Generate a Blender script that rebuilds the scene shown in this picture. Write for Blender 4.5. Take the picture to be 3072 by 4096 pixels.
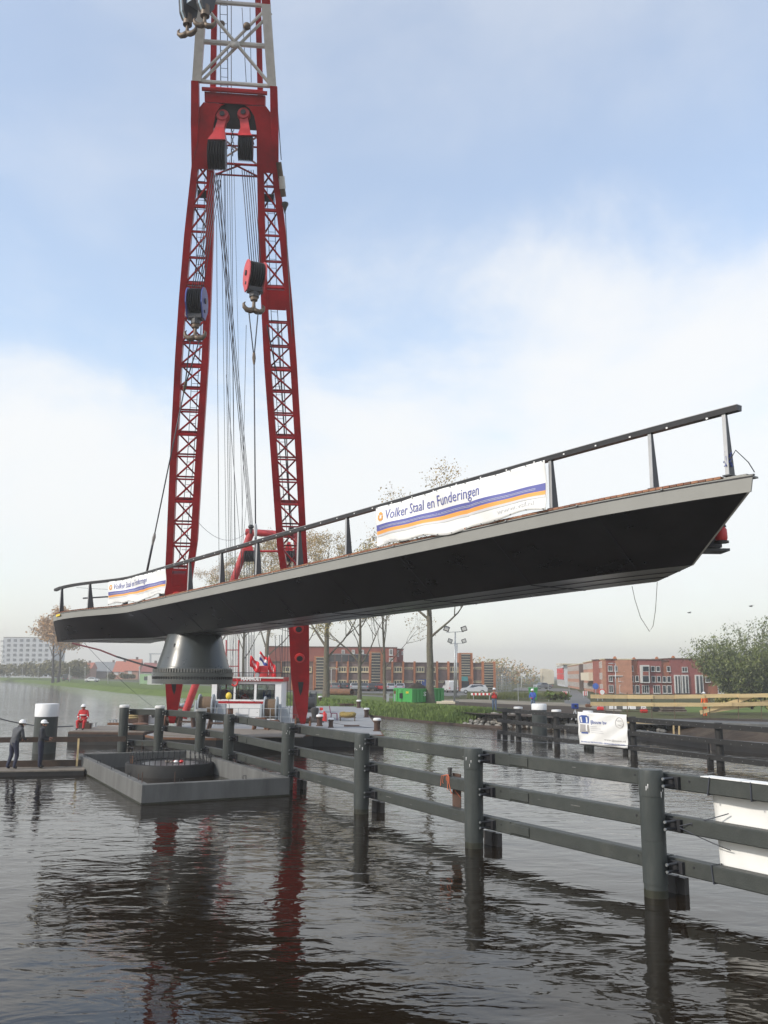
import bpy, bmesh, math, random
import numpy as np
from mathutils import Vector, Matrix, noise as mnoise
from mathutils.geometry import tessellate_polygon
random.seed(7)
R = math.radians
scene = bpy.context.scene
for o in list(bpy.data.objects): bpy.data.objects.remove(o)
COL = scene.collection

# ------------------------------------------------------------------ camera
FPX, CAMH, HOR, ROLL = 3500.0, 3.8, 2700.0, 0.009
PITCH = math.atan((HOR - 2048) / FPX)
fw = Vector((0, math.cos(PITCH), math.sin(PITCH)))
r0 = Vector((1, 0, 0)); u0 = r0.cross(fw)
rt = math.cos(ROLL) * r0 + math.sin(ROLL) * u0
up = -math.sin(ROLL) * r0 + math.cos(ROLL) * u0
CAM = Vector((0, 0, CAMH))
cd = bpy.data.cameras.new('camera'); cam = bpy.data.objects.new('camera', cd); COL.objects.link(cam)
cd.sensor_fit = 'VERTICAL'; cd.sensor_height = 36; cd.lens = 36 * FPX / 4096
cd.clip_start = 0.1; cd.clip_end = 9000
m = Matrix((rt, up, -fw)).transposed().to_4x4(); m.translation = CAM; cam.matrix_world = m
scene.camera = cam

# ------------------------------------------------------------------ sky, sun, exposure
SUN_AZ, SUN_EL = R(-120), R(32)      # azimuth measured from +Y (straight ahead) towards +X
world = bpy.data.worlds.new('World'); scene.world = world; world.use_nodes = True
nt = world.node_tree; nt.nodes.clear()
def N(t, typ, **kw):
    n = t.nodes.new(typ)
    for k, v in kw.items():
        if k in n.inputs: n.inputs[k].default_value = v
        else: setattr(n, k, v)
    return n
def L(t, a, b): t.links.new(a, b)
sky = N(nt, 'ShaderNodeTexSky', sky_type='NISHITA', sun_disc=False, sun_elevation=SUN_EL, sun_rotation=SUN_AZ,
        air_density=1.15, dust_density=0.7, ozone_density=1.2, altitude=0)
bgS = N(nt, 'ShaderNodeBackground', Strength=0.15); hs_ = N(nt, 'ShaderNodeHueSaturation', Saturation=1.05, Value=1.12); L(nt, sky.outputs[0], hs_.inputs['Color']); L(nt, hs_.outputs[0], bgS.inputs[0])
tc = N(nt, 'ShaderNodeTexCoord'); sep = N(nt, 'ShaderNodeSeparateXYZ'); L(nt, tc.outputs['Generated'], sep.inputs[0])
# thin cloud veil: amount of white over the blue by elevation, its edge torn by noise
mp = N(nt, 'ShaderNodeMapping'); mp.inputs['Scale'].default_value = (1.0, 1.0, 1.7); mp.inputs['Location'].default_value = (5.2, 3.1, 0.9)
L(nt, tc.outputs['Generated'], mp.inputs[0])
n1 = N(nt, 'ShaderNodeTexNoise', Scale=2.3, Detail=10.0, Roughness=0.58, Distortion=0.25); L(nt, mp.outputs[0], n1.inputs['Vector'])
nm = N(nt, 'ShaderNodeMath', operation='MULTIPLY_ADD'); L(nt, n1.outputs[0], nm.inputs[0]); nm.inputs[1].default_value = -0.75; nm.inputs[2].default_value = 0.375
za = N(nt, 'ShaderNodeMath', operation='ADD'); L(nt, sep.outputs[2], za.inputs[0]); L(nt, nm.outputs[0], za.inputs[1])
vr = N(nt, 'ShaderNodeValToRGB'); vr.color_ramp.interpolation = 'B_SPLINE'
els = [(0.0,0.62),(0.10,0.80),(0.22,0.94),(0.33,0.74),(0.42,0.28),(0.53,0.20),(0.70,0.42),(1.0,0.50)]
vr.color_ramp.elements[0].position = els[0][0]; vr.color_ramp.elements[1].position = els[-1][0]
for e_, (p_, v_) in zip((vr.color_ramp.elements[0], vr.color_ramp.elements[1]), (els[0], els[-1])): e_.color = (v_,v_,v_,1)
for p_, v_ in els[1:-1]:
    e_ = vr.color_ramp.elements.new(p_); e_.color = (v_,v_,v_,1)
L(nt, za.outputs[0], vr.inputs[0]); vf = vr
bgH = N(nt, 'ShaderNodeBackground', Strength=0.69); bgH.inputs[0].default_value = (1.0, 0.99, 0.965, 1)
mx = N(nt, 'ShaderNodeMixShader'); L(nt, vf.outputs[0], mx.inputs[0]); L(nt, bgS.outputs[0], mx.inputs[1]); L(nt, bgH.outputs[0], mx.inputs[2])
wo = N(nt, 'ShaderNodeOutputWorld'); L(nt, mx.outputs[0], wo.inputs[0])
sl = bpy.data.lights.new('sun', 'SUN'); sl.energy = 2.1; sl.angle = R(2.5); sl.color = (1.0, 0.93, 0.82)
sun = bpy.data.objects.new('sun', sl); COL.objects.link(sun)
sd = Vector((math.sin(SUN_AZ) * math.cos(SUN_EL), math.cos(SUN_AZ) * math.cos(SUN_EL), math.sin(SUN_EL)))
sun.rotation_euler = sd.to_track_quat('Z', 'Y').to_euler(); sun.location = sd * 200
scene.view_settings.view_transform = 'Standard'; scene.view_settings.look = 'None'
scene.view_settings.exposure = 0.62; scene.view_settings.gamma = 1.0
scene.cycles.max_bounces = 6; scene.cycles.volume_bounces = 0
scene.cycles.use_adaptive_sampling = True

# ------------------------------------------------------------------ helpers
def ray(x, y): return (fw + rt * ((x - 1536) / FPX) - up * ((y - 2048) / FPX)).normalized()
def S(x, y, z=0.0):                     # survey: sight line to a level at height z
    d = ray(x, y); return CAM + d * ((z - CAMH) / d.z)
def D(x, y, Y):                         # survey: sight line to a distance Y
    d = ray(x, y); return CAM + d * (Y / d.y)
V = Vector
class MB:
    def __init__(s): s.v = []; s.f = []; s.m = []; s.cm = 0
    def add(s, vs, fs):
        b = len(s.v); s.v += [tuple(x) for x in vs]
        for f in fs: s.f.append(tuple(b + i for i in f)); s.m.append(s.cm)
        return s
    def box(s, c, d, ax=None):          # centre, full dims, optional axes
        c = V(c); X, Y, Z = ax if ax else (V((1,0,0)), V((0,1,0)), V((0,0,1)))
        vs = [c + X*(i*d[0]/2) + Y*(j*d[1]/2) + Z*(k*d[2]/2) for k in (-1,1) for j in (-1,1) for i in (-1,1)]
        return s.add(vs, [(0,2,3,1),(4,5,7,6),(0,1,5,4),(2,6,7,3),(0,4,6,2),(1,3,7,5)])
    def bar(s, a, b, w, h=None, upv=(0,0,1)):
        a, b = V(a), V(b); h = h or w; z = (b-a); l = z.length; z.normalize()
        u_ = V(upv); x = z.cross(u_)
        if x.length < 1e-4: x = z.cross(V((0,1,0)))
        x.normalize(); y = x.cross(z)
        return s.box((a+b)/2, (w, h, l), (x, y, z))
    def tube(s, pts, r, n=8, cap=True):
        pts = [V(p) for p in pts]; k = len(pts)
        rs = r if hasattr(r, '__len__') else [r]*k
        prev = None; vs = []
        for i, p in enumerate(pts):
            t = (pts[min(i+1,k-1)] - pts[max(i-1,0)])
            if t.length < 1e-6: t = V((0,0,1))
            t.normalize()
            if prev is None:
                x = t.cross(V((0,0,1)))
                if x.length < 1e-3: x = t.cross(V((1,0,0)))
            else: x = prev - t*prev.dot(t)
            if x.length < 1e-6: x = t.orthogonal()
            x.normalize(); prev = x; y = t.cross(x)
            vs += [p + (x*math.cos(2*math.pi*j/n) + y*math.sin(2*math.pi*j/n))*rs[i] for j in range(n)]
        fs = [(i*n+j, i*n+(j+1)%n, (i+1)*n+(j+1)%n, (i+1)*n+j) for i in range(k-1) for j in range(n)]
        if cap: fs += [tuple(range(n-1,-1,-1)), tuple(range((k-1)*n, k*n))]
        return s.add(vs, fs)
    def cyl(s, a, b, r, n=16, r2=None): return s.tube([a, b], [r, r2 if r2 is not None else r], n)
    def lathe(s, o, prof, n=24, ax=None):   # prof: (radius, height)
        o = V(o); X, Y, Z = ax if ax else (V((1,0,0)), V((0,1,0)), V((0,0,1)))
        vs = []
        for r_, h_ in prof: vs += [o + (X*math.cos(2*math.pi*j/n) + Y*math.sin(2*math.pi*j/n))*r_ + Z*h_ for j in range(n)]
        k = len(prof)
        fs = [(i*n+j, i*n+(j+1)%n, (i+1)*n+(j+1)%n, (i+1)*n+j) for i in range(k-1) for j in range(n)]
        if prof[0][0] > 1e-4: fs.append(tuple(range(n-1,-1,-1)))
        if prof[-1][0] > 1e-4: fs.append(tuple(range((k-1)*n, k*n)))
        return s.add(vs, fs)
    def prism(s, pts, d):               # planar outline, extruded by vector d
        pts = [V(p) for p in pts]; d = V(d); n = len(pts)
        fs = [tuple(range(n)), tuple(range(2*n-1, n-1, -1))] + [(i, i+n, (i+1)%n+n, (i+1)%n) for i in range(n)]
        return s.add(pts + [p+d for p in pts], fs)
    def loft(s, secs, cap=True):        # list of equal rings
        n = len(secs[0]); k = len(secs); vs = [p for q in secs for p in q]
        fs = [(i*n+j, i*n+(j+1)%n, (i+1)*n+(j+1)%n, (i+1)*n+j) for i in range(k-1) for j in range(n)]
        if cap: fs += [tuple(range(n-1,-1,-1)), tuple(range((k-1)*n, k*n))]
        return s.add(vs, fs)
    def sphere(s, c, r, n=12, m_=8, sc=(1,1,1)):
        c = V(c); pr = [(math.sin(math.pi*i/m_), -math.cos(math.pi*i/m_)) for i in range(m_+1)]
        vs = []
        for a, h in pr: vs += [c + V((a*math.cos(2*math.pi*j/n)*r*sc[0], a*math.sin(2*math.pi*j/n)*r*sc[1], h*r*sc[2])) for j in range(n)]
        fs = [(i*n+j, i*n+(j+1)%n, (i+1)*n+(j+1)%n, (i+1)*n+j) for i in range(m_) for j in range(n)]
        return s.add(vs, fs)
    def build(s, name, mat, parent=None, smooth=False, kind=None, fix=True):
        me = bpy.data.meshes.new(name)
        org = root_loc(parent)
        me.from_pydata([(a-org.x, b-org.y, c-org.z) for a, b, c in s.v], [], s.f)
        mats = mat if isinstance(mat, (list, tuple)) else [mat]
        for q in mats: me.materials.append(MAT[q])
        if len(mats) > 1: me.polygons.foreach_set('material_index', s.m)
        if fix:
            bm = bmesh.new(); bm.from_mesh(me); bmesh.ops.recalc_face_normals(bm, faces=bm.faces); bm.to_mesh(me); bm.free()
        if smooth:
            me.polygons.foreach_set('use_smooth', [True]*len(me.polygons))
            if smooth != 'all': me.set_sharp_from_angle(angle=R(40))
        me.update()
        return put(name, me, parent, kind)
def root_loc(parent):
    p = parent
    if p is None: return V((0,0,0))
    while p.parent: p = p.parent
    return V(p.location)
def put(name, data, parent=None, kind=None):
    o = bpy.data.objects.new(name, data); COL.objects.link(o)
    if parent: o.parent = parent
    if kind: o['kind'] = kind
    return o
def tag(o, label, cat, group=None):
    o['label'] = label; o['category'] = cat
    if group: o['group'] = group
    return o
def thing(name, label, cat, loc=(0,0,0), group=None):
    o = bpy.data.objects.new(name, None); COL.objects.link(o); o.location = V(loc); o.empty_display_size = 0.2
    return tag(o, label, cat, group)
def copy_tree(o, parent=None):
    c = o.copy(); COL.objects.link(c); c.parent = parent
    for ch in o.children: copy_tree(ch, c)
    return c
def lerp(a, b, t): return a + (b-a)*t
def sag(a, b, d, n=14):
    a, b = V(a), V(b); return [a.lerp(b, i/n) - V((0,0,d*4*(i/n)*(1-i/n))) for i in range(n+1)]
def text_mesh(body, size, bold=0.0, extrude=0.002):
    c = bpy.data.curves.new('txt', 'FONT'); c.body = body; c.size = size; c.extrude = extrude; c.offset = bold; c.resolution_u = 2
    o = bpy.data.objects.new('txt', c); COL.objects.link(o)
    dg = bpy.context.evaluated_depsgraph_get()
    me = bpy.data.meshes.new_from_object(o.evaluated_get(dg)); bpy.data.objects.remove(o)
    v = np.array([q.co[:] for q in me.vertices]); fs = [tuple(p.vertices) for p in me.polygons]; bpy.data.meshes.remove(me)
    return v, fs
def lettering(body, size, fn, mat, parent, width=None, bold=0.0, name='lettering'):
    """flat letters carried onto a surface by fn(u, v) -> point"""
    v, fs = text_mesh(body, size, bold, 0)
    if width: v[:,0] *= width / max(v[:,0].max(), 1e-6)
    q = MB(); q.add([fn(a, b) for a, b, _ in v], fs)
    return q.build(name, mat, parent, fix=False)

# ------------------------------------------------------------------ materials
MAT = {}
def mat(name, col, rough=0.6, metal=0.0, var=0.12, vs=3.0, bump=0.0, bs=40.0, dirt=0.0, dcol=(0.08,0.06,0.04), ds=1.2, spec=0.5, coat=0.0, stretch=None):
    m_ = bpy.data.materials.new(name); m_.use_nodes = True; t = m_.node_tree; b = t.nodes['Principled BSDF']
    b.inputs['Roughness'].default_value = rough; b.inputs['Metallic'].default_value = metal; b.inputs['Specular IOR Level'].default_value = spec
    b.inputs['Coat Weight'].default_value = coat
    tcn = N(t, 'ShaderNodeTexCoord'); src = tcn.outputs['Object']
    if stretch:
        mpn = N(t, 'ShaderNodeMapping'); mpn.inputs['Scale'].default_value = stretch; L(t, src, mpn.inputs[0]); src = mpn.outputs[0]
    n_ = N(t, 'ShaderNodeTexNoise', Scale=vs, Detail=6.0, Roughness=0.6); L(t, src, n_.inputs['Vector'])
    rmp = N(t, 'ShaderNodeMapRange'); rmp.inputs[1].default_value = 0.3; rmp.inputs[2].default_value = 0.7
    rmp.inputs[3].default_value = 1-var; rmp.inputs[4].default_value = 1+var; L(t, n_.outputs[0], rmp.inputs[0])
    mul = N(t, 'ShaderNodeMix', data_type='RGBA', blend_type='MULTIPLY'); mul.inputs[0].default_value = 1
    mul.inputs[6].default_value = (*col, 1); L(t, rmp.outputs[0], mul.inputs[7])
    out = mul.outputs[2]
    if dirt:
        nd = N(t, 'ShaderNodeTexNoise', Scale=ds, Detail=8.0, Roughness=0.65); L(t, src, nd.inputs['Vector'])
        rd = N(t, 'ShaderNodeMapRange'); rd.inputs[1].default_value = 0.48; rd.inputs[2].default_value = 0.72; rd.inputs[4].default_value = dirt; L(t, nd.outputs[0], rd.inputs[0])
        mxd = N(t, 'ShaderNodeMix', data_type='RGBA'); L(t, rd.outputs[0], mxd.inputs[0]); L(t, out, mxd.inputs[6]); mxd.inputs[7].default_value = (*dcol, 1); out = mxd.outputs[2]
    L(t, out, b.inputs['Base Color'])
    nr = N(t, 'ShaderNodeMapRange'); nr.inputs[3].default_value = max(0.02, rough-0.1); nr.inputs[4].default_value = min(1, rough+0.1); L(t, n_.outputs[0], nr.inputs[0]); L(t, nr.outputs[0], b.inputs['Roughness'])
    if bump:
        nb_ = N(t, 'ShaderNodeTexNoise', Scale=bs, Detail=5.0); L(t, src, nb_.inputs['Vector'])
        bp = N(t, 'ShaderNodeBump', Strength=bump, Distance=0.02); L(t, nb_.outputs[0], bp.inputs['Height']); L(t, bp.outputs[0], b.inputs['Normal'])
    MAT[name] = m_; return m_
mat('red', (0.40,0.011,0.016), 0.40, var=0.22, vs=1.2, bump=0.08, bs=20, dirt=0.55, dcol=(0.13,0.008,0.010), ds=0.9, spec=0.35)
mat('red_mid', (0.44,0.035,0.04), 0.42, var=0.2, dirt=0.4, dcol=(0.2,0.02,0.02), ds=2)
mat('red_bright', (0.62,0.04,0.04), 0.4, var=0.1)
mat('crane_white', (0.60,0.58,0.55), 0.45, var=0.1, dirt=0.4, dcol=(0.35,0.32,0.28))
mat('black_steel', (0.025,0.025,0.028), 0.45, var=0.3)
mat('rope', (0.05,0.055,0.07), 0.5, var=0.2, vs=20)
mat('hook_blue', (0.05,0.08,0.30), 0.4, dirt=0.3)
mat('hook_palegrey', (0.32,0.42,0.50), 0.45, dirt=0.6, dcol=(0.12,0.12,0.12), ds=3)
mat('hook_pink', (0.62,0.10,0.11), 0.45, dirt=0.3, dcol=(0.3,0.08,0.06))
mat('hook_steel', (0.13,0.095,0.065), 0.5, metal=0.3, var=0.3, vs=6)
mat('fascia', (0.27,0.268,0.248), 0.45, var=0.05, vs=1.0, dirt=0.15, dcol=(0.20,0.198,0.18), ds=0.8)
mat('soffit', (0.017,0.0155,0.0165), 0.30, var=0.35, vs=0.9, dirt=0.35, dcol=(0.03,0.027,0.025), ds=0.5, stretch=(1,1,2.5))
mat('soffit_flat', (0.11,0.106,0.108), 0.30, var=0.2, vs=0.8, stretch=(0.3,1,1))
mat('rail_dark', (0.028,0.028,0.032), 0.4, var=0.1)
mat('post_grey', (0.045,0.048,0.055), 0.42, var=0.1)
mat('post_edge', (0.42,0.42,0.42), 0.4, metal=0.4, var=0.1)
mat('plank_a', (0.24,0.10,0.055), 0.7, var=0.25, vs=8); mat('plank_b', (0.30,0.14,0.075), 0.7, var=0.25, vs=8); mat('plank_c', (0.17,0.075,0.045), 0.7, var=0.25, vs=8)
mat('cone_grey', (0.062,0.070,0.070), 0.30, var=0.06, vs=1.0, dirt=0.2, dcol=(0.042,0.047,0.045), ds=1.5, coat=0.15)
mat('ring_grey', (0.19,0.19,0.18), 0.4, metal=0.3, var=0.2, vs=8)
mat('banner', (0.80,0.80,0.78), 0.55, var=0.03, vs=2)
mat('ink_blue', (0.11,0.12,0.36), 0.55, var=0.03); mat('ink_orange', (0.80,0.36,0.08), 0.55, var=0.03); mat('ink_grey', (0.46,0.46,0.47), 0.55, var=0.03)
mat('ink_palegrey', (0.62,0.62,0.63), 0.55, var=0.03); mat('ink_logo_blue', (0.06,0.13,0.45), 0.55, var=0.03); mat('white', (0.80,0.80,0.79), 0.5, var=0.04)
mat('fender_grey', (0.050,0.055,0.051), 0.5, var=0.12, vs=2.5, bump=0.3, bs=35, dirt=0.75, dcol=(0.075,0.078,0.070), ds=2.2, spec=0.25)
mat('fender_pile', (0.050,0.057,0.055), 0.42, var=0.10, vs=2.0, bump=0.2, bs=30, dirt=0.8, dcol=(0.075,0.080,0.074), ds=3.0, spec=0.3, stretch=(2.5,2.5,0.4))
mat('cap_white', (0.78,0.78,0.78), 0.5, var=0.05, dirt=0.2, dcol=(0.5,0.48,0.44), ds=3)
mat('concrete', (0.135,0.136,0.132), 0.8, var=0.2, vs=1.6, bump=0.3, bs=25, dirt=0.6, dcol=(0.075,0.075,0.072), ds=0.6, stretch=(1.6,1.6,0.35), spec=0.25)
mat('concrete_wet', (0.05,0.05,0.049), 0.5, var=0.2, vs=1.4, bump=0.2, bs=25, dirt=0.4, dcol=(0.028,0.028,0.027), ds=0.9)
mat('pile_steel', (0.05,0.046,0.045), 0.5, var=0.25, vs=2, dirt=0.3, dcol=(0.09,0.07,0.055))
mat('dark_timber', (0.018,0.0175,0.017), 0.7, var=0.35, vs=4, bump=0.3, bs=30, stretch=(1,1,1))
mat('brown_timber', (0.06,0.04,0.03), 0.75, var=0.3, vs=4, bump=0.3, bs=30)
mat('weathered_wood', (0.20,0.175,0.145), 0.8, var=0.25, vs=4, bump=0.3)
mat('new_wood', (0.66,0.50,0.26), 0.7, var=0.12, vs=2.5, stretch=(0.4,0.4,3))
mat('new_wood_b', (0.54,0.41,0.22), 0.7, var=0.15, vs=2.5)
mat('rust', (0.16,0.075,0.04), 0.8, var=0.35, vs=3, dirt=0.5, dcol=(0.07,0.04,0.03))
mat('rust_dark', (0.075,0.042,0.03), 0.8, var=0.35, vs=3)
mat('deck_wood', (0.19,0.165,0.135), 0.8, var=0.2, vs=1.5, dirt=0.5, dcol=(0.17,0.145,0.12), ds=0.6)
mat('deck_grey', (0.27,0.275,0.28), 0.75, var=0.15, vs=0.8, dirt=0.4, dcol=(0.18,0.18,0.18), ds=0.5)
mat('hull_black', (0.012,0.012,0.013), 0.5, var=0.3, vs=0.8, dirt=0.25, dcol=(0.07,0.05,0.04))
mat('glass', (0.02,0.025,0.03), 0.06, var=0.1, spec=0.9)
mat('grey_paint', (0.34,0.38,0.41), 0.5, var=0.12, dirt=0.3, dcol=(0.15,0.14,0.13), ds=3)
mat('yellow', (0.75,0.55,0.05), 0.5, var=0.1)
mat('bolt', (0.30,0.31,0.31), 0.35, metal=0.8, var=0.1)
mat('galv', (0.42,0.44,0.45), 0.45, metal=0.5, var=0.1)
# thin clear panes for windows one looks into
def glass_clear(name, tint=(0.75,0.85,0.85), a=0.75):
    m_ = bpy.data.materials.new(name); m_.use_nodes = True; t = m_.node_tree; t.nodes.clear()
    o = N(t, 'ShaderNodeOutputMaterial'); g = N(t, 'ShaderNodeBsdfGlossy', Roughness=0.03); tr = N(t, 'ShaderNodeBsdfTransparent'); tr.inputs[0].default_value = (*tint, 1)
    fr = N(t, 'ShaderNodeFresnel', IOR=1.5); mxx = N(t, 'ShaderNodeMixShader'); L(t, fr.outputs[0], mxx.inputs[0]); L(t, tr.outputs[0], mxx.inputs[1]); L(t, g.outputs[0], mxx.inputs[2]); L(t, mxx.outputs[0], o.inputs[0])
    MAT[name] = m_
glass_clear('pane')

# ================================================================== water
def water_mat():
    m_ = bpy.data.materials.new('water'); m_.use_nodes = True; t = m_.node_tree; b = t.nodes['Principled BSDF']
    b.inputs['Base Color'].default_value = (0.0125,0.0082,0.0042,1); b.inputs['Roughness'].default_value = 0.035; b.inputs['IOR'].default_value = 1.333
    g = N(t, 'ShaderNodeNewGeometry')
    def layer(scale, st, det, dist, loc=(0,0,0), rot=0):
        mp_ = N(t, 'ShaderNodeMapping'); mp_.inputs['Scale'].default_value = st; mp_.inputs['Location'].default_value = loc; mp_.inputs['Rotation'].default_value = (0,0,rot)
        L(t, g.outputs['Position'], mp_.inputs[0])
        n_ = N(t, 'ShaderNodeTexNoise', Scale=scale, Detail=det, Roughness=0.5, Distortion=dist); L(t, mp_.outputs[0], n_.inputs['Vector']); return n_.outputs[0]
    def mul(a, k):
        q = N(t, 'ShaderNodeMath', operation='MULTIPLY'); L(t, a, q.inputs[0])
        if isinstance(k, float): q.inputs[1].default_value = k
        else: L(t, k, q.inputs[1])
        return q.outputs[0]
    def add(a, b_):
        q = N(t, 'ShaderNodeMath', operation='ADD'); L(t, a, q.inputs[0]); L(t, b_, q.inputs[1]); return q.outputs[0]
    big = layer(0.55, (0.8,1.3,1), 2.0, 0.6, rot=0.25)
    mid = layer(1.5, (0.75,1.35,1), 2.5, 0.8, (3,1,0), -0.2)
    sml = layer(5.5, (0.8,1.3,1), 2.0, 0.4, (7,2,0), 0.1)
    patch = layer(0.06, (1,1.5,1), 2.0, 0.5, (2,5,0))
    pr = N(t, 'ShaderNodeMapRange'); pr.inputs[1].default_value = 0.42; pr.inputs[2].default_value = 0.60; pr.inputs[3].default_value = 0.25; pr.inputs[4].default_value = 1.0; L(t, patch, pr.inputs[0])
    # more ruffled out on the open canal, smoother in the lee of the fenders
    sy = N(t, 'ShaderNodeSeparateXYZ'); L(t, g.outputs['Position'], sy.inputs[0])
    fr = N(t, 'ShaderNodeMapRange'); fr.inputs[1].default_value = 20; fr.inputs[2].default_value = 80; fr.inputs[3].default_value = 0.75; fr.inputs[4].default_value = 4.5; L(t, sy.outputs[1], fr.inputs[0])
    h = add(mul(big, 0.026), mul(mul(mid, 0.0200), fr.outputs[0]))
    h = add(h, mul(mul(mul(sml, 0.0046), pr.outputs[0]), fr.outputs[0]))
    bp = N(t, 'ShaderNodeBump', Strength=1.0, Distance=1.0); L(t, h, bp.inputs['Height']); L(t, bp.outputs[0], b.inputs['Normal'])
    MAT['water'] = m_
water_mat()
q = MB(); q.add([(-3000,-150,0),(3000,-150,0),(3000,5000,0),(-3000,5000,0)], [(0,1,2,3)])
q.build('water', 'water', kind='structure', fix=False)

# ================================================================== swing bridge span
BP0 = V((-7.531,33.3955,6.8956)); BT = V((1.5943,-2.0727,0.07558))/2.616
BT2 = V((BT.x,BT.y,0)).normalized(); BN = V((-BT2.y,BT2.x,0))
def camber(s):
    c = 0.0
    if s > 17.5: c -= (s-17.5)**2*0.0048
    if s < -8: c -= (s+8)**2*0.009
    return c
def flare(s):
    q_ = min(1, max(0, (-5.5-s)/5.6)); return q_*q_*(3-2*q_)
def Bp(s, p, z): return BP0 + BT*s + BN*p + V((0,0,z+camber(s)))
SL, WD = -11.1, 4.65
bridge = thing('swing_bridge_span', 'long grey swing bridge span with dark soffit hanging from the red crane', 'bridge', Bp(0,2,-1))
stations = [-11.1,-10.5,-10,-9.5,-9,-8.5,-8,-7.5,-7,-6.5,-6,-5.5,-3,0,4,8,12,16,17.5,18.6]
def line(p_fn, z_fn, s_end): return [Bp(s, p_fn(s), z_fn(s)) for s in stations] + [Bp(lerp(18.6, s_end, k/4), p_fn(s_end), z_fn(s_end)) for k in (1,2,3,4)]
p0 = lambda s: -1.5*flare(s)
l_ft = line(p0, lambda s: -0.055, 23.07); l_fb = line(lambda s: p0(s)+0.02, lambda s: -0.36, 23.0)
l_sb = line(lambda s: p0(s)+0.035, lambda s: -0.375, 22.97)
l_nb = line(lambda s: 1.3-2.5*flare(s), lambda s: -1.4+0.10*flare(s), 20.96)
l_xb = line(lambda s: 3.35, lambda s: -1.4+0.16*flare(s), 18.63)
l_bs = line(lambda s: WD-0.035, lambda s: -0.375, 18.2); l_bb = line(lambda s: WD-0.02, lambda s: -0.36, 18.15); l_bt = line(lambda s: WD, lambda s: -0.055, 18.1)
def strip(name, a, b, mt, sm=False):
    q = MB(); n = len(a); q.add(a+b, [(i, i+1, n+i+1, n+i) for i in range(n-1)]); return q.build(name, mt, bridge, smooth='all' if sm else False, fix=False)
def slab(name, a, b, d, mt):            # plate of thickness vector d
    q = MB(); n = len(a); d = V(d); vs = a+b+[x+d for x in a]+[x+d for x in b]; fs = []
    for i in range(n-1):
        fs += [(i,i+1,n+i+1,n+i), (2*n+i,3*n+i,3*n+i+1,2*n+i+1), (i,2*n+i,2*n+i+1,i+1), (n+i,n+i+1,3*n+i+1,3*n+i)]
    fs += [(0,n,3*n,2*n), (n-1,3*n-1,4*n-1,2*n-1)]
    q.add(vs, fs); return q.build(name, mt, bridge, smooth=True)
fa = slab('fascia', l_ft, l_fb, BN*0.03, 'fascia')
slab('far_fascia', l_bt, l_bb, -BN*0.03, 'fascia')
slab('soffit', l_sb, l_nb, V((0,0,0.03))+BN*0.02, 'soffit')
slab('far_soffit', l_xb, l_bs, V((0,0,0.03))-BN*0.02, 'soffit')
bf = slab('bottom_plate', l_nb, l_xb, (0,0,0.04), 'soffit_flat')  # light caught by the flat underside put into a paler soffit colour
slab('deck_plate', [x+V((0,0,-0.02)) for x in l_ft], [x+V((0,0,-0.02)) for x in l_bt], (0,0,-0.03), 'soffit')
for k in (0.33, 0.66):                   # welded plate seams on the flat underside
    q = MB(); q.tube([a.lerp(b, k)-V((0,0,0.006)) for a, b in zip(l_nb, l_xb)], 0.006, 4); q.build('weld_seam', 'soffit', bf)
for s in (-6,-1,3.5,8,12.5,16.5):
    q = MB(); q.bar(Bp(s,1.32,-1.408), Bp(s,3.33,-1.408), 0.02, 0.014); q.build('weld_seam', 'soffit', bf)
for s in (-4.5,-1.0,2.5,6.0,9.5,13.0,16.5,19.6):   # butt welds across the sloping side plates
    q = MB(); q.bar(Bp(s,0.06,-0.395)-BN*0.004, Bp(s,1.28,-1.39)-BN*0.004-V((0,0,.004)), 0.022, 0.012, upv=BN); q.build('weld_seam', 'rail_dark', bridge)
for end, nm in ((0,'end_plate'), (-1,'end_plate')):
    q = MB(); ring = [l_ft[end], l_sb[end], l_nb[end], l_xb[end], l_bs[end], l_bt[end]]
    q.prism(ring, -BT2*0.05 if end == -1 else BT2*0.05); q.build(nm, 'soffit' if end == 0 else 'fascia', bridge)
# tip plate and the fittings under the right end
q = MB(); q.box(Bp(22.7,0.25,-0.035), (0.45,0.4,0.03), (BT2,BN,V((0,0,1)))); q.build('tip_plate', 'fascia', bridge)
LPt = D(2884,2136,17.0); BPt = D(2846,2190,17.4)
q = MB(); q.box(BPt+V((-.05,.1,.10)), (0.45,0.4,0.22)); q.box(BPt+V((0,.1,-.06)), (0.62,0.5,0.05)); brk = q.build('lamp_bracket', 'post_grey', bridge)
q = MB(); q.lathe(LPt-V((0,0,.14)), [(0.0,0),(0.10,0.0),(0.12,0.05),(0.115,0.22),(0.08,0.28),(0,0.30)], 14); q.build('red_lamp', 'red_bright', bridge, smooth=True)
q = MB(); q.lathe(LPt-V((0,0,.18)), [(0.0,0),(0.14,0),(0.14,0.04),(0,0.04)], 14); q.build('lamp_base', 'black_steel', bridge)
q = MB(); q.lathe(LPt+V((0,0,.14)), [(0,0),(0.11,0),(0.09,0.05),(0,0.06)], 14); q.build('lamp_lid', 'black_steel', bridge)
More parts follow.
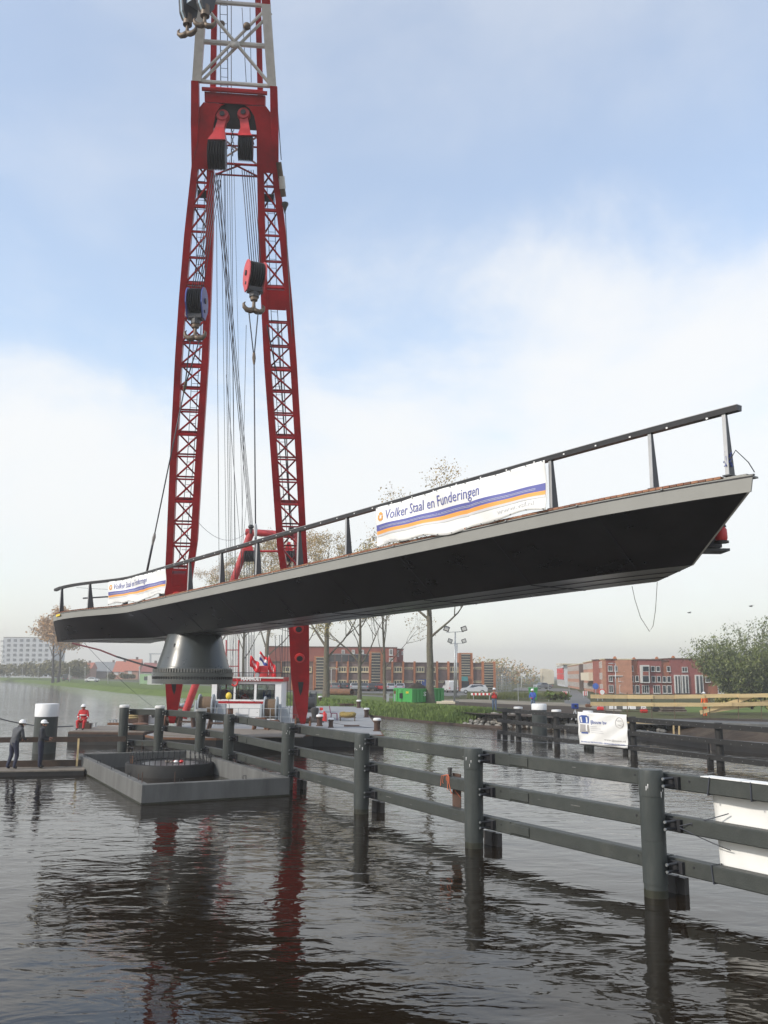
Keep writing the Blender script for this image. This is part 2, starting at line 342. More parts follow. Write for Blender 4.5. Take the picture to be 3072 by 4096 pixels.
# deck planks across the span, ends showing along the near edge
pm = {}
for i, mt in enumerate(('plank_a','plank_b','plank_c')):
    q = MB(); q.box((0,2.28,0.0), (0.142,4.56,0.045)); me_o = q.build('plank', mt); pm[i] = me_o.data; bpy.data.objects.remove(me_o)
rz = math.atan2(BT2.y, BT2.x); bo = root_loc(bridge)
k = 0; s = -10.95
while s < 22.5:
    L_ = 1.0 if s < 17.9 else max(0.12, (22.9-s)/5.0)
    o = bpy.data.objects.new('plank', pm[random.choice((0,0,1,1,2))]); COL.objects.link(o); o.parent = bridge
    o.location = Bp(s, p0(s)+0.0, -0.022+random.uniform(-0.003,0.003)) - bo; o.rotation_euler = (0,0,rz+random.uniform(-.002,.002)); o.scale = (1, L_*(WD-p0(s))/WD*0.985, 1)
    s += 0.155
q = MB()                                # black strip drawn as the shade in the gap below the plank ends
n = len(l_ft); q.tube([x+V((0,0,0.0))+BN*0.06 for x in l_ft], 0.02, 4); q.build('gap_shade', 'black_steel', bridge)
# little drain studs along the fascia top
q = MB()
for s in np.arange(-4, 22.5, 2.1): q.lathe(Bp(s,p0(s)-0.012,-0.075), [(0,0),(0.03,0),(0.03,0.03),(0,0.03)], 8)
q.build('edge_studs', 'bolt', bridge, kind='stuff')
q = MB(); q.box(Bp(-10.45, p0(-10.45)-0.03, -0.15), (0.42,0.012,0.10), ((Bp(-10.4,p0(-10.4),0)-Bp(-11,p0(-11),0)).normalized(), V((0,0,1)).cross((Bp(-10.4,p0(-10.4),0)-Bp(-11,p0(-11),0)).normalized()), V((0,0,1)))); q.build('yellow_plate', 'yellow', bridge)
# railing along the near edge
RH = 1.15
def post(s, h=RH, b=0.22, pin=0.07):
    h = h + (0.6*(s-17.5)**2*0.0048 if s > 17.5 else 0); ps = p0(s)+pin
    q = MB()
    a = [Bp(s,ps,0), Bp(s,ps+b,0), Bp(s,ps+b,0.05), Bp(s,ps+0.09,h-0.05), Bp(s,ps,h-0.05)]
    q.prism([x-BT2*0.018 for x in a], BT2*0.036)
    o = q.build('rail_post', 'post_grey', bridge)
    q = MB(); q.box(Bp(s,ps-0.006,h/2-0.02), (0.075,0.014,h-0.06), (BT2,BN,V((0,0,1)))); q.build('flange', 'post_edge', o)
    q = MB(); q.box(Bp(s,ps+b/2,0.012), (0.16,b+0.08,0.024), (BT2,BN,V((0,0,1)))); q.build('foot_plate', 'post_grey', o)
    return o
for n_ in [-1,0,1,2,3,4,5,6,7,8]: post(n_*2.616)
post(8.62*2.616); post(-10.55, b=0.2); post(-8.55, b=0.28); post(-6.3); post(-4.6)
rs = list(np.arange(-11.35, 23.3, 0.6))
q = MB(); secs = []
for s in rs:
    c = Bp(s, p0(max(s,-11.1))+0.10, RH+(0.6*(s-17.5)**2*0.0048 if s > 17.5 else 0))
    secs.append([c-BN*0.07-V((0,0,0.05)), c+BN*0.07-V((0,0,0.05)), c+BN*0.085+V((0,0,0.05)), c-BN*0.085+V((0,0,0.05))])
q.loft(secs); hr = q.build('handrail', 'rail_dark', bridge)
q = MB(); secs = [[a[2]+V((0,0,0.002))+BN*.006, a[2]+V((0,0,0.012))+BN*.006, a[3]+V((0,0,0.012))-BN*.006, a[3]+V((0,0,0.002))-BN*.006] for a in secs]; q.loft(secs); q.build('top_strip', 'post_edge', hr)  # pale strip painting the sunlight along the top of the dark handrail
q = MB()
for s in np.arange(-3, 23, 0.87): q.box(Bp(s, p0(s)+0.03, RH+0.0), (0.04,0.02,0.03), (BT2,BN,V((0,0,1))))
q.build('rail_studs', 'white', hr, kind='stuff')
# short low rail at the far left, and a loose wire
q = MB(); q.tube([Bp(-9.9,-0.55,0.62), Bp(-7.0,0.9,0.56)], 0.035, 8); lr = q.build('low_rail', 'rail_dark', bridge, smooth=True)
q = MB(); q.tube([Bp(-9.5,-0.35,0.0), Bp(-9.55,-0.35,0.6)], 0.04, 8); q.build('stub_post', 'rail_dark', lr)
q = MB(); q.tube(sag(Bp(-9.9,-0.9,1.1), Bp(-6.2,1.0,0.75), 0.05), 0.006, 4); q.build('loose_wire', 'rope', bridge)
q = MB(); q.tube([D(2528,2345,20.4), D(2540,2400,20.4), D(2562,2470,20.4), D(2598,2526,20.4), D(2612,2505,20.4), D(2622,2440,20.4), D(2629,2328,20.4)], 0.007, 5); q.build('loose_cable', 'hook_steel', bridge)
q = MB()                                # bundle of blue cord at the foot of the last post
for k in range(14):
    a = random.uniform(0,6.28); c = Bp(8.62*2.616, 0.12, 0.28)
    q.tube([c+V((random.uniform(-.08,.08),random.uniform(-.06,.06),random.uniform(-.12,.2))) for _ in range(4)], 0.008, 4)
q.build('cord_bundle', 'hook_blue', bridge)
q = MB(); q.tube([Bp(22.6,0.1,0.3), Bp(22.75,0.05,0.45), Bp(22.95,0.1,0.2), Bp(23.0,0.2,0.02)], 0.01, 5); q.build('loose_wire', 'rope', bridge)

# pivot pedestal under the span: own parts of the bridge
PC = Bp(-3.92, 2.32, 0); PC = V((PC.x, PC.y, 0)); PZ = Bp(-3.92,2.32,0).z
q = MB(); q.lathe((PC.x,PC.y,PZ), [(1.12,-1.36),(1.16,-1.42),(1.30,-2.0),(1.52,-2.70),(1.54,-2.74)], 64); ped = q.build('pivot_cone', 'cone_grey', bridge, smooth=True)
q = MB(); q.lathe((PC.x,PC.y,PZ), [(1.50,-2.74),(1.60,-2.745),(1.62,-2.80),(1.62,-2.95),(1.70,-2.96),(1.70,-3.12),(1.64,-3.13),(1.64,-3.22),(1.68,-3.23),(1.68,-3.42),(1.2,-3.43),(1.2,-3.3),(0,-3.3)], 72); rg = q.build('slewing_ring', 'cone_grey', ped, smooth=True)
q = MB()
for k in range(84):
    a = 2*math.pi*k/84; c = V((math.cos(a), math.sin(a), 0)); tt = V((-c.y, c.x, 0))
    q.box(V((PC.x,PC.y,PZ-2.875))+c*1.64, (0.055,0.06,0.15), (tt, c, V((0,0,1))))
q.build('ring_teeth', 'ring_grey', rg, kind='stuff')
q = MB()
for k in range(84):
    a = 2*math.pi*(k+.5)/84; c = V((math.cos(a), math.sin(a), 0))
    q.cyl(V((PC.x,PC.y,PZ-3.23))+c*1.66, V((PC.x,PC.y,PZ-3.12))+c*1.66, 0.025, 6)
q.build('ring_bolts', 'black_steel', rg, kind='stuff')
for (a, z, h_) in ((-2.05,-1.85,0.16),(-2.18,-2.42,0.16)):
    rr = lerp(1.22,1.46,(-1.7-z)/1.0); c = V((math.cos(a), math.sin(a), 0)); q = MB(); q.box(V((PC.x,PC.y,PZ+z))+c*rr, (0.06,0.05,h_), (V((-c.y,c.x,0)), c, V((0,0,1)))); q.build('bracket_lug', 'black_steel', ped)

# banners on the near rail
def volker_banner(sa, sb, zt, zb, label, skew=0.0):
    w = Bp(sa,0,0); t_ = thing('banner', label, 'banner', Bp((sa+sb)/2, -0.05, 0), 'printed banners tied to the bridge rail')
    def fn(u_, v_, d=0.0):              # u along 0..1, v up 0..1
        s_ = lerp(sa, sb, u_); z_ = lerp(zb, zt, v_) + (1-v_)**4*(0.05*math.sin(u_*9)+0.03*math.sin(u_*23)) + skew*(1-v_)*(0.5-u_)
        wob = 0.018*math.sin(u_*31+v_*3) + 0.03*math.sin(u_*11+v_*5+1) + 0.05*math.exp(-((u_-0.60-0.07*(v_-.5))/0.02)**2)*(1-v_*.5)
        return Bp(s_, p0(s_)-0.055+wob-d, z_)
    nu, nv = 90, 16
    q = MB(); q.add([fn(i/nu, j/nv) for j in range(nv+1) for i in range(nu+1)], [(j*(nu+1)+i, j*(nu+1)+i+1, (j+1)*(nu+1)+i+1, (j+1)*(nu+1)+i) for j in range(nv) for i in range(nu)])
    cl = q.build('cloth', 'banner', t_, smooth='all', fix=False)
    md = cl.modifiers.new('thick', 'SOLIDIFY'); md.thickness = 0.004
    def stripe(v0, v1, u0, u1, mt, nm, dz=0.010):
        q = MB(); q.add([fn(lerp(u0,u1,i/60), v, dz) for v in (v0, v1) for i in range(61)], [(i,i+1,62+i,61+i) for i in range(60)]); q.build(nm, mt, t_, smooth='all', fix=False)
    stripe(0.40,0.55,0.006,0.994,'ink_blue','blue_stripe'); stripe(0.315,0.40,0.006,0.994,'ink_orange','orange_stripe'); stripe(0.26,0.315,0.006,0.994,'ink_palegrey','grey_stripe')
    stripe(0.475,0.482,0.03,0.95,'ink_palegrey','thin_line',0.014); stripe(0.448,0.455,0.03,0.95,'ink_palegrey','thin_line',0.014)
    W_, H_ = (sb-sa)*1.0, zt-zb
    lettering('Volker Staal en Funderingen', 1.0, lambda a, b: fn(0.075+a/W_, 0.64+b*0.35, 0.012), 'ink_blue', t_, width=W_*0.59, bold=0.0)
    lettering('www.vsf.nl', 1.0, lambda a, b: fn(0.76+a/W_, 0.12+b*0.16, 0.012), 'ink_palegrey', t_, width=W_*0.185)
    lettering('VolkerWessels', 1.0, lambda a, b: fn(0.05+a/W_, 0.05+b*0.10, 0.012), 'ink_palegrey', t_, width=W_*0.10)
    q = MB()                            # three-armed orange emblem: hexagon ring cut in three
    for k in range(3):
        a0 = 2*math.pi*k/3+0.5
        def e(r_, a): return fn(0.04+0.021*r_*math.cos(a)*(1.0), 0.74+0.12*r_*math.sin(a), 0.012)
        q.add([e(1,a0), e(1.02,a0+.9), e(1,a0+1.75), e(.45,a0+1.75), e(.52,a0+.9), e(.45,a0)], [(0,1,4,5),(1,2,3,4)])
        q.add([e(.9,a0+1.75), e(.45,a0+1.75), e(.2,a0+2.3)], [(0,1,2)])
    q.build('emblem', 'ink_orange', t_, fix=False)
    q = MB()
    for i in range(13):
        for v_ in (0.985, 0.02): q.lathe(fn(i/12*0.98+0.01, v_, 0.012), [(0,-.012),(0.016,-.012),(0.016,.012),(0,.012)], 6, (BT2, V((0,0,1)), BN))
    q.build('eyelets', 'bolt', t_, kind='stuff')
    return t_
volker_banner(12.07, 18.28, 1.10, -0.02, 'big white banner with blue and orange stripes hung on the middle of the bridge rail', 0.0)
volker_banner(-7.2, -1.85, 1.08, 0.04, 'smaller white banner with blue and orange stripes at the left end of the bridge rail', 0.0)

# ================================================================== crane boom
CBs = V((-8.5,53,0.9)); CU = (V((-6.95,36,28.39))-CBs).normalized(); CR_ = V((0.99587,0.0908,0)); CN = CR_.cross(CU)   # CN faces down and towards the bridge
def C(a, b, d=0.0): return CBs + CR_*a + CU*b + CN*d
crane = thing('sheerleg_crane', 'tall red lattice sheerleg crane with two legs rising behind the bridge', 'crane', CBs)
rows = [(0.0,3.95,3.68),(0.9,4.08,3.45),(3.0,4.12,3.08),(6.3,4.02,2.88),(9.4,3.92,2.45),(11.5,3.76,2.14),(16.5,3.41,1.77),(21.5,3.02,1.38),(24.4,2.75,1.22),(27.4,2.42,1.07),(30.5,2.0,1.0),(31.4,1.95,0.98)]
def outer(b): return float(np.interp(b, [q_[0] for q_ in rows], [q_[1] for q_ in rows]))
def inner(b): return float(np.interp(b, [q_[0] for q_ in rows], [q_[2] for q_ in rows]))
LD = 1.0
def chord_w(b): return float(np.interp(b, [9,11.5,21.5,27,31.4], [0.38,0.36,0.33,0.33,0.30]))
def ldep(b): return float(np.interp(b, [0,2,8,26,31.4], [0.5,0.6,0.6,0.55,0.5]))
for sg in (-1, 1):
    # solid foot box
    q = MB(); secs = []
    for b in (0.0,0.9,3.0,6.3,8.9):
        o_, i_ = outer(b)*sg, inner(b)*sg; d_ = ldep(b); secs.append([C(o_,b,0), C(i_,b,0), C(i_,b,-d_), C(o_,b,-d_)])
    q.loft(secs); leg = q.build('leg', 'red', crane)
    for b, w_, h_ in ((8.3,0.34,0.30),(6.4,0.36,0.32),(4.5,0.34,0.3)):   # access holes with bright collars in the foot box
        c = C((outer(b)+inner(b))/2*sg, b, 0.05)
        q = MB(); q.lathe(c, [(0.17,0.03),(0.30,0.0),(0.30,-0.05),(0.17,-0.05),(0.17,0.03)], 16, (CR_, CU, CN)); q.build('hole_collar', 'red_bright', leg, smooth=True)
        q = MB(); q.lathe(c, [(0,0.0),(0.18,0.0),(0.18,0.036),(0,0.036)], 16, (CR_, CU, CN)); q.build('access_hole', 'black_steel', leg)
    q = MB(); c0 = (outer(2.6)+inner(2.6))/2*sg; q.prism([C(c0-.16,2.9,0.012), C(c0+.16,2.9,0.012), C(c0+.10,2.3,0.012), C(c0,1.95,0.012), C(c0-.10,2.3,0.012)], CN*-0.006); q.build('slot', 'black_steel', leg)
    # chords
    bs = [8.9,9.4,11.5,14,16.5,19,21.5,24.4,27.4,29,30.5,31.4]
    for side in (0, 1):
        q = MB(); secs = []
        for b in bs:
            w_ = chord_w(b)
            x0, x1 = (outer(b), outer(b)-w_) if side == 0 else (inner(b)+w_, inner(b))
            x0, x1 = x0*sg, x1*sg; d_ = ldep(b); secs.append([C(x0,b,0), C(x1,b,0), C(x1,b,-d_), C(x0,b,-d_)])
        q.loft(secs); q.build('chord', 'red', leg)
    for (b, th) in ((9.2,0.9),(24.6,0.95),(31.0,0.8)):      # deep tie plates
        q = MB(); x0, x1 = (outer(b)-0.3)*sg, (inner(b)+0.3)*sg; d_ = ldep(b)
        q.box(C((x0+x1)/2, b, -d_/2), (abs(x1-x0), th, d_*0.9), (CR_, CU, CN)); q.build('tie_plate', 'red', leg)
    stn = [9.9,11.3,12.6,13.9,15.15,16.4,17.6,18.8,20.0,21.15,22.3,23.5] ; stn2 = [25.2,26.4,27.6,28.75,29.8,30.6]
    for seq in (stn, stn2):
        for k, b in enumerate(seq):
            xo, xi = (outer(b)-chord_w(b)+.04)*sg, (inner(b)+chord_w(b)-.04)*sg; d_ = ldep(b)
            for d in (-0.08, -d_+0.08):
                q = MB(); q.tube([C(xo,b,d), C(xi,b,d)], 0.05 if k%3 else 0.085, 7); q.build('cross_brace', 'red', leg, smooth=True)
            if k+1 < len(seq):
                b2 = seq[k+1]; xo2, xi2 = (outer(b2)-chord_w(b2)+.04)*sg, (inner(b2)+chord_w(b2)-.04)*sg; d2 = ldep(b2)
                q = MB(); q.tube([C(xo,b+.08,-0.06), C(xi2,b2-.08,-0.06)], 0.052, 7); q.build('diagonal_brace', 'red', leg, smooth=True)
                q = MB(); q.tube([C(xi,b+.08,-d_+.06), C(xo2,b2-.08,-d2+.06)], 0.045, 7); q.build('diagonal_brace', 'red', leg, smooth=True)
    # ladder inside each leg: two stiles and rungs
    q = MB()
    def lx(b): return (inner(b)+chord_w(b)+0.12)*sg
    for dx in (0, 0.32): q.tube([C(lx(b)+dx*sg, b, -0.40) for b in (9.5,16.5,24,30)], 0.018, 5)
    lad = q.build('ladder', 'rope', leg)
    q = MB()
    for b in np.arange(9.7, 30, 0.42): q.tube([C(lx(b),b,-0.40), C(lx(b)+0.32*sg,b,-0.40)], 0.012, 4)
    q.build('ladder_rungs', 'rope', lad, kind='stuff')
    q = MB(); b = 29.3; q.box(C((outer(b)-0.65)*sg, b, -0.35), (0.5,0.35,0.5), (CR_,CU,CN)); q.build('lamp_box', 'black_steel', leg)
    # round foot pin with cheek plates
    q = MB(); q.cyl(C(3.82*sg-0.5,0.05,-0.25), C(3.82*sg+0.5,0.05,-0.25), 0.16, 14); q.build('foot_pin', 'hook_steel', leg, smooth=True)
    q = MB()
    for dx in (-0.42, 0.42):
        c = C(3.82*sg+dx,0.05,-0.25); q.prism([V((c.x-.04,c.y-.5,0.6)), V((c.x-.04,c.y+.5,0.6)), V((c.x-.04,c.y+.18,c.z+.25)), V((c.x-.04,c.y-.18,c.z+.25))], V((.08,0,0)))
    q.build('foot_bracket', 'rust', leg)
# head frame: portal joining the legs, with an arch between them
head = None
q = MB(); q.box(C(0,33.45,-0.35), (2.70,0.42,0.75), (CR_,CU,CN)); head = q.build('head_frame', 'red', crane)
for sg in (-1, 1):
    q = MB(); q.prism([C(2.0*sg,30.4,0.02), C(1.0*sg,30.4,0.02), C(0.97*sg,32.3,0.02), C(0.86*sg,32.8,0.02), C(0.62*sg,33.12,0.02), C(0.45*sg,33.2,0.02), C(1.40*sg,33.22,0.02), C(1.62*sg,32.95,0.02), C(1.75*sg,32.1,0.02), C(1.95*sg,31.2,0.02)], CN*-0.72)
    q.build('cheek_plate', 'red', head)
    q = MB(); q.prism([C(1.99*sg,30.6,0.05), C(1.97*sg,32.3,0.16), C(1.90*sg,34.05,0.30), C(1.58*sg,34.05,0.30), C(1.60*sg,32.7,0.18), C(1.70*sg,31.5,0.10)], CN*-0.4); q.build('wing_plate', 'red', head)
q = MB(); q.prism([C(-0.72,33.3,-0.2), C(0.72,33.3,-0.2), C(0.97,32.5,-0.2), C(0.97,32.2,-0.2), C(-0.97,32.2,-0.2), C(-0.97,32.5,-0.2)], CN*-0.4); q.build('sheave_recess', 'black_steel', head)
for b, rr in ((32.0,0.06),(31.5,0.045),(30.7,0.06),(30.2,0.045)):     # rear ties seen between the legs under the head
    q = MB(); q.tube([C(-1.05,b,-1.2), C(1.05,b,-1.2)], rr, 7); q.build('rear_tie', 'red', head, smooth=True)
for a0, b0_, a1, b1 in ((-1.0,30.7,1.0,32.0),(1.0,30.7,-1.0,32.0),(-1.0,30.2,0.2,30.7),(1.0,30.2,-0.2,30.7)):
    q = MB(); q.tube([C(a0,b0_,-1.2), C(a1,b1,-1.2)], 0.045, 6); q.build('rear_tie', 'crane_white' if b1 > 31 else 'red', head, smooth=True)
# jib above the head: white front frame, red rear chords
jib = None
JT = 46.0
def jw(b): return lerp(1.80, 1.50, (b-34)/3.2) if b < 37.2 else lerp(1.50,1.0,(b-37.2)/9)
q = MB()
for sg in (-1, 1):
    q = MB(); secs = []
    for b in (34.05,36.0,37.25):
        w_ = jw(b); secs.append([C(w_*sg+.06*sg,b,0.30), C((w_-.32)*sg,b,0.30), C((w_-.32)*sg,b,-0.10), C(w_*sg+.06*sg,b,-0.10)])
    q.loft(secs); o = q.build('white_chord', 'crane_white', crane); jib = jib or o
    q = MB(); secs = []
    for b in (37.25,41,46):
        w_ = jw(b); secs.append([C(w_*sg+.06*sg,b,0.30), C((w_-.30)*sg,b,0.30), C((w_-.30)*sg,b,-0.10), C(w_*sg+.06*sg,b,-0.10)])
    q.loft(secs); q.build('jib_chord', 'red', crane)
    q = MB(); secs = []
    for b in (33.3,37,46):
        w_ = lerp(1.22,0.8,(b-33.3)/13); secs.append([C(w_*sg,b,-0.9), C((w_-.25)*sg,b,-0.9), C((w_-.25)*sg,b,-1.2), C(w_*sg,b,-1.2)])
    q.loft(secs); q.build('rear_chord', 'red', crane)
def jb(a0,b0_,a1,b1,rr,mt,d0=0.12,d1=0.12,nm='jib_brace'):
    q = MB(); q.tube([C(a0,b0_,d0), C(a1,b1,d1)], rr, 8); q.build(nm, mt, crane, smooth=True)
jb(-1.6,34.05,1.6,34.05,0.09,'crane_white'); jb(-1.5,35.65,1.5,35.65,0.11,'crane_white',0.0,0.0); jb(-1.35,37.2,1.35,37.2,0.09,'crane_white')
for x0, x1 in ((-1.65,1.4),): jb(x0,34.15,x1,37.1,0.065,'crane_white',0.15,0.15); jb(x0+.22,34.1,x1+.2,36.95,0.065,'crane_white',0.05,0.05)
jb(1.55,34.15,-1.35,37.1,0.075,'crane_white',0.14,0.14)
q = MB(); q.sphere(C(0.0,35.62,0.12), 0.2, 10, 6, (1.2,.7,1)); q.build('brace_node', 'crane_white', crane, smooth=True)
q = MB(); q.sphere(C(0.55,36.35,0.2), 0.17, 10, 6); q.sphere(C(-0.55,36.4,0.0), 0.14, 10, 6); q.build('rope_guide', 'hook_steel', crane, smooth=True)
for b in (33.75,37.5): jb(-1.45,b,1.45,b,0.09,'red')
jb(-1.2,33.6,1.2,33.6,0.05,'black_steel',-0.9,-0.9); jb(-1.2,33.9,1.2,33.9,0.05,'red',-0.9,-0.9)
for b in (37.6,40.5,43.2): jb(-1.3,b,0.0,b+1.4,0.12,'red'); jb(1.3,b,0.0,b+1.4,0.12,'red'); jb(0,b+1.4,-1.1,b+2.6,0.1,'red'); jb(0,b+1.4,1.1,b+2.6,0.1,'red')
q = MB()
for dx in (-0.72,-0.40): q.tube([C(dx,33.2,-1.0), C(dx,46,-1.0)], 0.02, 5)
lad = q.build('jib_ladder', 'rope', crane)
q = MB()
for b in np.arange(33.3,46,0.36): q.tube([C(-0.72,b,-1.0), C(-0.40,b,-1.0)], 0.014, 4)
q.build('ladder_rungs', 'rope', lad, kind='stuff')
q = MB(); q.cyl(C(-1.4,46,-0.4), C(1.4,46,-0.4), 0.6, 18); q.build('tip_sheave', 'red', crane, smooth=True)
# hydraulic strut with hose on the right of the head
q = MB(); q.cyl(C(2.0,30.9,0.1), C(2.25,29.4,0.1), 0.13, 10); q.cyl(C(2.12,30.2,0.1), C(2.22,29.6,0.1), 0.10, 10); q.build('side_ram', 'hook_steel', crane, smooth=True)
q = MB(); q.cyl(C(2.13,30.3,0.1), C(2.2,29.75,0.1), 0.15, 10); q.build('ram_sleeve', 'crane_white', crane, smooth=True)
q = MB(); q.lathe(C(2.32,28.95,0.1), [(0.01,-.35),(0.10,0),(0.16,.1),(0.16,.2),(0,.22)], 10); q.build('side_fairlead', 'black_steel', crane, smooth=True)
# upper sheave blocks hanging in the arch
def sheaves(c, ax, n_, r_, gap, parent, mt='black_steel', name='sheave'):
    ax = V(ax).normalized(); up_ = V((0,0,1)); sd_ = ax.cross(up_).normalized()
    for k in range(n_):
        cc = V(c) + ax*((k-(n_-1)/2)*gap)
        q = MB(); q.lathe(cc, [(0,-gap*.40),(r_*.86,-gap*.40),(r_,-gap*.28),(r_*.9,-gap*.1),(r_*.9,gap*.1),(r_,gap*.28),(r_*.86,gap*.40),(0,gap*.40)], 20, (sd_, up_, ax)); q.build(name, mt, parent, smooth=True)
for (x, y0, kk, xx) in ((892,455,1.0,872),(976,448,0.82,985)):
    top = D(x, y0+12, 35.9); mid = D(lerp(x,xx,.6), 525, 35.9); bot = D(xx, 552 if kk == 1 else 540, 35.9)
    q = MB(); q.lathe(top, [(0,-.18),(0.26,-.18),(0.30,-.08),(0.30,.08),(0.26,.18),(0,.18)], 18, (V((1,0,0)),V((0,0,1)),V((0,1,0)))); blk = q.build('pendant_link', 'red_mid', crane, smooth=True)
    q = MB(); q.lathe(top+V((0,-.24,0)), [(0,-.02),(0.12,-.02),(0.12,.02),(0,.02)], 14, (V((1,0,0)),V((0,0,1)),V((0,1,0)))); q.build('pin', 'black_steel', blk)
    q = MB(); q.loft([[top+V((a*.19,b*.12,-.15)) for a,b in ((-1,-1),(1,-1),(1,1),(-1,1))], [mid+V((a*.20,b*.14,.1)) for a,b in ((-1,-1),(1,-1),(1,1),(-1,1))], [mid+V((a*.28,b*.25,-.25)) for a,b in ((-1,-1),(1,-1),(1,1),(-1,1))], [bot+V((a*.40*kk,b*.36,-.30*kk)) for a,b in ((-1,-1),(1,-1),(1,1),(-1,1))]]); q.build('link_plate', 'red_mid', blk)
    sheaves(bot+V((0,0,-0.86*kk)), (1,0.1,0), 7, 0.66*kk, 0.118*kk, blk, 'black_steel')

# ------------------------------------------------------------------ hook blocks (hang from the crane)
def ramshorn(c, ax, sc, parent, mt='hook_steel'):
    """double hook: shank, collar and two horns in the plane of ax"""
    ax = V(ax).normalized(); z = V((0,0,1)); c = V(c)
    q = MB(); q.tube([c+z*(1.15*sc), c+z*(0.45*sc), c, c-z*0.05*sc], [0.15*sc,0.14*sc,0.20*sc,0.2*sc], 12); hk = q.build('hook_shank', mt, parent, smooth=True)
    for s_ in (-1, 1):
        pts = [(0,-0.02),(0.28,-0.14),(0.58,-0.12),(0.82,0.10),(0.88,0.38),(0.74,0.58)]
        q = MB(); q.tube([c+ax*(s_*a*sc)+z*(b*sc) for a, b in pts], [0.24*sc,0.25*sc,0.23*sc,0.18*sc,0.11*sc,0.03*sc], 10); q.build('hook_horn', mt, hk, smooth='all')
    q = MB(); q.lathe(c+z*(1.0*sc), [(0,-.2*sc),(.30*sc,-.2*sc),(.34*sc,0),(.30*sc,.25*sc),(0,.25*sc)], 14); q.build('swivel_nut', mt, hk, smooth=True)
    return hk
def hook_block(name, label, cpos, ax, n_, r_, gap, plate, hk_sc, drop):
    t_ = thing(name, label, 'hook block', cpos, 'hook blocks hanging from the crane')
    ax = V(ax).normalized(); up_ = V((0,0,1)); sd_ = ax.cross(up_).normalized(); c = V(cpos)
    sheaves(c, ax, n_, r_, gap, t_)
    for s_ in (-1, 1):
        cc = c + ax*(s_*(n_/2*gap+0.03)); pts = []
        for k in range(13): a = math.pi*k/12; pts.append(cc + sd_*math.cos(a)*r_*1.06 + up_*math.sin(a)*r_*1.08)
        pts += [cc - sd_*r_*1.04 - up_*r_*0.5, cc - sd_*r_*0.35 - up_*r_*1.5, cc + sd_*r_*0.35 - up_*r_*1.5, cc + sd_*r_*1.04 - up_*r_*0.5]
        q = MB(); q.prism(pts, ax*(s_*0.05)); pl = q.build('side_plate', plate, t_)
        q = MB(); q.lathe(cc+ax*(s_*.06), [(0,-.02),(r_*.22,-.02),(r_*.22,.04),(0,.04)], 14, (sd_, up_, ax*s_)); q.build('axle_cap', 'black_steel', pl)
        q = MB(); q.lathe(cc+ax*(s_*.06)-up_*r_*0.85, [(0,-.02),(r_*.13,-.02),(r_*.13,.02),(0,.02)], 12, (sd_, up_, ax*s_)); q.build('plate_hole', 'black_steel', pl)
    q = MB(); q.box(c-up_*r_*1.35, (n_*gap*.95, r_*.8, r_*.35), (ax, sd_, up_)); q.cyl(c-up_*(r_*1.5), c-up_*(r_*1.5+.25), 0.22, 12); q.build('yoke', 'black_steel', t_)
    ramshorn(c - up_*drop, ax if abs(ax.x) > .7 else V((.8,.3,0)), hk_sc, t_)
    return t_
HB1 = D(787,1205,36.4); HB2 = D(1020,1098,36.4)
hook_block('hook_block', 'blue sheave block with double hook in front of the left crane leg', HB1, (1,-0.04,0), 6, 0.56, 0.098, 'hook_blue', 0.52, 1.66)
hook_block('hook_block', 'pink-red sheave block with double hook beside the right crane leg', HB2, (0.915,0.40,0), 6, 0.56, 0.105, 'hook_pink', 0.52, 1.66)
HB3 = D(788,40,31.5)
t3 = thing('hook_block', 'big pale grey twin-hook block cut off by the top edge of the picture', 'hook block', HB3, 'hook blocks hanging from the crane')
for k, (dx, dy, pm_) in enumerate(((-0.42,0.25,'hook_palegrey'),(0.40,-0.25,'hook_palegrey'))):
    c = HB3+V((dx,dy,0.55)); ax = V((0.72,-0.69,0)).normalized(); sd_ = ax.cross(V((0,0,1)))
    for s_ in (-1,0,1):
        q = MB(); q.loft([[c+ax*(s_*.11+a*.045)+sd_*(w_*b)+V((0,0,h_)) for a,b in ((-1,-1),(1,-1),(1,1),(-1,1))] for h_, w_ in ((-0.85,.18),(-0.6,.32),(0.2,.42),(1.4,.42),(2.2,.3))])
        q.build('block_plate', pm_ if (s_ == 0) else 'black_steel', t3)
    q = MB(); q.cyl(c+V((0,0,-0.6)), c+V((0,0,-1.05)), 0.19, 12); q.build('yoke', 'hook_steel', t3, smooth=True)
    ramshorn(c+V((0,0,-1.42)), (0.9,-0.3,0) if k == 0 else (1,0.1,0), 0.48, t3)
q = MB(); q.box(HB3+V((0.0,0,1.15)), (0.75,0.55,1.7), (V((0.8,-.6,0)),V((.6,.8,0)),V((0,0,1)))); q.build('body', 'hook_palegrey', t3)
# ropes
def rope(a, b, r_=0.022, parent=None, sg_=0.0, nm='hoist_rope'):
    q = MB(); q.tube(sag(a, b, sg_, 12) if sg_ else [a, b], r_, 6); return q.build(nm, 'rope', parent or crane, smooth='all')
for k in range(6):
    a = D(848+k*8, 690, 36.0); b = HB1+V((1,-0.04,0))*((k-2.5)*0.098)+V((0,0,0.55)); rope(a, b, 0.018)
    a = D(968+k*9, 680, 36.0); b = HB2+V((0.915,0.40,0))*((k-2.5)*0.105)+V((0,0,0.5)); rope(a, b, 0.018)
for dx in (-.4,-.1,.25): rope(HB3+V((dx,0,1.5)), HB3+V((dx*.5,1.2,9.5)), 0.03)
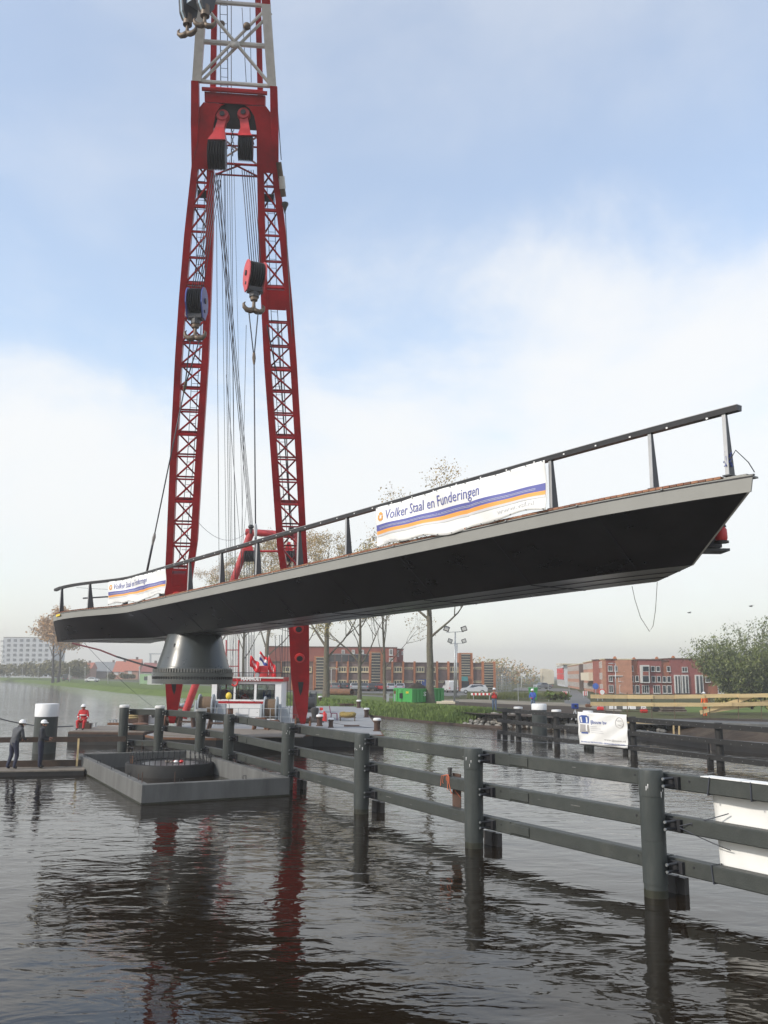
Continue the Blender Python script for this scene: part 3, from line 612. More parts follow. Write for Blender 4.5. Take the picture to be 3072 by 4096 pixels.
# lines from the head back to the gantry and deck
GT = D(1003,2112,63.0)
for (xa, ya, xb, yb, Yb, rr) in ((858,700,998,2105,63,0.020),(866,700,1003,2105,63,0.020),(872,720,1007,2105,63,0.018),(880,720,1011,2105,63,0.018),(884,700,912,2700,61,0.012),(908,640,935,2700,61,0.012),(917,640,950,2720,61,0.012),(935,640,975,2300,62,0.010),(845,720,800,1420,50,0.012),(866,860,880,2800,60,0.014),(896,700,922,2700,61,0.014),(900,700,930,2700,61,0.014),(925,480,944,2790,62,0.014),(905,1500,968,2260,62,0.014),(985,1300,955,2700,62,0.012),(925,0,925,700,38,0.02),(1080,0,1125,640,37,0.02),(968,30,985,330,37.6,0.015),(1000,30,1005,330,37.6,0.015)):
    a = D(xa, ya, 37.6 if yb > 800 else 36); b = D(xb, yb, Yb); rope(a, b, rr, nm='stay_rope')
rope(C(2.32,28.9,0.1), D(1218,2240,48), 0.02, nm='stay_rope')
for xo in (1108,1125): rope(D(xo,1290,43.5), D(1165,2160,47.3), 0.03, nm='stay_rope')
rope(D(1068,1300,38), D(1120,1560,44), 0.03, nm='stay_rope')
rope(D(785,2080,46), GT, 0.012, sg_=1.0, nm='stay_rope')
q = MB()                                 # chain with bottle screw in the middle of the head
for k in range(9):
    c = D(931, 505+k*14, 36.8); q.tube([c+V((.05*math.cos(a) if k%2 else 0, .05*math.cos(a) if not k%2 else 0, .09*math.sin(a))) for a in np.arange(0,6.9,.62)], 0.018, 5, cap=False)
q.build('head_chain', 'black_steel', crane)
# lifting slings from the two hooks to the deck
sl1 = HB1+V((0,0,-1.74)); sl2 = HB2+V((0,0,-1.74))
for (top, px, py, Yb, lab) in ((sl1,585,2300,41.5,'steel lifting sling running down left from the blue hook block'),(sl2,1024,2310,35.2,'steel lifting sling hanging straight down from the pink-red hook block')):
    b = D(px, py, Yb); t_ = thing('lifting_sling', lab, 'sling', b, 'lifting slings of the bridge'); sk = top.lerp(b, 0.19)
    for dx in (-0.09, 0.09):
        q = MB(); q.tube([top+V((dx*2.2,0,0.1)), top+V((dx*2.2,0,-0.1)), sk], 0.028, 6); q.build('sling_leg', 'rope', t_, smooth='all')
    q = MB(); q.tube([sk+(top-sk).normalized()*.25, sk, sk-(top-sk).normalized()*.3], [0.06,0.085,0.04], 8); q.build('socket', 'hook_steel', t_, smooth=True)
    e = top.lerp(b, 0.83)
    q = MB(); q.tube([sk, e], 0.03, 6); q.build('sling_rope', 'rope', t_, smooth='all')
    q = MB(); q.tube([e+(top-e).normalized()*.2, e, e-(top-e).normalized()*.4], [0.05,0.085,0.05], 8); q.build('socket', 'post_edge', t_, smooth=True)
    q = MB(); q.tube([e, b], 0.055, 6); q.build('sling_tail', 'rope', t_, smooth='all')

mat('algae', (0.022,0.023,0.013), 0.45, var=0.5, vs=6)
# ================================================================== near guide fender (grey piles and rails)
FZ = 2.17
FP = [S(498,2830,FZ), S(640,2833,FZ), S(805,2845,FZ), S(918,2857,FZ), S(1154,2892,FZ), S(1449,2933,FZ), S(1893,2992,FZ), S(2602,3076,FZ)]
FP.append(FP[-1]*2 - FP[-2])
FP = [V((p.x,p.y,0)) for p in FP]
fender = thing('guide_fender', 'long grey steel guide fender of round piles and triple rails crossing the foreground water', 'fender', FP[6])
RZ = (1.96, 1.23, 0.52)
def fdir(i):
    a = FP[max(i-1,0)]; b = FP[min(i+1,len(FP)-1)]; return (b-a).normalized()
for i, p in enumerate(FP):
    d = fdir(i); bk = V((-d.y, d.x, 0)); bk = bk if bk.y > 0 else -bk
    rr = 0.215
    q = MB(); q.lathe(p, [(rr-.012,-0.6),(rr-.012,0.22),(rr,0.222),(rr,0.95),(rr-.004,0.953),(rr-.004,0.957),(rr,0.96),(rr,1.70),(rr-.004,1.703),(rr-.004,1.707),(rr+.006,1.71),(rr+.006,2.10),(rr-.01,2.165),(rr-.05,FZ),(0,FZ+.005)], 36)
    pl = q.build('pile', 'fender_pile', fender, smooth=True)
    if i in (0,1,2):
        q = MB(); q.lathe(p+V((0,0,FZ+.005)), [(0,0),(rr+.02,0),(rr+.025,.03),(rr+.02,.09),(rr-.03,.12),(0,.125)], 28); q.build('white_cap', 'cap_white', pl, smooth=True)
    q = MB(); q.lathe(p, [(rr-.010,-.3),(rr-.008,.09),(rr-.009,.13)], 36); q.build('tide_mark', 'algae', pl, smooth=True)
    # dark sheet stub behind the pile
    q = MB(); q.box(p+bk*0.52-d*0.10+V((0,0,-0.1)), (0.30,0.12,0.80), (d,bk,V((0,0,1)))); q.box(p+bk*0.58+d*0.12+V((0,0,-0.1)), (0.16,0.12,0.76), (d,bk,V((0,0,1)))); q.build('stub_pile', 'pile_steel', fender)
    for z in RZ:                          # clamp: black jaw plates and a long bolt each side of the pile
        q = MB(); q.box(p+bk*0.25+d*0.30+V((0,0,z)), (0.26,0.10,0.20), (d,bk,V((0,0,1)))); jw_ = q.build('clamp', 'black_steel', fender)
        for zz in (-.05, .07):
            q = MB(); q.cyl(p+bk*0.34+d*0.33+V((0,0,z+zz)), p-bk*0.06+d*0.33+V((0,0,z+zz)), 0.024, 8); q.build('clamp_bolt', 'black_steel', jw_)
            q = MB(); q.cyl(p-bk*0.06+d*0.33+V((0,0,z+zz)), p-bk*0.085+d*0.33+V((0,0,z+zz)), 0.028, 6); q.build('bolt_end', 'bolt', jw_)
        q = MB(); q.cyl(p+bk*0.25-d*0.26+V((0,0,z+.05)), p+bk*0.14-d*0.26+V((0,0,z+.05)), 0.026, 8); q.build('bolt_end', 'bolt', fender)
def bevel_bar(q, a, b, w, h):
    a, b = V(a), V(b); z = (b-a).normalized(); x = z.cross(V((0,0,1))).normalized(); y = V((0,0,1)); c = 0.018
    prof = [(-w/2+c,-h/2),(w/2-c,-h/2),(w/2,-h/2+c),(w/2,h/2-c),(w/2-c,h/2),(-w/2+c,h/2),(-w/2,h/2-c),(-w/2,-h/2+c)]
    q.loft([[e+x*u_+y*v_ for u_, v_ in prof] for e in (a, b)])
for i in range(len(FP)-1):
    a, b = FP[i], FP[i+1]; d = (b-a).normalized(); bk = V((-d.y, d.x, 0)); bk = bk if bk.y > 0 else -bk
    for z in RZ:
        q = MB(); bevel_bar(q, a+bk*0.40+d*(0.06 if i else -0.2)+V((0,0,z)), b+bk*0.40-d*0.0+V((0,0,z)), 0.25, 0.27); rl = q.build('rail', 'fender_grey', fender)
        if i in (3, 6):                   # splice sleeve let into the rail
            q = MB(); bevel_bar(q, a+bk*0.385+d*0.95+V((0,0,z)), a+bk*0.385+d*1.55+V((0,0,z)), 0.27, 0.20); q.build('splice_sleeve', 'fender_grey', rl)
            q = MB(); q.box(a+bk*0.40+d*0.93+V((0,0,z)), (0.03,0.262,0.282), (d,bk,V((0,0,1)))); q.build('joint_plate', 'fender_pile', rl)
        for e, sgn in ((a,1),(b,-1)):
            q = MB(); q.cyl(e+bk*0.27+d*(0.62*sgn)+V((0,0,z+.04)), e+bk*0.262+d*(0.62*sgn)+V((0,0,z+.04)), 0.02, 6); q.build('rail_bolt', 'black_steel', rl)
# white sheet hung behind the rails at the right, with cord ties
a, b = FP[7], FP[8]; d = (b-a).normalized(); bk = V((-d.y,d.x,0)); bk = bk if bk.y > 0 else -bk
sh = thing('white_sheet', 'blank white banner back hung behind the rails at the right edge', 'banner', a+d*2.5)
q = MB(); nu, nv = 40, 14
def shp(i, j):
    u_, v_ = i/nu, j/nv; return a+d*(0.86+0.22*(v_-.9)*-1*0.5+u_*5)+bk*(0.56+0.03*math.sin(u_*14)+0.015*math.sin(u_*31+v_*4))+V((0,0,lerp(0.42,2.07,v_)))
q.add([shp(i,j) for j in range(nv+1) for i in range(nu+1)], [(j*(nu+1)+i, j*(nu+1)+i+1, (j+1)*(nu+1)+i+1, (j+1)*(nu+1)+i) for j in range(nv) for i in range(nu)])
cl = q.build('cloth', 'banner', sh, smooth='all', fix=False); md = cl.modifiers.new('thick','SOLIDIFY'); md.thickness = 0.004
for k in range(3):                       # folded over the top rail
    q = MB(); s0 = 0.86+k*0.82; q.box(a+d*(s0+0.40)+bk*0.42+V((0,0,2.108)), (0.80,0.30,0.012), (d,bk,V((0,0,1)))); q.build('top_fold', 'banner', sh)
for k, (s0, z, tilt) in enumerate(((1.0,1.96,.05),(1.85,1.96,.0),(1.02,0.52,-.03),(2.3,0.52,0),(2.7,1.96,0.02))):
    q = MB(); c = a+d*s0+bk*0.40; pts = [c-bk*.14+V((0,0,z-.145)), c-bk*.14+V((0,0,z+.145))+d*tilt, c+bk*.14+V((0,0,z+.145))+d*tilt, c+bk*.14+V((0,0,z-.145)), c-bk*.14+V((0,0,z-.145))]; q.tube(pts, 0.012, 5); q.build('cord_tie', 'rope', sh)
for z1, z2 in ((1.23,1.52),(1.20,0.92)):
    q = MB(); q.tube(sag(a+d*0.42+bk*0.2+V((0,0,z1)), a+d*1.22+bk*0.5+V((0,0,z2)), 0.01), 0.009, 5); q.build('cord', 'rope', sh)
# rusty plate lashed to the middle rail with orange twine
a, b = FP[5], FP[6]; d = (b-a).normalized(); bk = V((-d.y,d.x,0)); bk = bk if bk.y > 0 else -bk
c = a+d*3.95+bk*0.40
rp = thing('rusty_plate', 'small rusty steel plate tied with orange rope to the middle rail', 'steel plate', c+V((0,0,1.2)))
q = MB(); q.box(c+bk*0.17+V((0,0,1.02)), (0.36,0.02,0.82), (d,bk,V((0,0,1)))); q.build('plate', 'rust_dark', rp)
q = MB(); q.cyl(c-d*.12+bk*.05+V((0,0,1.36)), c-d*.12+bk*.05+V((0,0,1.55)), 0.05, 10); q.cyl(c-d*.12+bk*.05+V((0,0,1.53)), c-d*.12+bk*.05+V((0,0,1.56)), 0.062, 10); q.build('pipe_stub', 'pile_steel', rp)
mat('orange_rope', (0.62,0.16,0.07), 0.7, var=0.15)
for k in range(6):
    x = random.uniform(-.28,.22)
    q = MB(); q.tube([c+d*(-.12+random.uniform(-.05,.05))-bk*.02+V((0,0,1.40)), c+d*x-bk*.14+V((0,0,1.37)), c+d*(x*1.1)-bk*.15+V((0,0,1.37-abs(x)*.8-.05)), c+d*(x*.9+random.uniform(-.05,.2))+bk*(.16 if k%2 else -.15)+V((0,0,random.uniform(.85,1.15)))], 0.008, 5); q.build('rope_strand', 'orange_rope', rp)

mat('drum_dark', (0.026,0.026,0.026), 0.6, var=0.3, vs=2, bump=0.2, bs=20, dirt=0.4, dcol=(0.045,0.042,0.038), spec=0.25)
# ================================================================== concrete caisson with pivot drum
CF, CL_, CRt = S(568,3139,0.57), S(321,3015,0.57), S(1160,3109,0.57)
ex = (V((CRt.x-CF.x, CRt.y-CF.y, 0))); ew = ex.length; ex.normalize(); ey = V((-ex.y,ex.x,0)); el_ = (CL_-CF).dot(ey); c0 = V((CF.x,CF.y,0))
cais = thing('concrete_caisson', 'open rectangular concrete caisson floating in front of the piles', 'caisson', c0+ex*ew/2+ey*el_/2)
TW = 0.24; ZT = 0.57
def K(u_, v_, z): return c0+ex*u_+ey*v_+V((0,0,z))
for nm, u0_, u1_, v0_, v1_ in (('wall',0,ew,0,TW),('wall',0,ew,el_-TW,el_),('wall',0,TW,TW,el_-TW),('wall',ew-TW,ew,TW,el_-TW)):
    q = MB(); q.box(K((u0_+u1_)/2,(v0_+v1_)/2,(ZT-1.2)/2), (u1_-u0_, v1_-v0_, ZT+1.2), (ex,ey,V((0,0,1)))); w_ = q.build('wall', 'concrete', cais); md = w_.modifiers.new('bev','BEVEL'); md.width = 0.02; md.segments = 2
q = MB(); q.box(K(ew/2,el_/2,-0.62), (ew-2*TW+.02,el_-2*TW+.02,0.3), (ex,ey,V((0,0,1)))); q.build('floor', 'concrete_wet', cais)
dc = S(690,3040,0.50); dc = V((dc.x,dc.y,0)); ofs = (dc-c0).dot(ex); dc = dc + ex*(ew/2-ofs)*0.1
DR = 1.68
q = MB(); q.lathe(dc, [(DR,-0.55),(DR,0.40),(DR-.03,0.44),(DR-.15,0.445),(DR-.17,0.40),(0,0.37)], 64); drum = q.build('pivot_drum', 'drum_dark', cais, smooth=True)
q = MB(); q.lathe((0,0,0), [(0.017,0),(0.017,0.20),(0.034,0.20),(0.034,0.25),(0.017,0.25),(0.017,0.34),(0,0.34)], 6); o = q.build('anchor_bar', 'black_steel'); abm = o.data; bpy.data.objects.remove(o)
for k in range(44):
    a_ = 2*math.pi*k/44; o = put('anchor_bar', abm, drum); o.location = dc+V((math.cos(a_)*1.53, math.sin(a_)*1.53, 0.42)) - root_loc(cais)
q = MB(); q.lathe(dc+V((0,0,.36)), [(0,0),(1.35,0),(1.35,.03),(0,.035)], 40); q.build('wet_top', 'soffit_flat', drum, smooth=True)
for k in range(6):                       # rags, offcuts and a red bundle left on the drum
    c = dc+V((random.uniform(-.25,.5),random.uniform(-.2,.3),0.45)); q = MB(); q.sphere(c, random.uniform(.05,.09), 8, 6, (1.3,1,.7)); q.build('rag', ('red_bright','white','weathered_wood','red_bright','weathered_wood','white')[k], drum)
q = MB(); q.box(dc+V((-1.38,-.45,.54)), (.10,.10,.26)); q.build('orange_block', 'rust', drum)
q = MB(); lift_pts = [(0.12,2.2),(0.12,4.6),(0.12,7.0),(0.12,9.5),(1.2,0.12),(3.2,0.12),(ew-.12,2.0),(ew-.12,5.0),(ew-.12,8.0),(1.5,el_-.12),(3.4,el_-.12)]
for u_, v_ in lift_pts:
    q = MB(); q.tube([K(u_-.05,v_,ZT-.02),K(u_-.05,v_,ZT+.10),K(u_+.05,v_,ZT+.10),K(u_+.05,v_,ZT-.02)], 0.014, 5); q.build('lifting_eye', 'black_steel', cais)
for u_, v_, h_ in ((0.12,0.5,.30),(1.0,0.12,.32),(0.15,10.2,.22),(2.6,el_-.1,.4),(0.15,1.1,.2)):
    q = MB(); q.cyl(K(u_,v_,ZT-.05), K(u_,v_,ZT+h_), 0.012, 6); q.build('rebar_end', 'rust_dark', cais)
# algae line where the walls meet the water
for (u0_,v0_,u1_,v1_) in ((-.004,-.004,ew+.004,-.004),(-.004,-.004,-.004,el_)):
    q = MB(); q.box((K(u0_,v0_,.0)+K(u1_,v1_,.0))/2, ((K(u1_,v1_,0)-K(u0_,v0_,0)).length, .008, .10), ((K(u1_,v1_,0)-K(u0_,v0_,0)).normalized(), V((0,0,1)).cross((K(u1_,v1_,0)-K(u0_,v0_,0)).normalized()), V((0,0,1)))); q.build('algae_line', 'algae', cais)

# ================================================================== work pier at the left
pier = thing('work_pier', 'low timber work walkway with brown handrail at the left edge', 'walkway', (-15,33.4,0))
PA = V((-21.5,31.6,0)); PB = V((-11.2,34.2,0)); pd = (PB-PA).normalized(); pk = V((-pd.y,pd.x,0)); PL = (PB-PA).length
q = MB(); q.box(PA+pd*PL/2+pk*0.55+V((0,0,-0.02)), (PL,1.25,0.34), (pd,pk,V((0,0,1)))); q.build('pontoon', 'hull_black', pier)
for k in range(7):
    q = MB(); q.box(PA+pd*PL/2+pk*(0.02+k*0.185)+V((0,0,0.175+random.uniform(0,.006))), (PL,0.175,0.05), (pd,pk,V((0,0,1)))); q.build('deck_board', 'weathered_wood', pier)
q = MB(); q.box(PA+pd*PL/2+pk*1.22+V((0,0,0.33)), (PL,0.05,0.24), (pd,pk,V((0,0,1)))); q.build('toe_board', 'brown_timber', pier)
q = MB(); q.box(PA+pd*(PL/2+0.65)+pk*1.26+V((0,0,1.22)), (PL+1.5,0.05,0.20), (pd,pk,V((0,0,1)))); q.build('handrail', 'brown_timber', pier)
for s_, mt in ((3.2,'brown_timber'),(7.1,'brown_timber'),(10.25,'new_wood')):
    q = MB(); q.box(PA+pd*s_+pk*1.20+V((0,0,0.70)), (0.07,0.06,1.1), (pd,pk,V((0,0,1)))); q.build('rail_post', mt, pier)
wp = S(175,3012,0)
mp_ = thing('mooring_pile', 'thick dark mooring pile with white painted top behind the left walkway', 'mooring pile', (wp.x,wp.y,0))
q = MB(); q.lathe(wp, [(0.53,-1),(0.53,1.72)], 40); q.build('shaft', 'fender_pile', mp_, smooth=True)
q = MB(); q.lathe(wp, [(0.53,1.70),(0.545,1.70),(0.545,2.27),(0.52,2.30),(0,2.31)], 40); q.build('white_top', 'cap_white', mp_, smooth=True)

# ================================================================== crane barge
BZ = 0.65
barge = thing('crane_barge', 'low flat dark crane barge with wood and grey deck behind the grey piles', 'barge', (-6,60,0))
def ZB(x, y, z=BZ): return S(x, y, z)
fr_ = ZB(1535,2940); fl_ = V((-12.2,47.4,BZ)); 
outl = [V((fr_.x-0.0,fr_.y,0)), V((fr_.x-3.8,fr_.y+.3,0)), V((fr_.x-5.2,fr_.y-1.0,0)), V((-8.2,44.6,0)), V((-11.3,45.0,0)), V((-12.2,46.4,0)), V((-12.6,90,0)), V((-2.0,90,0))]
q = MB(); q.prism([p+V((0,0,-.5)) for p in outl], V((0,0,.5+BZ-.10))); q.build('hull', 'hull_black', barge)
q = MB(); q.prism([p+V((0,0,BZ-.10)) for p in outl], V((0,0,.10))); q.build('rubbing_strake', 'rust', barge)
q = MB(); q.prism([V((p.x*.99-.08,p.y+.15,BZ)) for p in outl], V((0,0,.012))); q.build('steel_deck', 'deck_grey', barge)
q = MB(); q.prism([V((x,y,BZ+.012)) for x, y in ((-11.0,45.4),(-8.0,45.0),(-4.0,45.3),(-3.9,51.5),(-11.9,51.5),(-11.9,46.8))], V((0,0,.05))); q.build('wood_deck', 'deck_wood', barge)
pA = ZB(272,2928); pont = thing('side_pontoon', 'small low pontoon with wooden deck under the seated worker', 'pontoon', (pA.x,pA.y,0))
pp = [V((pA.x,pA.y,0)), V((-12.7,pA.y-.3,0)), V((-12.7,pA.y+5.2,0)), V((pA.x-.1,pA.y+5.4,0))]
q = MB(); q.prism([p+V((0,0,-.5)) for p in pp], V((0,0,.5+BZ-.1))); q.build('hull', 'hull_black', pont)
q = MB(); q.prism([p+V((0,0,BZ-.1)) for p in pp], V((0,0,.10))); q.build('rubbing_strake', 'rust_dark', pont)
for k in range(10):
    q = MB(); x0_ = pA.x+.06+k*0.40; q.box((x0_+.19,pA.y+2.55,BZ+.02), (.385,5.0,.05)); q.build('deck_board', 'deck_wood', pont)
# hull fittings along the pontoon: coaming, timber baulk, cleats
for x, y, w_, h_, mt, nm, lb in ((335,2918,0.75,0.30,'rust_dark','timber_baulk','rusty timber baulk the red worker sits on'),(462,2903,0.9,0.10,'rust','timber_baulk','flat rusty beam lying near the far edge of the small pontoon')):
    p = ZB(x, y); q = MB(); q.box((p.x,p.y,BZ+.045+h_/2), (w_,.35,h_)); q.box((p.x-.1,p.y+.02,BZ+.045+h_*1.15), (w_*.8,.3,h_*.3)); o = q.build(nm, mt); tag(o, lb, 'beam')
def bollard(x, y, lab, sc=1.0):
    p = ZB(x, y); t_ = thing('bollard', lab, 'bollard', p, 'brown bollards on the barge deck')
    q = MB(); q.lathe(p, [(.20*sc,0),(.20*sc,.06),(.15*sc,.07),(.15*sc,.42*sc),(.19*sc,.45*sc),(.19*sc,.52*sc)], 16); q.build('post', 'rust_dark', t_, smooth=True)
    q = MB(); q.lathe(p, [(.19*sc,.52*sc),(.20*sc,.53*sc),(.20*sc,.60*sc),(.15*sc,.64*sc),(0,.65*sc)], 16); q.build('cap', 'cap_white', t_, smooth=True)
bollard(1278,2905,'brown bollard with white cap beside the red and white barrier', 1.1); bollard(1323,2911,'brown bollard with white cap in front of the purple chair', 0.9)
bollard(1508,2925,'brown bollard with white cap at the near right barge corner', 1.15); bollard(1466,2870,'brown bollard with white cap on the right barge edge, second from the corner', 1.1)
bollard(1435,2832,'brown bollard with white cap farthest back on the right barge edge', 1.2); bollard(1280,2812,'brown bollard with white cap behind the barrier near the big black drum', 1.2)
bollard(322,2962-40,'short grey bollard on the small pontoon beside the seated worker', 0.6) if 0 else None
def block(nm, lab, cat, x, y, w_, d_, h_, mt, z=BZ):
    p = S(x, y, z); q = MB(); q.box((p.x,p.y,z+h_/2), (w_,d_,h_)); o = q.build(nm, mt, None); tag(o, lab, cat); md = o.modifiers.new('b','BEVEL'); md.width = .02; return o
for x, y, lab in ((373,2905,'small grey deck cleat just right of the seated worker'),(444,2892,'larger grey double cleat near the middle of the small pontoon'),(470,2892,'grey cleat at the far side of the small pontoon')):
    p = ZB(x, y+6); q = MB(); q.box((p.x,p.y,BZ+.05), (.34,.2,.04)); q.cyl((p.x-.1,p.y,BZ+.05),(p.x-.1,p.y,BZ+.30),.055,10); q.cyl((p.x+.1,p.y,BZ+.05),(p.x+.1,p.y,BZ+.30),.055,10); q.box((p.x,p.y,BZ+.30),(.40,.12,.07)); o = q.build('cleat', 'galv', smooth=True); tag(o, lab, 'cleat', 'grey cleats on the pontoon')
# wheelhouse
WY = 60.0
wh0 = D(845,2800,WY).x; wh1 = D(1124,2800,WY).x; WZ0, WZ1 = BZ+.012, D(980,2706,WY).z
cab = thing('wheelhouse', 'white barge wheelhouse with red roof band under the bridge pedestal', 'wheelhouse', ((wh0+wh1)/2, WY+1.5, WZ0))
W_ = wh1-wh0; zc = lambda y: D(980,y,WY).z
def front(u0_, u1_, z0_, z1_, mt, nm, par=cab, d_=0.06, y_=WY): 
    q = MB(); q.box((wh0+W_*(u0_+u1_)/2, y_+d_/2, (z0_+z1_)/2), (W_*(u1_-u0_), d_, z1_-z0_)); return q.build(nm, mt, par)
zw0, zw1 = zc(2798), zc(2736)
front(0,1,WZ0,zw0,'white','lower_wall'); front(0,1,zw1,zc(2724),'white','upper_wall')
us = [0.0,0.075,0.315,0.345,0.61,0.645,0.91,1.0]
for k in (0,2,4,6): front(us[k],us[k+1],zw0,zw1,'white','window_pier')
for k in (1,3,5):
    wn = front(us[k]+.004,us[k+1]-.004,zw0+.01,zw1-.01,'pane','window',d_=0.012,y_=WY+.03)
    for (a_, b_, c_, e_) in ((us[k],us[k+1],zw0,zw0+.05),(us[k],us[k+1],zw1-.05,zw1)): front(a_,b_,c_,e_,'black_steel','window_frame',wn,.02,WY-.004)
    for u_ in (us[k], us[k+1]-.012): front(u_,u_+.012,zw0+.05,zw1-.05,'black_steel','window_frame',wn,.02,WY-.004)
front(0.10,0.82,zc(2814),zc(2805),'red','red_stripe',d_=0.012,y_=WY-.014)
q = MB(); q.box(((wh0+wh1)/2, WY+1.6, (zc(2725)+zc(2708))/2), (W_+.25,3.5,zc(2708)-zc(2725))); rf = q.build('roof', 'red', cab)
front(-0.03,1.03,zc(2713),zc(2707),'crane_white','roof_edge',rf,.05,WY-.2)
for nm, u_ in (('side_wall',0.0),('side_wall',1.0)):
    q = MB(); q.box((wh0+W_*u_+(0.03 if u_ == 0 else -.03), WY+1.65, (WZ0+zc(2724))/2), (.06,3.15,zc(2724)-WZ0)); q.build(nm, 'white', cab)
q = MB(); q.box(((wh0+wh1)/2, WY+3.25, (WZ0+zw0)/2+.3), (W_,.06,zw0-WZ0+.6)); q.build('rear_wall', 'white', cab)
q = MB(); q.box(((wh0+wh1)/2, WY+1.7, WZ0+.02), (W_-.1,3.1,.04)); q.build('cabin_floor', 'deck_grey', cab)
lettering('MAMMOET', 1.0, lambda a, b: V((wh0+W_*0.42+a, WY-.215, zc(2723)+.02+b*.30)), 'white', rf, width=W_*0.30, bold=0.045)
q = MB(); q.lathe((wh0+W_*.70,WY+1.2,zc(2708)), [(.62,0),(.62,.18),(.5,.45),(.5,.62),(.4,.75),(0,.78)], 24); q.build('roof_funnel', 'red_bright', rf, smooth=True)
q = MB(); q.sphere((wh0+W_*.10,WY+.5,zc(2690)),.19,12,8); q.cyl((wh0+W_*.10,WY+.5,zc(2708)),(wh0+W_*.10,WY+.5,zc(2692)),.06,8); q.build('radar_dome', 'white', rf, smooth=True)
q = MB(); q.cyl((wh0+W_*.645,WY-.15,zc(2700)),(wh0+W_*.645,WY+.25,zc(2700)),.15,14); q.build('search_light', 'galv', rf, smooth=True)
q = MB(); q.tube([(wh0-.1,WY-.1,zc(2692)),(wh1+.5,WY-.1,zc(2690))], .03, 6); q.build('roof_rail', 'black_steel', rf)
for u_ in (.0,.2,.4,.6,.8,1.0):
    q = MB(); q.cyl((wh0+W_*u_,WY-.1,zc(2709)),(wh0+W_*u_,WY-.1,zc(2691)),.02,6); q.build('rail_stanchion', 'black_steel', rf)
# mast behind the cabin: lattice of thin red posts with dark cables
mast = thing('deck_mast', 'thin red lattice mast with crossbars behind the wheelhouse', 'mast', D(910,2850,63))
for x in (905,955):
    q = MB(); q.tube([D(x,2860,63), D(x,2560,63)], .05, 6); q.build('mast_leg', 'red', mast)
for y in (2600,2665,2720):
    q = MB(); q.tube([D(903,y,63), D(957,y,63)], .035, 6); q.build('crossbar', 'red', mast)
for k, (x0_, x1_) in enumerate(((985,985),(1000,998),(1012,1012),(1118,1128),(1126,1133),(1100,1113))):
    q = MB(); q.tube([D(x0_,2540,62.5), D(x1_,2850,62.5)], .022, 5); q.build('cable', 'rope', mast)
# gantry at the back of the barge
gan = thing('backstay_gantry', 'red tubular backstay gantry rising behind the bridge handrail', 'gantry', D(900,2850,66))
gtl, gtr = D(1005,2128,63), D(1190,2142,63)
q = MB(); q.tube([gtl, V((gtl.x-4.6,64.5,BZ))], .27, 14); q.build('gantry_leg', 'red_mid', gan, smooth=True)
q = MB(); q.tube([gtl-V((.4,0,0)), gtr], .25, 14); q.build('top_tube', 'red_mid', gan, smooth=True)
q = MB(); q.tube([gtr, V((gtr.x+.1,64.5,BZ))], .25, 14); q.build('gantry_leg', 'red_mid', gan, smooth=True)
q = MB(); q.tube([D(985,2205,63), D(1190,2205,63)], .08, 8); q.build('tie_tube', 'red', gan)
for x in (998,1155):
    sheaves(D(x,2225,62.7), (1,0,0), 5, .42, .15, gan, 'black_steel', 'gantry_sheave')
    q = MB(); c = D(x,2190,62.7); q.loft([[c+V((a_*.1,b_*.1,.4)) for a_, b_ in ((-1,-1),(1,-1),(1,1),(-1,1))],[c+V((a_*.3,b_*.15,-.25)) for a_, b_ in ((-1,-1),(1,-1),(1,1),(-1,1))]]); q.build('link_plate', 'red', gan)
    for k in range(5):
        q = MB(); q.tube([D(x-20+k*10,2235,62.7), D(x-30+k*12,2830,62.7)], .02, 5); q.build('stay_rope', 'rope', gan)
for c in (gtl+V((0,-.2,.35)), D(1165,2115,62.6)):
    q = MB(); q.sphere(c, .22, 10, 6, (1,1,.8)); q.cyl(c-V((0,0,.5)), c, .12, 8); q.build('rope_anchor', 'black_steel', gan, smooth=True)
# flags on the roof
def flag(lab, px, ptop, pbot, Y, cols, w_, h_, droop):
    a = D(px, ptop, Y); b = D(px, pbot, Y); t_ = thing('flag', lab, 'flag', b, 'flags on the wheelhouse roof')
    q = MB(); q.cyl(b, a+V((0,0,.1)), .02, 6); q.build('flag_pole', 'white', t_)
    for k, mt in enumerate(cols):
        v0_, v1_ = k/len(cols), (k+1)/len(cols); nu = 16
        def fp(u_, v_): return a+V((u_*w_*math.cos(droop), -.12*math.sin(u_*8+v_*2), -v_*h_-u_*w_*math.sin(droop)+.06*math.sin(u_*9)))
        q = MB(); q.add([fp(i/nu, lerp(v0_,v1_,j/4)) for j in range(5) for i in range(nu+1)], [(j*(nu+1)+i, j*(nu+1)+i+1, (j+1)*(nu+1)+i+1, (j+1)*(nu+1)+i) for j in range(4) for i in range(nu)])
        o = q.build('flag_cloth', mt, t_, smooth='all', fix=False); md = o.modifiers.new('t','SOLIDIFY'); md.thickness = .006
    if len(cols) == 1:
        q = MB()
        for k in range(5):
            u_, v_ = .25+k*.1, .3+.1*math.sin(k*2); q.add([fp(u_,v_)+V((0,-.02,0)), fp(u_+.07,v_+.03)+V((0,-.02,0)), fp(u_+.07,v_+.28)+V((0,-.02,0)), fp(u_,v_+.2)+V((0,-.02,0))], [(0,1,2,3)])
        q.build('flag_emblem', 'white', t_, kind='stuff')
mat('flag_red', (0.62,0.02,0.03), 0.7, var=0.1); mat('flag_white', (0.75,0.75,0.75), 0.7, var=0.1); mat('flag_blue', (0.04,0.08,0.32), 0.7, var=0.1)
flag('plain red flag with white emblem on the left of the wheelhouse roof', 1002, 2622, 2700, 60.6, ('flag_red',), .85, .75, .7)
flag('red white and blue striped flag between the two red flags', 1040, 2605, 2700, 61.2, ('flag_red','flag_white','flag_blue'), .75, .62, .75)
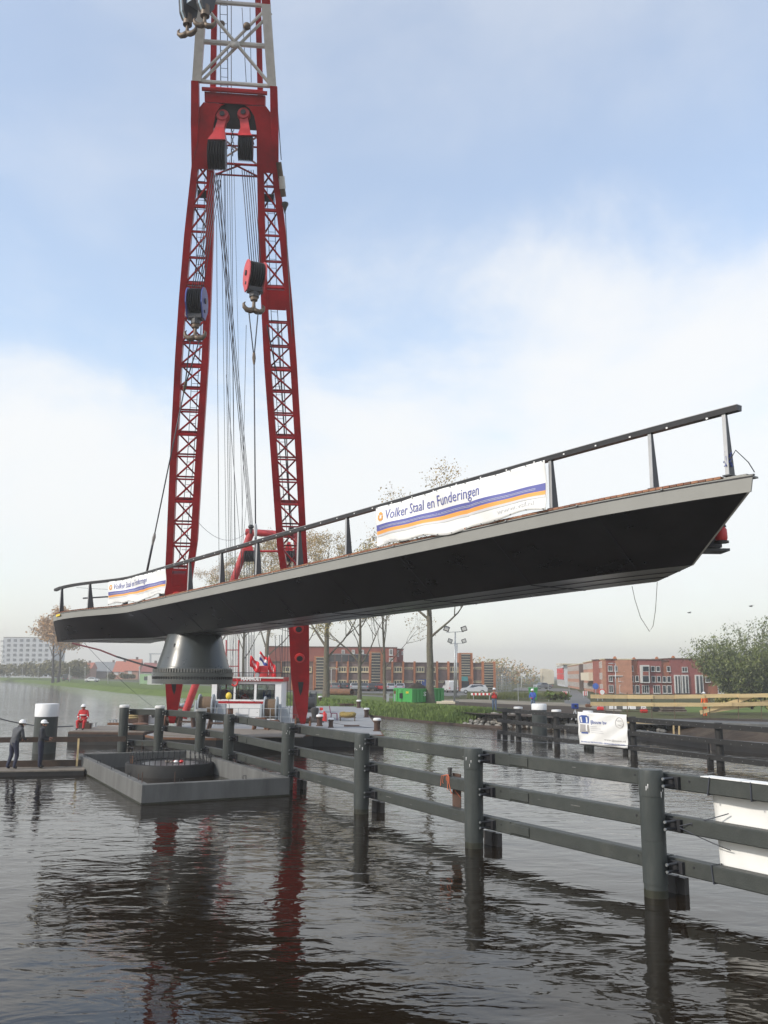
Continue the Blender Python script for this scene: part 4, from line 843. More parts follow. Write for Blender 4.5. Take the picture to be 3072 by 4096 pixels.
flag('plain red flag with white emblem on the right of the wheelhouse roof', 1074, 2625, 2700, 60.4, ('flag_red',), .95, .9, .95)
# winches in front of the wheelhouse
mat('wire_brown', (0.15,0.10,0.06), 0.8, var=0.3, vs=2, bump=0.6, bs=60, stretch=(8,.3,.3))
def winch(lab, x, y, Y, w_, r_):
    c = D(x, y, Y); t_ = thing('rope_winch', lab, 'winch', V((c.x,c.y,BZ)), 'winches on the barge deck'); X = V((1,0,0))
    q = MB(); q.lathe(c, [(r_,-w_/2),(r_*1.02,0),(r_,w_/2)], 24, (V((0,1,0)),V((0,0,1)),X)); q.build('rope_drum', 'wire_brown', t_, smooth=True)
    for s_ in (-1, 1):
        q = MB(); q.lathe(c+X*(s_*w_/2), [(0,-.04),(r_*1.3,-.04),(r_*1.3,.04),(0,.04)], 24, (V((0,1,0)),V((0,0,1)),X)); q.build('drum_flange', 'grey_paint', t_, smooth=True)
        e = c+X*(s_*(w_/2+.2)); q = MB(); q.prism([V((e.x-.05,e.y-.6,BZ)),V((e.x-.05,e.y+.6,BZ)),V((e.x-.05,e.y+.3,c.z+.3)),V((e.x-.05,e.y-.3,c.z+.3))], V((.10,0,0))); q.build('side_frame', 'grey_paint', t_)
    q = MB(); q.box((c.x+w_/2+.55,c.y,(BZ+c.z)/2), (.5,.6,c.z-BZ+.2)); q.build('gear_box', 'grey_paint', t_)
winch('brown rope winch with grey side frames left of the wheelhouse front', 826, 2822, 56.5, 0.85, .55)
winch('brown rope winch with grey side frames in front of the right wheelhouse window', 1084, 2836, 56.5, 0.75, .60)
for (lab, x, y, w_, h_, mt) in (('low grey machine block left of centre before the wheelhouse',940,2872,.9,.75,'grey_paint'),('small grey steel crate before the middle wheelhouse window',995,2878,.8,.6,'grey_paint'),('rusty steel stand nearest the left crane foot',690,2905,.8,.75,'rust_dark'),('rusty steel stand second from the left crane foot',745,2908,.9,.7,'rust_dark'),('rusty steel stand behind the fourth grey pile',870,2915,1.0,.72,'rust_dark'),('rusty steel stand right of the wheelhouse winch',1040,2918,.7,.6,'rust'),('short rusty stand beside the right crane foot',1095,2920,.6,.5,'rust'),('white steel locker left of the left crane foot',605,2895,.95,.85,'white')):
    p = ZB(x, y, BZ+.05); t_ = thing('deck_stand' if 'stand' in lab else ('deck_locker' if 'locker' in lab else 'deck_machine'), lab, 'stand' if 'stand' in lab else ('locker' if 'locker' in lab else 'machine'), p)
    if 'stand' in lab:
        for sx in (-1,1):
            for sy in (-1,1):
                q = MB(); q.bar(p+V((sx*w_*.5,sy*.3,0)), p+V((sx*w_*.36,sy*.2,h_)), .12, .12); q.build('leg', mt, t_)
        q = MB(); q.box(p+V((0,0,h_)), (w_*.85,.55,.10)); q.build('top_beam', mt, t_)
        q = MB(); q.box(p+V((0,-.27,h_*.45)), (w_*.9,.05,.10)); q.build('tie_bar', mt, t_)
    else:
        q = MB(); q.box(p+V((0,0,h_/2)), (w_,.6,h_)); b_ = q.build('body', mt, t_); md = b_.modifiers.new('b','BEVEL'); md.width = .04
        q = MB(); q.box(p+V((0,0,h_+.03)), (w_*1.06,.66,.05)); q.build('lid', mt, t_)
        q = MB(); q.cyl(p+V((w_*.2,-.32,h_*.6)), p+V((w_*.2,-.40,h_*.6)), .12, 12); q.build('hand_wheel', 'black_steel', t_)
# things on the grey after-deck
p = ZB(1336,2880); t_ = thing('plastic_chair', 'purple red chair standing on the grey barge deck', 'chair', p); mat('purple', (0.25,0.03,0.10), .5)
for sx in (-.2,.2):
    for sy in (-.2,.2):
        q = MB(); q.bar(p+V((sx*1.1,sy*1.1,0)), p+V((sx,sy,.45)), .035); q.build('leg', 'purple', t_)
q = MB(); q.box(p+V((0,0,.46)), (.46,.46,.04)); q.build('seat', 'purple', t_)
q = MB(); q.loft([[p+V((-.22-b_,y_,z_)) for b_, y_, z_ in ((0,-.22,.46),(0.03,-.22,.46),(0.03,.22,.46),(0,.22,.46))],[p+V((-.34-b_,y_,z_)) for b_, y_, z_ in ((0,-.22,1.0),(0.03,-.22,1.0),(0.03,.22,1.0),(0,.22,1.0))]]); q.build('backrest', 'purple', t_)
p = ZB(1390,2884); t_ = thing('net_table', 'low stand heaped with yellow netting beside the purple chair', 'stand', p); mat('net_yellow', (0.30,0.22,0.07), .9, var=.4, vs=12, bump=1, bs=30)
for sx in (-.5,.5):
    for sy in (-.25,.25):
        q = MB(); q.cyl(p+V((sx,sy,0)), p+V((sx,sy,.25)), .03, 6); q.build('leg', 'hook_steel', t_)
q = MB(); q.box(p+V((0,0,.26)), (1.15,.6,.05)); q.build('table_top', 'hook_steel', t_)
q = MB(); q.sphere(p+V((0,0,.40)), .5, 16, 10, (1.15,.6,.42)); q.sphere(p+V((.3,0,.48)), .3, 12, 8, (1,.7,.5)); q.sphere(p+V((-.3,.05,.5)), .28, 12, 8, (1,.7,.5)); o = q.build('net_heap', 'net_yellow', t_, smooth='all')
p = ZB(1407,2906); o = MB().box((p.x,p.y,BZ+.05),(.95,.7,.07)).build('deck_hatch','rust_dark'); tag(o,'flat dark hatch cover on the near grey deck','hatch'); o.modifiers.new('b','BEVEL').width=.015
p = ZB(1396,2826); t_ = thing('scrap_frame','low pile of rusty scrap bars at the far end of the grey deck','scrap',p)
for k in range(8):
    q = MB(); a_ = random.uniform(-.4,.4); c = p+V((random.uniform(-.5,.5),random.uniform(-.3,.3),.06+.03*k)); q.bar(c-V((math.cos(a_)*.7,math.sin(a_)*.7,0)), c+V((math.cos(a_)*.7,math.sin(a_)*.7,.02)), .08,.06); q.build('bar','rust_dark',t_)
p = ZB(1284,2890); t_ = thing('deck_barrier','red and white striped upright barrier board beside a bollard','barrier',p)
for k in range(5):
    q = MB(); q.box(p+V((0,0,.16+k*.18)), (.22,.03,.18)); q.build('stripe','red_bright' if k%2==0 else 'white',t_)
q = MB(); q.box(p+V((0,.05,.04)), (.4,.4,.07)); q.build('foot','black_steel',t_)
p = ZB(1297,2886); q = MB(); q.lathe(p,[(.17,0),(.17,.5),(.14,.56),(.06,.6),(.06,.68),(0,.69)],14); o=q.build('gas_cylinder','red_bright',smooth=True); tag(o,'short red gas cylinder next to the striped barrier board','cylinder')
p = ZB(1238,2850); t_ = thing('cable_drum','big black mooring winch drum right of the crane leg','winch',p)
q = MB(); q.lathe(p+V((0,0,.75)),[(.7,-.5),(.7,-.42),(.5,-.42),(.5,.42),(.7,.42),(.7,.5)],20,(V((0,1,0)),V((0,0,1)),V((1,0,0)))); q.build('drum','black_steel',t_,smooth=True)
q = MB(); q.box(p+V((0,0,.15)),(1.2,.9,.3)); q.build('frame','black_steel',t_)
q = MB(); q.lathe(p+V((.2,.9,1.15)),[(.55,-.3),(.55,-.22),(.4,-.22),(.4,.22),(.55,.22),(.55,.3)],20,(V((0,1,0)),V((0,0,1)),V((1,0,0)))); q.build('drum','black_steel',t_,smooth=True)
p = ZB(1258,2890); t_ = thing('deck_capstan','dark grey capstan just right of the crane foot','capstan',p)
q = MB(); q.lathe(p,[(.4,0),(.4,.12),(.24,.2),(.2,.5),(.28,.8),(.26,.95),(0,1.0)],20); q.build('body','pile_steel',t_,smooth=True); q = MB(); q.box(p+V((0,0,.05)),(1,1,.1)); q.build('base','pile_steel',t_)
# crates and coils seen between the rails left of the crane
p = ZB(535,2893); t_ = thing('rope_coil','tan rope coil on a stand behind the first capped pile','rope coil',p); mat('tan_rope',(.33,.25,.12),.9,var=.2)
for k in range(4):
    q = MB(); rr=.42-.03*k; q.tube([p+V((rr*math.cos(a_),rr*math.sin(a_),.35+.13*k)) for a_ in np.arange(0,6.4,.3)],.07,6); q.build('turn','tan_rope',t_,smooth='all')
q = MB(); q.box(p+V((0,0,.15)),(.9,.9,.3)); q.build('base','rust_dark',t_)
p = ZB(572,2900); q = MB(); q.lathe(p,[(.33,0),(.33,.05),(.3,.06),(.3,.55),(.33,.56),(.33,.6),(0,.6)],18); o=q.build('steel_barrel','rust_dark',smooth=True); tag(o,'brown steel barrel between the first and second capped piles','barrel')
p = ZB(560,2925); q = MB(); q.lathe(p,[(.42,0),(.45,.1),(.42,.2),(.45,.3),(.42,.4),(.3,.45),(0,.45)],18); o=q.build('hawser_coil','rust',smooth=True); tag(o,'low rusty brown hawser coil near the barge edge behind the first piles','rope coil')
# moored dinghy on the far side
p = S(733,2838,0); t_ = thing('inflatable_dinghy','small grey and red dinghy moored behind the left crane leg','dinghy',p)
for s_ in (-.55,.55):
    q = MB(); q.tube([p+V((s_*.2,-1.7,.55)),p+V((s_*.8,-1.2,.42)),p+V((s_,0,.35)),p+V((s_,1.5,.35))],[.15,.26,.28,.24],10); q.build('side_tube','grey_paint',t_,smooth='all')
q = MB(); q.prism([p+V((-.55,-1.2,.1)),p+V((.55,-1.2,.1)),p+V((.55,1.4,.1)),p+V((-.55,1.4,.1))],V((0,0,.1))); q.build('floor','hull_black',t_)
q = MB(); q.box(p+V((0,1.5,.5)),(.4,.35,.7)); q.build('outboard_motor','black_steel',t_); q = MB(); q.box(p+V((0.1,-.9,.25)),(1.1,.7,.25)); q.build('red_cover','red_bright',t_)
# hanging yellow hook ball with its rope
c = D(915,2784,58.5); t_ = thing('headache_ball','small yellow hook ball hanging in front of the wheelhouse','hook ball',c)
q = MB(); q.sphere(c,.2,14,10,(1,.8,1.2)); q.build('ball','yellow',t_,smooth='all'); q = MB(); q.cyl(c+V((0,0,.1)),c+V((0.4,2,14)),.014,5); q.build('rope','rope',t_); q = MB(); q.tube([c-V((0,0,.2)),c-V((-.1,0,.9)),c-V((-.25,0,1.6))],.018,5); q.build('tail_rope','rope',t_)
# long lines
mat('sling_red', (.10,.012,.02), .6)
def line_thing(lab, pts, r_, mt='rope', nm='mooring_line'):
    q = MB(); q.tube(pts, r_, 6); o = q.build(nm, mt, smooth='all'); tag(o, lab, 'rope'); return o
line_thing('mooring line crossing behind the two dark-clothed workers', sag(D(-60,2857,47), ZB(292,2904), 0.25), 0.03)
line_thing('thin mooring line from the barge corner over the water to the right', sag(ZB(1508,2914), D(2600,2985,44), 0.18), 0.018)
line_thing('thick red and black sling slanting from the bridge end to the pedestal ring', [D(290,2573,40.5), D(400,2600,39.6), D(460,2624,39), D(470,2628,38.9)], 0.036, 'sling_red', 'guide_sling')
line_thing('double black steel guide line ending at the pedestal ring', [D(468,2627,38.9), D(560,2655,37.6), D(625,2672,36.9)], 0.04, 'black_steel', 'guide_line')
line_thing('thin slack tag line hanging from the left bridge end to the barge', sag(D(335,2570,40.5), D(610,2826,49), 0.15), 0.008, nm='tag_line')
line_thing('thin line slanting across the wheelhouse front to the right bollard', sag(D(880,2745,58), ZB(1505,2912), 0.5), 0.014, nm='tag_line')

# wheelhouse fittings and deck clutter
for k, u_ in enumerate((0.33,)):
    c = V((wh0+W_*u_, WY-.12, zc(2728))); q = MB(); q.tube([c+V((.2*math.cos(a_),0,.26*math.sin(a_))) for a_ in np.arange(0,6.5,.4)], .06, 8, cap=False); q.build('life_ring', 'red_bright', cab, smooth='all')
for u_ in (.5,.77): q = MB(); q.bar(V((wh0+W_*u_,WY-.03,zw0+.05)), V((wh0+W_*(u_+.05),WY-.03,zw1-.1)), .02); q.build('wiper', 'black_steel', cab)
q = MB(); q.box(((wh0+wh1)/2, WY+.9, zw0-.05), (W_*.8,.5,.1)); q.build('console', 'black_steel', cab); 
for u_ in (.2,.75): q = MB(); q.box((wh0+W_*u_, WY+1.8, zw0+.1), (.5,.5,1.0)); q.build('helm_seat', 'flag_blue', cab)
gr = thing('deck_guardrail', 'thin grey guard rail with gate before the wheelhouse', 'guard rail', (wh0+W_*.5,56,BZ))
for k in range(9): x_ = lerp(wh0+.6, wh1+1.2, k/8); q = MB(); q.cyl((x_,55.4,BZ),(x_,55.4,BZ+1.05),.022,6); q.build('stanchion','galv',gr)
for z_ in (.55,1.05): q = MB(); q.cyl((wh0+.6,55.4,BZ+z_),(wh1+1.2,55.4,BZ+z_),.018,6); q.build('rail_bar','galv',gr)
rnd = random.Random(77)
names_c = ['left of the wheelhouse winch','before the left wheelhouse window','below the red stripe','before the middle window','before the right window','right of the right winch']
for k, x in enumerate((800,868,915,968,1030,1120)):
    p = ZB(x, 2890+rnd.uniform(-6,6), BZ+.02); t_ = thing('tool_chest' if k%2 else 'oil_drum', ('grey tool chest ' if k%2 else 'brown oil drum ')+names_c[k]+' on the barge', 'chest' if k%2 else 'drum', p)
    if k%2:
        q = MB(); q.box(p+V((0,0,.25)), (.7,.45,.5)); q.build('box', 'grey_paint', t_); q = MB(); q.box(p+V((0,0,.53)), (.74,.49,.07)); q.build('lid', 'galv', t_)
    else:
        q = MB(); q.lathe(p, [(.28,0),(.28,.03),(.27,.05),(.27,.28),(.285,.30),(.27,.32),(.27,.58),(.285,.6),(.27,.62),(.27,.85),(.28,.87)], 16); q.build('shell', 'rust', t_, smooth=True); q = MB(); q.lathe(p+V((0,0,.86)), [(0,0),(.26,0),(.26,.01),(0,.01)], 16); q.build('lid', 'rust_dark', t_)

# bird droppings and scuffs on the pile heads and rails of the near fender
rnd = random.Random(9)
for i in (4,5,6,7):
    p = FP[i]; d = fdir(i); bk = V((-d.y,d.x,0)); bk = bk if bk.y > 0 else -bk
    for k in range(4):
        a_ = rnd.uniform(3.6,5.6); c = p+V((math.cos(a_)*.2255,math.sin(a_)*.2255,rnd.uniform(1.75,2.05))); t__ = V((-math.sin(a_),math.cos(a_),0)); n_ = V((math.cos(a_),math.sin(a_),0))
        h_ = rnd.uniform(.03,.12); w__ = rnd.uniform(.006,.014); q = MB(); q.add([c+t__*w__, c-t__*w__*.6, c-t__*w__*.3-V((0,0,h_)), c+t__*w__*.4-V((0,0,h_*.8))], [(0,1,2,3)]); o = q.build('dropping', 'cap_white', fender, fix=False); o.modifiers.new('t','SOLIDIFY').thickness = .003
    if i < 7:
        b = FP[i+1]; dd = (b-p).normalized(); bb = V((-dd.y,dd.x,0)); bb = bb if bb.y > 0 else -bb
        for k in range(7):
            c = p.lerp(b, rnd.uniform(.15,.9))+bb*.2735+V((0,0,rnd.choice(RZ)+rnd.uniform(-.09,.09))); l_ = rnd.uniform(.05,.3); q = MB(); q.box(c, (l_,.004,rnd.uniform(.006,.015)), (dd,bb,V((0,0,1)))); q.build('scuff', 'post_grey' if k%2 else 'ring_grey', fender)

# ================================================================== far bank
GZ = 0.9
def ground_mat(name, cols, scale, bump=0.5, bs=8):
    m_ = bpy.data.materials.new(name); m_.use_nodes = True; t = m_.node_tree; b = t.nodes['Principled BSDF']; b.inputs['Roughness'].default_value = 0.95; b.inputs['Specular IOR Level'].default_value = 0.2
    g = N(t, 'ShaderNodeNewGeometry'); n_ = N(t, 'ShaderNodeTexNoise', Scale=scale, Detail=9.0, Roughness=0.65); L(t, g.outputs['Position'], n_.inputs['Vector'])
    r_ = N(t, 'ShaderNodeValToRGB'); r_.color_ramp.elements[0].position = 0.3; r_.color_ramp.elements[1].position = 0.7
    r_.color_ramp.elements[0].color = (*cols[0],1); r_.color_ramp.elements[1].color = (*cols[-1],1)
    for k, c in enumerate(cols[1:-1]): e = r_.color_ramp.elements.new(0.3+0.4*(k+1)/(len(cols)-1)); e.color = (*c,1)
    L(t, n_.outputs[0], r_.inputs[0]); L(t, r_.outputs[0], b.inputs['Base Color'])
    n2 = N(t, 'ShaderNodeTexNoise', Scale=bs, Detail=6.0); L(t, g.outputs['Position'], n2.inputs['Vector'])
    bp = N(t, 'ShaderNodeBump', Strength=bump, Distance=0.1); L(t, n2.outputs[0], bp.inputs['Height']); L(t, bp.outputs[0], b.inputs['Normal']); MAT[name] = m_
ground_mat('ground_rough', [(.055,.048,.028),(.075,.08,.028),(.10,.085,.05)], 0.12)
ground_mat('grass', [(.07,.10,.024),(.105,.15,.035),(.13,.165,.055)], 0.25, 0.8, 5)
ground_mat('grass_dry', [(.08,.09,.03),(.12,.10,.05),(.14,.12,.07)], 0.3, 0.8, 5)
ground_mat('soil', [(.035,.026,.019),(.06,.045,.034),(.085,.068,.05)], 0.7, 1.0, 4)
ground_mat('asphalt', [(.13,.128,.122),(.16,.157,.15),(.18,.176,.168)], 0.5, 0.1, 30)
ground_mat('sand', [(.19,.165,.125),(.24,.21,.165),(.27,.24,.20)], 0.4, 0.3, 6)
WL = [V((-900,1500,0)), V((-330,650,0))] + [S(x,y,0) for x, y in ((0,2722),(127,2733),(312,2752),(464,2771),(641,2785),(1000,2818),(1250,2842),(1476,2867),(1665,2887),(1849,2904),(2009,2914))] + [V((13.5,63.5,0)), V((16.5,56,0)), V((18.2,49,0)), V((24,41,0)), V((34,30,0)), V((60,8,0)), V((200,-60,0))]
def inland(i, d):
    a = WL[max(i-1,0)]; b = WL[min(i+1,len(WL)-1)]; t = (b-a); t.z = 0; t.normalize(); n = V((-t.y, t.x, 0)); 
    return WL[i] + n*d
def offs(d, z): return [V((*inland(i, d(i) if callable(d) else d)[:2], z)) for i in range(len(WL))]
iw = lambda i: 2.6 if i < 11 else 3.4
crest = offs(iw, GZ)
poly = crest + [V((4000,-60,GZ)), V((4000,6000,GZ)), V((-4000,6000,GZ))]
tri = tessellate_polygon([poly]); q = MB(); q.add(poly, [tuple(t_) for t_ in tri]); q.build('ground', 'ground_rough', kind='structure')
def band(name, A, B, mt, kind='structure', sub=1):
    q = MB(); n = len(A); q.add(A+B, [(i, i+1, n+i+1, n+i) for i in range(n-1)]); return q.build(name, mt, kind=kind)
toe = offs(-0.8, -0.5)
q = MB(); k0, k1 = 0, 11
n = len(toe); q.add(toe[:12]+crest[:12], [(i,i+1,12+i+1,12+i) for i in range(11)]); q.build('grass_bank', 'grass', kind='structure')
q = MB(); m_n = len(toe)-11; q.add(toe[11:]+crest[11:], [(i,i+1,m_n+i+1,m_n+i) for i in range(m_n-1)]); q.build('earth_bank', 'soil', kind='structure')
# grass margin behind the crest, then the tow path
gb = offs(lambda i: 26 if i < 6 else (18 if i < 8 else 13.5), GZ+.004); gc = offs(2.55, GZ+.004)
band('grass_margin', gc[:12], gb[:12], 'grass')
pth = offs(lambda i: 29.5 if i < 6 else (21.5 if i < 8 else 17.5), GZ+.006); pth0 = offs(lambda i: 26 if i < 6 else (18 if i < 8 else 13.7), GZ+.006)
band('tow_path', pth0[:13], pth[:13], 'asphalt')
# sandy track and bare soil behind the fender at the right
def sheet(name, pts, mt, z=GZ+.01):
    pp_ = [V((p[0],p[1],z)) for p in pts]; q = MB(); q.add(pp_, [tuple(t_) for t_ in tessellate_polygon([pp_])]); return q.build(name, mt, kind='structure')
def G(x, y): p = S(x, y, GZ); return (p.x, p.y)
sheet('soil_patch', [G(1760,2838), G(1770,2805), G(1840,2800), G(2300,2822), G(2480,2850), G(2480,2868), G(2200,2872), G(2009,2862), G(1900,2856)], 'soil', GZ+.012)
sheet('sandy_track', [G(1700,2800), G(1880,2797), G(2120,2806), G(2300,2812), G(2480,2830), G(2490,2850), G(2300,2826), G(2050,2818), G(1830,2808)], 'sand', GZ+.016)
sheet('foot_path', [G(2260,2815), G(2252,2790), G(2272,2776), G(2290,2762), G(2308,2760), G(2330,2778), G(2360,2800), G(2370,2822)], 'asphalt', GZ+.02)
sheet('parking_lot', [G(1200,2770), G(1200,2757), G(1990,2760), G(2010,2772), G(1790,2785), G(1700,2776)], 'asphalt', GZ+.014)
sheet('far_street', [G(2050,2762), G(2060,2752), G(2260,2754), G(2300,2762), G(2290,2766)], 'asphalt', GZ+.014)
sheet('grass_strip', [G(1860,2795), G(1870,2777), G(2240,2779), G(2245,2800)], 'grass_dry', GZ+.018)
sheet('grass_verge', [G(2190,2798), G(2185,2779), G(2240,2779), G(2250,2798)], 'grass', GZ+.022)
sheet('grass_field', [G(2700,2850), G(2700,2815), G(3072,2812), G(3200,2850)], 'grass', GZ+.012)
# soil mounds heaped on the bank at the right
def mound(name, pts, hmax, mt, seed, lab):
    rnd = random.Random(seed); P = [V((p[0],p[1],GZ-.05)) for p in pts]; c = sum(P, V())/len(P); q = MB(); rings = 6; n = len(P)*3
    per = []
    for i in range(len(P)):
        for k in range(3): per.append(P[i].lerp(P[(i+1)%len(P)], k/3))
    vs = []
    for r_ in range(rings):
        f = 1-r_/rings
        for p in per:
            x = c.lerp(p, f); vs.append(V((x.x+rnd.uniform(-.12,.12), x.y+rnd.uniform(-.12,.12), GZ-.05+hmax*(1-f**1.6)*rnd.uniform(.75,1.2))))
    vs.append(V((c.x,c.y,GZ+hmax)))
    fs = [(r_*n+i, r_*n+(i+1)%n, (r_+1)*n+(i+1)%n, (r_+1)*n+i) for r_ in range(rings-1) for i in range(n)] + [((rings-1)*n+i, (rings-1)*n+(i+1)%n, rings*n) for i in range(n)]
    q.add(vs, fs); o = q.build(name, mt, smooth='all'); tag(o, lab, 'soil heap'); return o
mound('soil_heap', [G(1790,2842), G(1800,2828), G(1900,2820), G(2030,2830), G(2040,2852), G(1930,2856)], 0.30, 'soil', 1, 'long low heap of dark soil under the man in the red vest')
mound('soil_heap', [G(2040,2856), G(2060,2836), G(2200,2840), G(2330,2850), G(2330,2868), G(2180,2866)], 0.35, 'soil', 2, 'low heap of dark soil behind the big white-topped pile')
mound('soil_heap', [G(2590,2890), G(2610,2876), G(2760,2870), G(3100,2876), G(3150,2896), G(2800,2896)], 0.2, 'soil', 3, 'brown earth heap under the grey slab at the right')
# stones of the bank revetment
mat('stone_a', (.25,.235,.205), .9, var=.2, vs=4); mat('stone_b', (.31,.285,.245), .9, var=.2, vs=4); mat('stone_c', (.20,.19,.17), .9, var=.2, vs=4)
stv = []
for k in range(6):
    q = MB(); q.sphere((0,0,0), .5, 6, 4, (1,.8,.6)); q.v = [tuple(c_*random.uniform(.75,1.15) for c_ in v_) for v_ in q.v]; o = q.build('stone', ('stone_a','stone_b','stone_c')[k%3]); stv.append(o.data); bpy.data.objects.remove(o)
rev = thing('stone_revetment', 'pale rubble stone revetment along the water behind the dark fender', 'revetment', (10,66,0))
cnt = 0
for i in range(11, 14):
    a, b = WL[i], WL[i+1]
    a2, b2 = crest[i], crest[i+1]
    for u_ in np.arange(0, 1, 0.42/(b-a).length):
        for v_ in (0.12,0.32,0.52,0.72,0.9):
            if cnt >= 300 or u_ + .03 > 1: continue
            p = a.lerp(b, u_+random.uniform(-.02,.02)).lerp(a2.lerp(b2, u_), v_+random.uniform(-.08,.08)); p.z = lerp(0.0,GZ,max(0,v_))+random.uniform(0,.05)
            o = put('stone', random.choice(stv), rev); o.location = p-root_loc(rev); o.rotation_euler = (random.uniform(-.4,.4),random.uniform(-.4,.4),random.uniform(0,6)); s_ = random.uniform(.38,.62); o.scale = (s_,s_,s_); cnt += 1
# tall grass on the bank in front of the trees
def tufts(name, n_, fn, h0, h1, mt, lab, w_=.05):
    q = MB()
    for _ in range(n_):
        p = fn(); a_ = random.uniform(0,6.28); h_ = random.uniform(h0,h1); d = V((math.cos(a_),math.sin(a_),0))*w_; l_ = V((random.uniform(-.12,.12),random.uniform(-.12,.12),h_))
        q.add([p-d, p+d, p+l_], [(0,1,2)])
    o = q.build(name, mt, kind='stuff', fix=False); tag(o, lab, 'grass'); return o
def bank_pt():
    i = random.choice((7,8,8,9,9,9,10,10,10)); u_ = random.random(); v_ = random.random()**.8*2.2
    a = WL[i].lerp(WL[i+1], u_); b = inland(i,2.6).lerp(inland(i+1,2.6), u_); p = a.lerp(b, v_); p.z = min(GZ, GZ*v_); return p
mat('blade_a', (.12,.175,.04), .8, var=.35, vs=.7); mat('blade_b', (.12,.135,.04), .8, var=.3, vs=.7)
tufts('tall_grass', 16000, bank_pt, .15, .42, 'blade_a', 'lush green grass growing on the canal bank', .06)
def fld_pt():
    p = S(random.uniform(1870,2250), random.uniform(2779,2797), GZ); return V((p.x,p.y,GZ))
tufts('dry_grass', 5000, fld_pt, .2, .7, 'blade_b', 'dry yellowish weeds in the strip behind the soil heaps', .08)
# timber edging along the waterline
q = MB(); 
for i in range(7, 12):
    q = MB(); q.bar(WL[i]+V((0,-.1,.06)), WL[i+1]+V((0,-.1,.06)), .12, .22); o = q.build('edge_board', 'brown_timber', bpy.data.objects.get('grass_bank'))

# ------------------------------------------------------------------ trees
def leaf_mesh(pts, size, mt_names, name, parent, seed, flat=.6):
    rnd = random.Random(seed); q = MB()
    for p, s_ in pts:
        a_ = V((rnd.gauss(0,1),rnd.gauss(0,1),rnd.gauss(0,1))).normalized(); b_ = a_.orthogonal().normalized(); c_ = a_.cross(b_)
        k = size*s_*rnd.uniform(.6,1.3); q.cm = rnd.randrange(len(mt_names))
        q.add([p-b_*k, p+c_*k*flat, p+b_*k, p-c_*k*flat], [(0,1,2,3)])
    return q.build(name, mt_names, parent, fix=False)
def tree(name, lab, base, h, r_, seed, mats=('leaf_a','leaf_b'), bark='bark', spread=.42, first=.32, nl=3500, leaf=.13, depth=4, lean=(0,0), group=None, up_=.55, kids=(3,4), cl=.35, twig=True, limbs=9):
    rnd = random.Random(seed); base = V(base); t_ = thing(name, lab, 'tree', base, group)
    q = MB(); tips = []
    def grow(p, d, l_, rad, lev):
        pts = [p]; dd = d.copy(); n = 5 if lev < 2 else 4
        for k in range(n):
            dd = (dd + V((rnd.gauss(0,.10),rnd.gauss(0,.10),rnd.gauss(.05,.05)))).normalized(); pts.append(pts[-1]+dd*l_/n)
        rs_ = [rad*(1-.75*k/n) for k in range(n+1)]
        q.tube(pts, rs_, 6 if lev < 2 else (4 if lev < 3 else 3), cap=False)
        if lev >= depth-1:
            for k in range(1, n+1): tips.append(pts[k])
        if lev < depth:
            for k in range(rnd.randint(*kids)):
                f = rnd.uniform(.35,1.0); i = min(n-1, int(f*n)); pp_ = pts[i].lerp(pts[i+1], f*n-i)
                ax = V((rnd.gauss(0,1),rnd.gauss(0,1),rnd.gauss(.15,.5))).normalized(); nd = (dd*rnd.uniform(.7,1.1)+ax*.75).normalized()
                grow(pp_, nd, l_*rnd.uniform(.45,.68), rad*rnd.uniform(.35,.5), lev+1)
    # trunk
    n = 10; tp = [base-V((0,0,.3))]; d = V((lean[0],lean[1],1)).normalized()
    for k in range(n): tp.append(tp[-1]+(d+V((rnd.gauss(0,.03),rnd.gauss(0,.03),0)))*(h*.88/n))
    trs = [r_*(1.25 if k == 0 else 1)*(1-.9*(k/n)**1.15) for k in range(n+1)]
    q.tube(tp, trs, 10, cap=False)
    for k in range(limbs):
        f = lerp(first, .97, (k+rnd.uniform(0,.8))/limbs); i = min(n-1, int(f*n)); p = tp[i].lerp(tp[i+1], f*n-i)
        a_ = k*2.4+rnd.uniform(-.5,.5); dv = V((math.cos(a_)*(1-up_), math.sin(a_)*(1-up_), up_+rnd.uniform(-.1,.15))).normalized()
        grow(p, dv, h*spread*(1.12-f*.72)*rnd.uniform(.8,1.15), trs[i]*rnd.uniform(.38,.55), 1)
    q.build('trunk', bark, t_, smooth='all', fix=False)
    if nl and tips:
        lp = []
        for _ in range(nl):
            p = rnd.choice(tips); lp.append((p+V((rnd.gauss(0,cl),rnd.gauss(0,cl),rnd.gauss(0,cl*.8))), 1))
        leaf_mesh(lp, leaf, list(mats), 'crown', t_, seed+1)
    return t_
mat('bark', (.12,.105,.08), .9, var=.35, vs=3, bump=.6, bs=12, dirt=.6, dcol=(.13,.135,.075), ds=.7)
mat('bark_dark', (.05,.045,.04), .9, var=.3, vs=3)
def leafmat(name, col):
    m_ = mat(name, col, .7, var=.25, vs=1.5, spec=.2); b = m_.node_tree.nodes['Principled BSDF']
    b.inputs['Transmission Weight'].default_value = 0.0; b.inputs['Subsurface Weight'].default_value = 0.0
leafmat('leaf_a', (.33,.23,.11)); leafmat('leaf_b', (.36,.28,.12)); leafmat('leaf_c', (.26,.24,.085)); leafmat('leaf_o', (.42,.24,.10)); leafmat('leaf_o2', (.48,.31,.15))
leafmat('leaf_w', (.095,.125,.035)); leafmat('leaf_w2', (.16,.185,.06)); leafmat('leaf_w3', (.21,.23,.11)); leafmat('bush_a', (.07,.085,.03)); leafmat('bush_b', (.11,.11,.045))
leafmat('hedge_a', (.15,.14,.06)); leafmat('hedge_b', (.20,.17,.085))
def gp(x, y): p = S(x, y, GZ); return V((p.x,p.y,GZ))
grp = 'trees along the tow path'
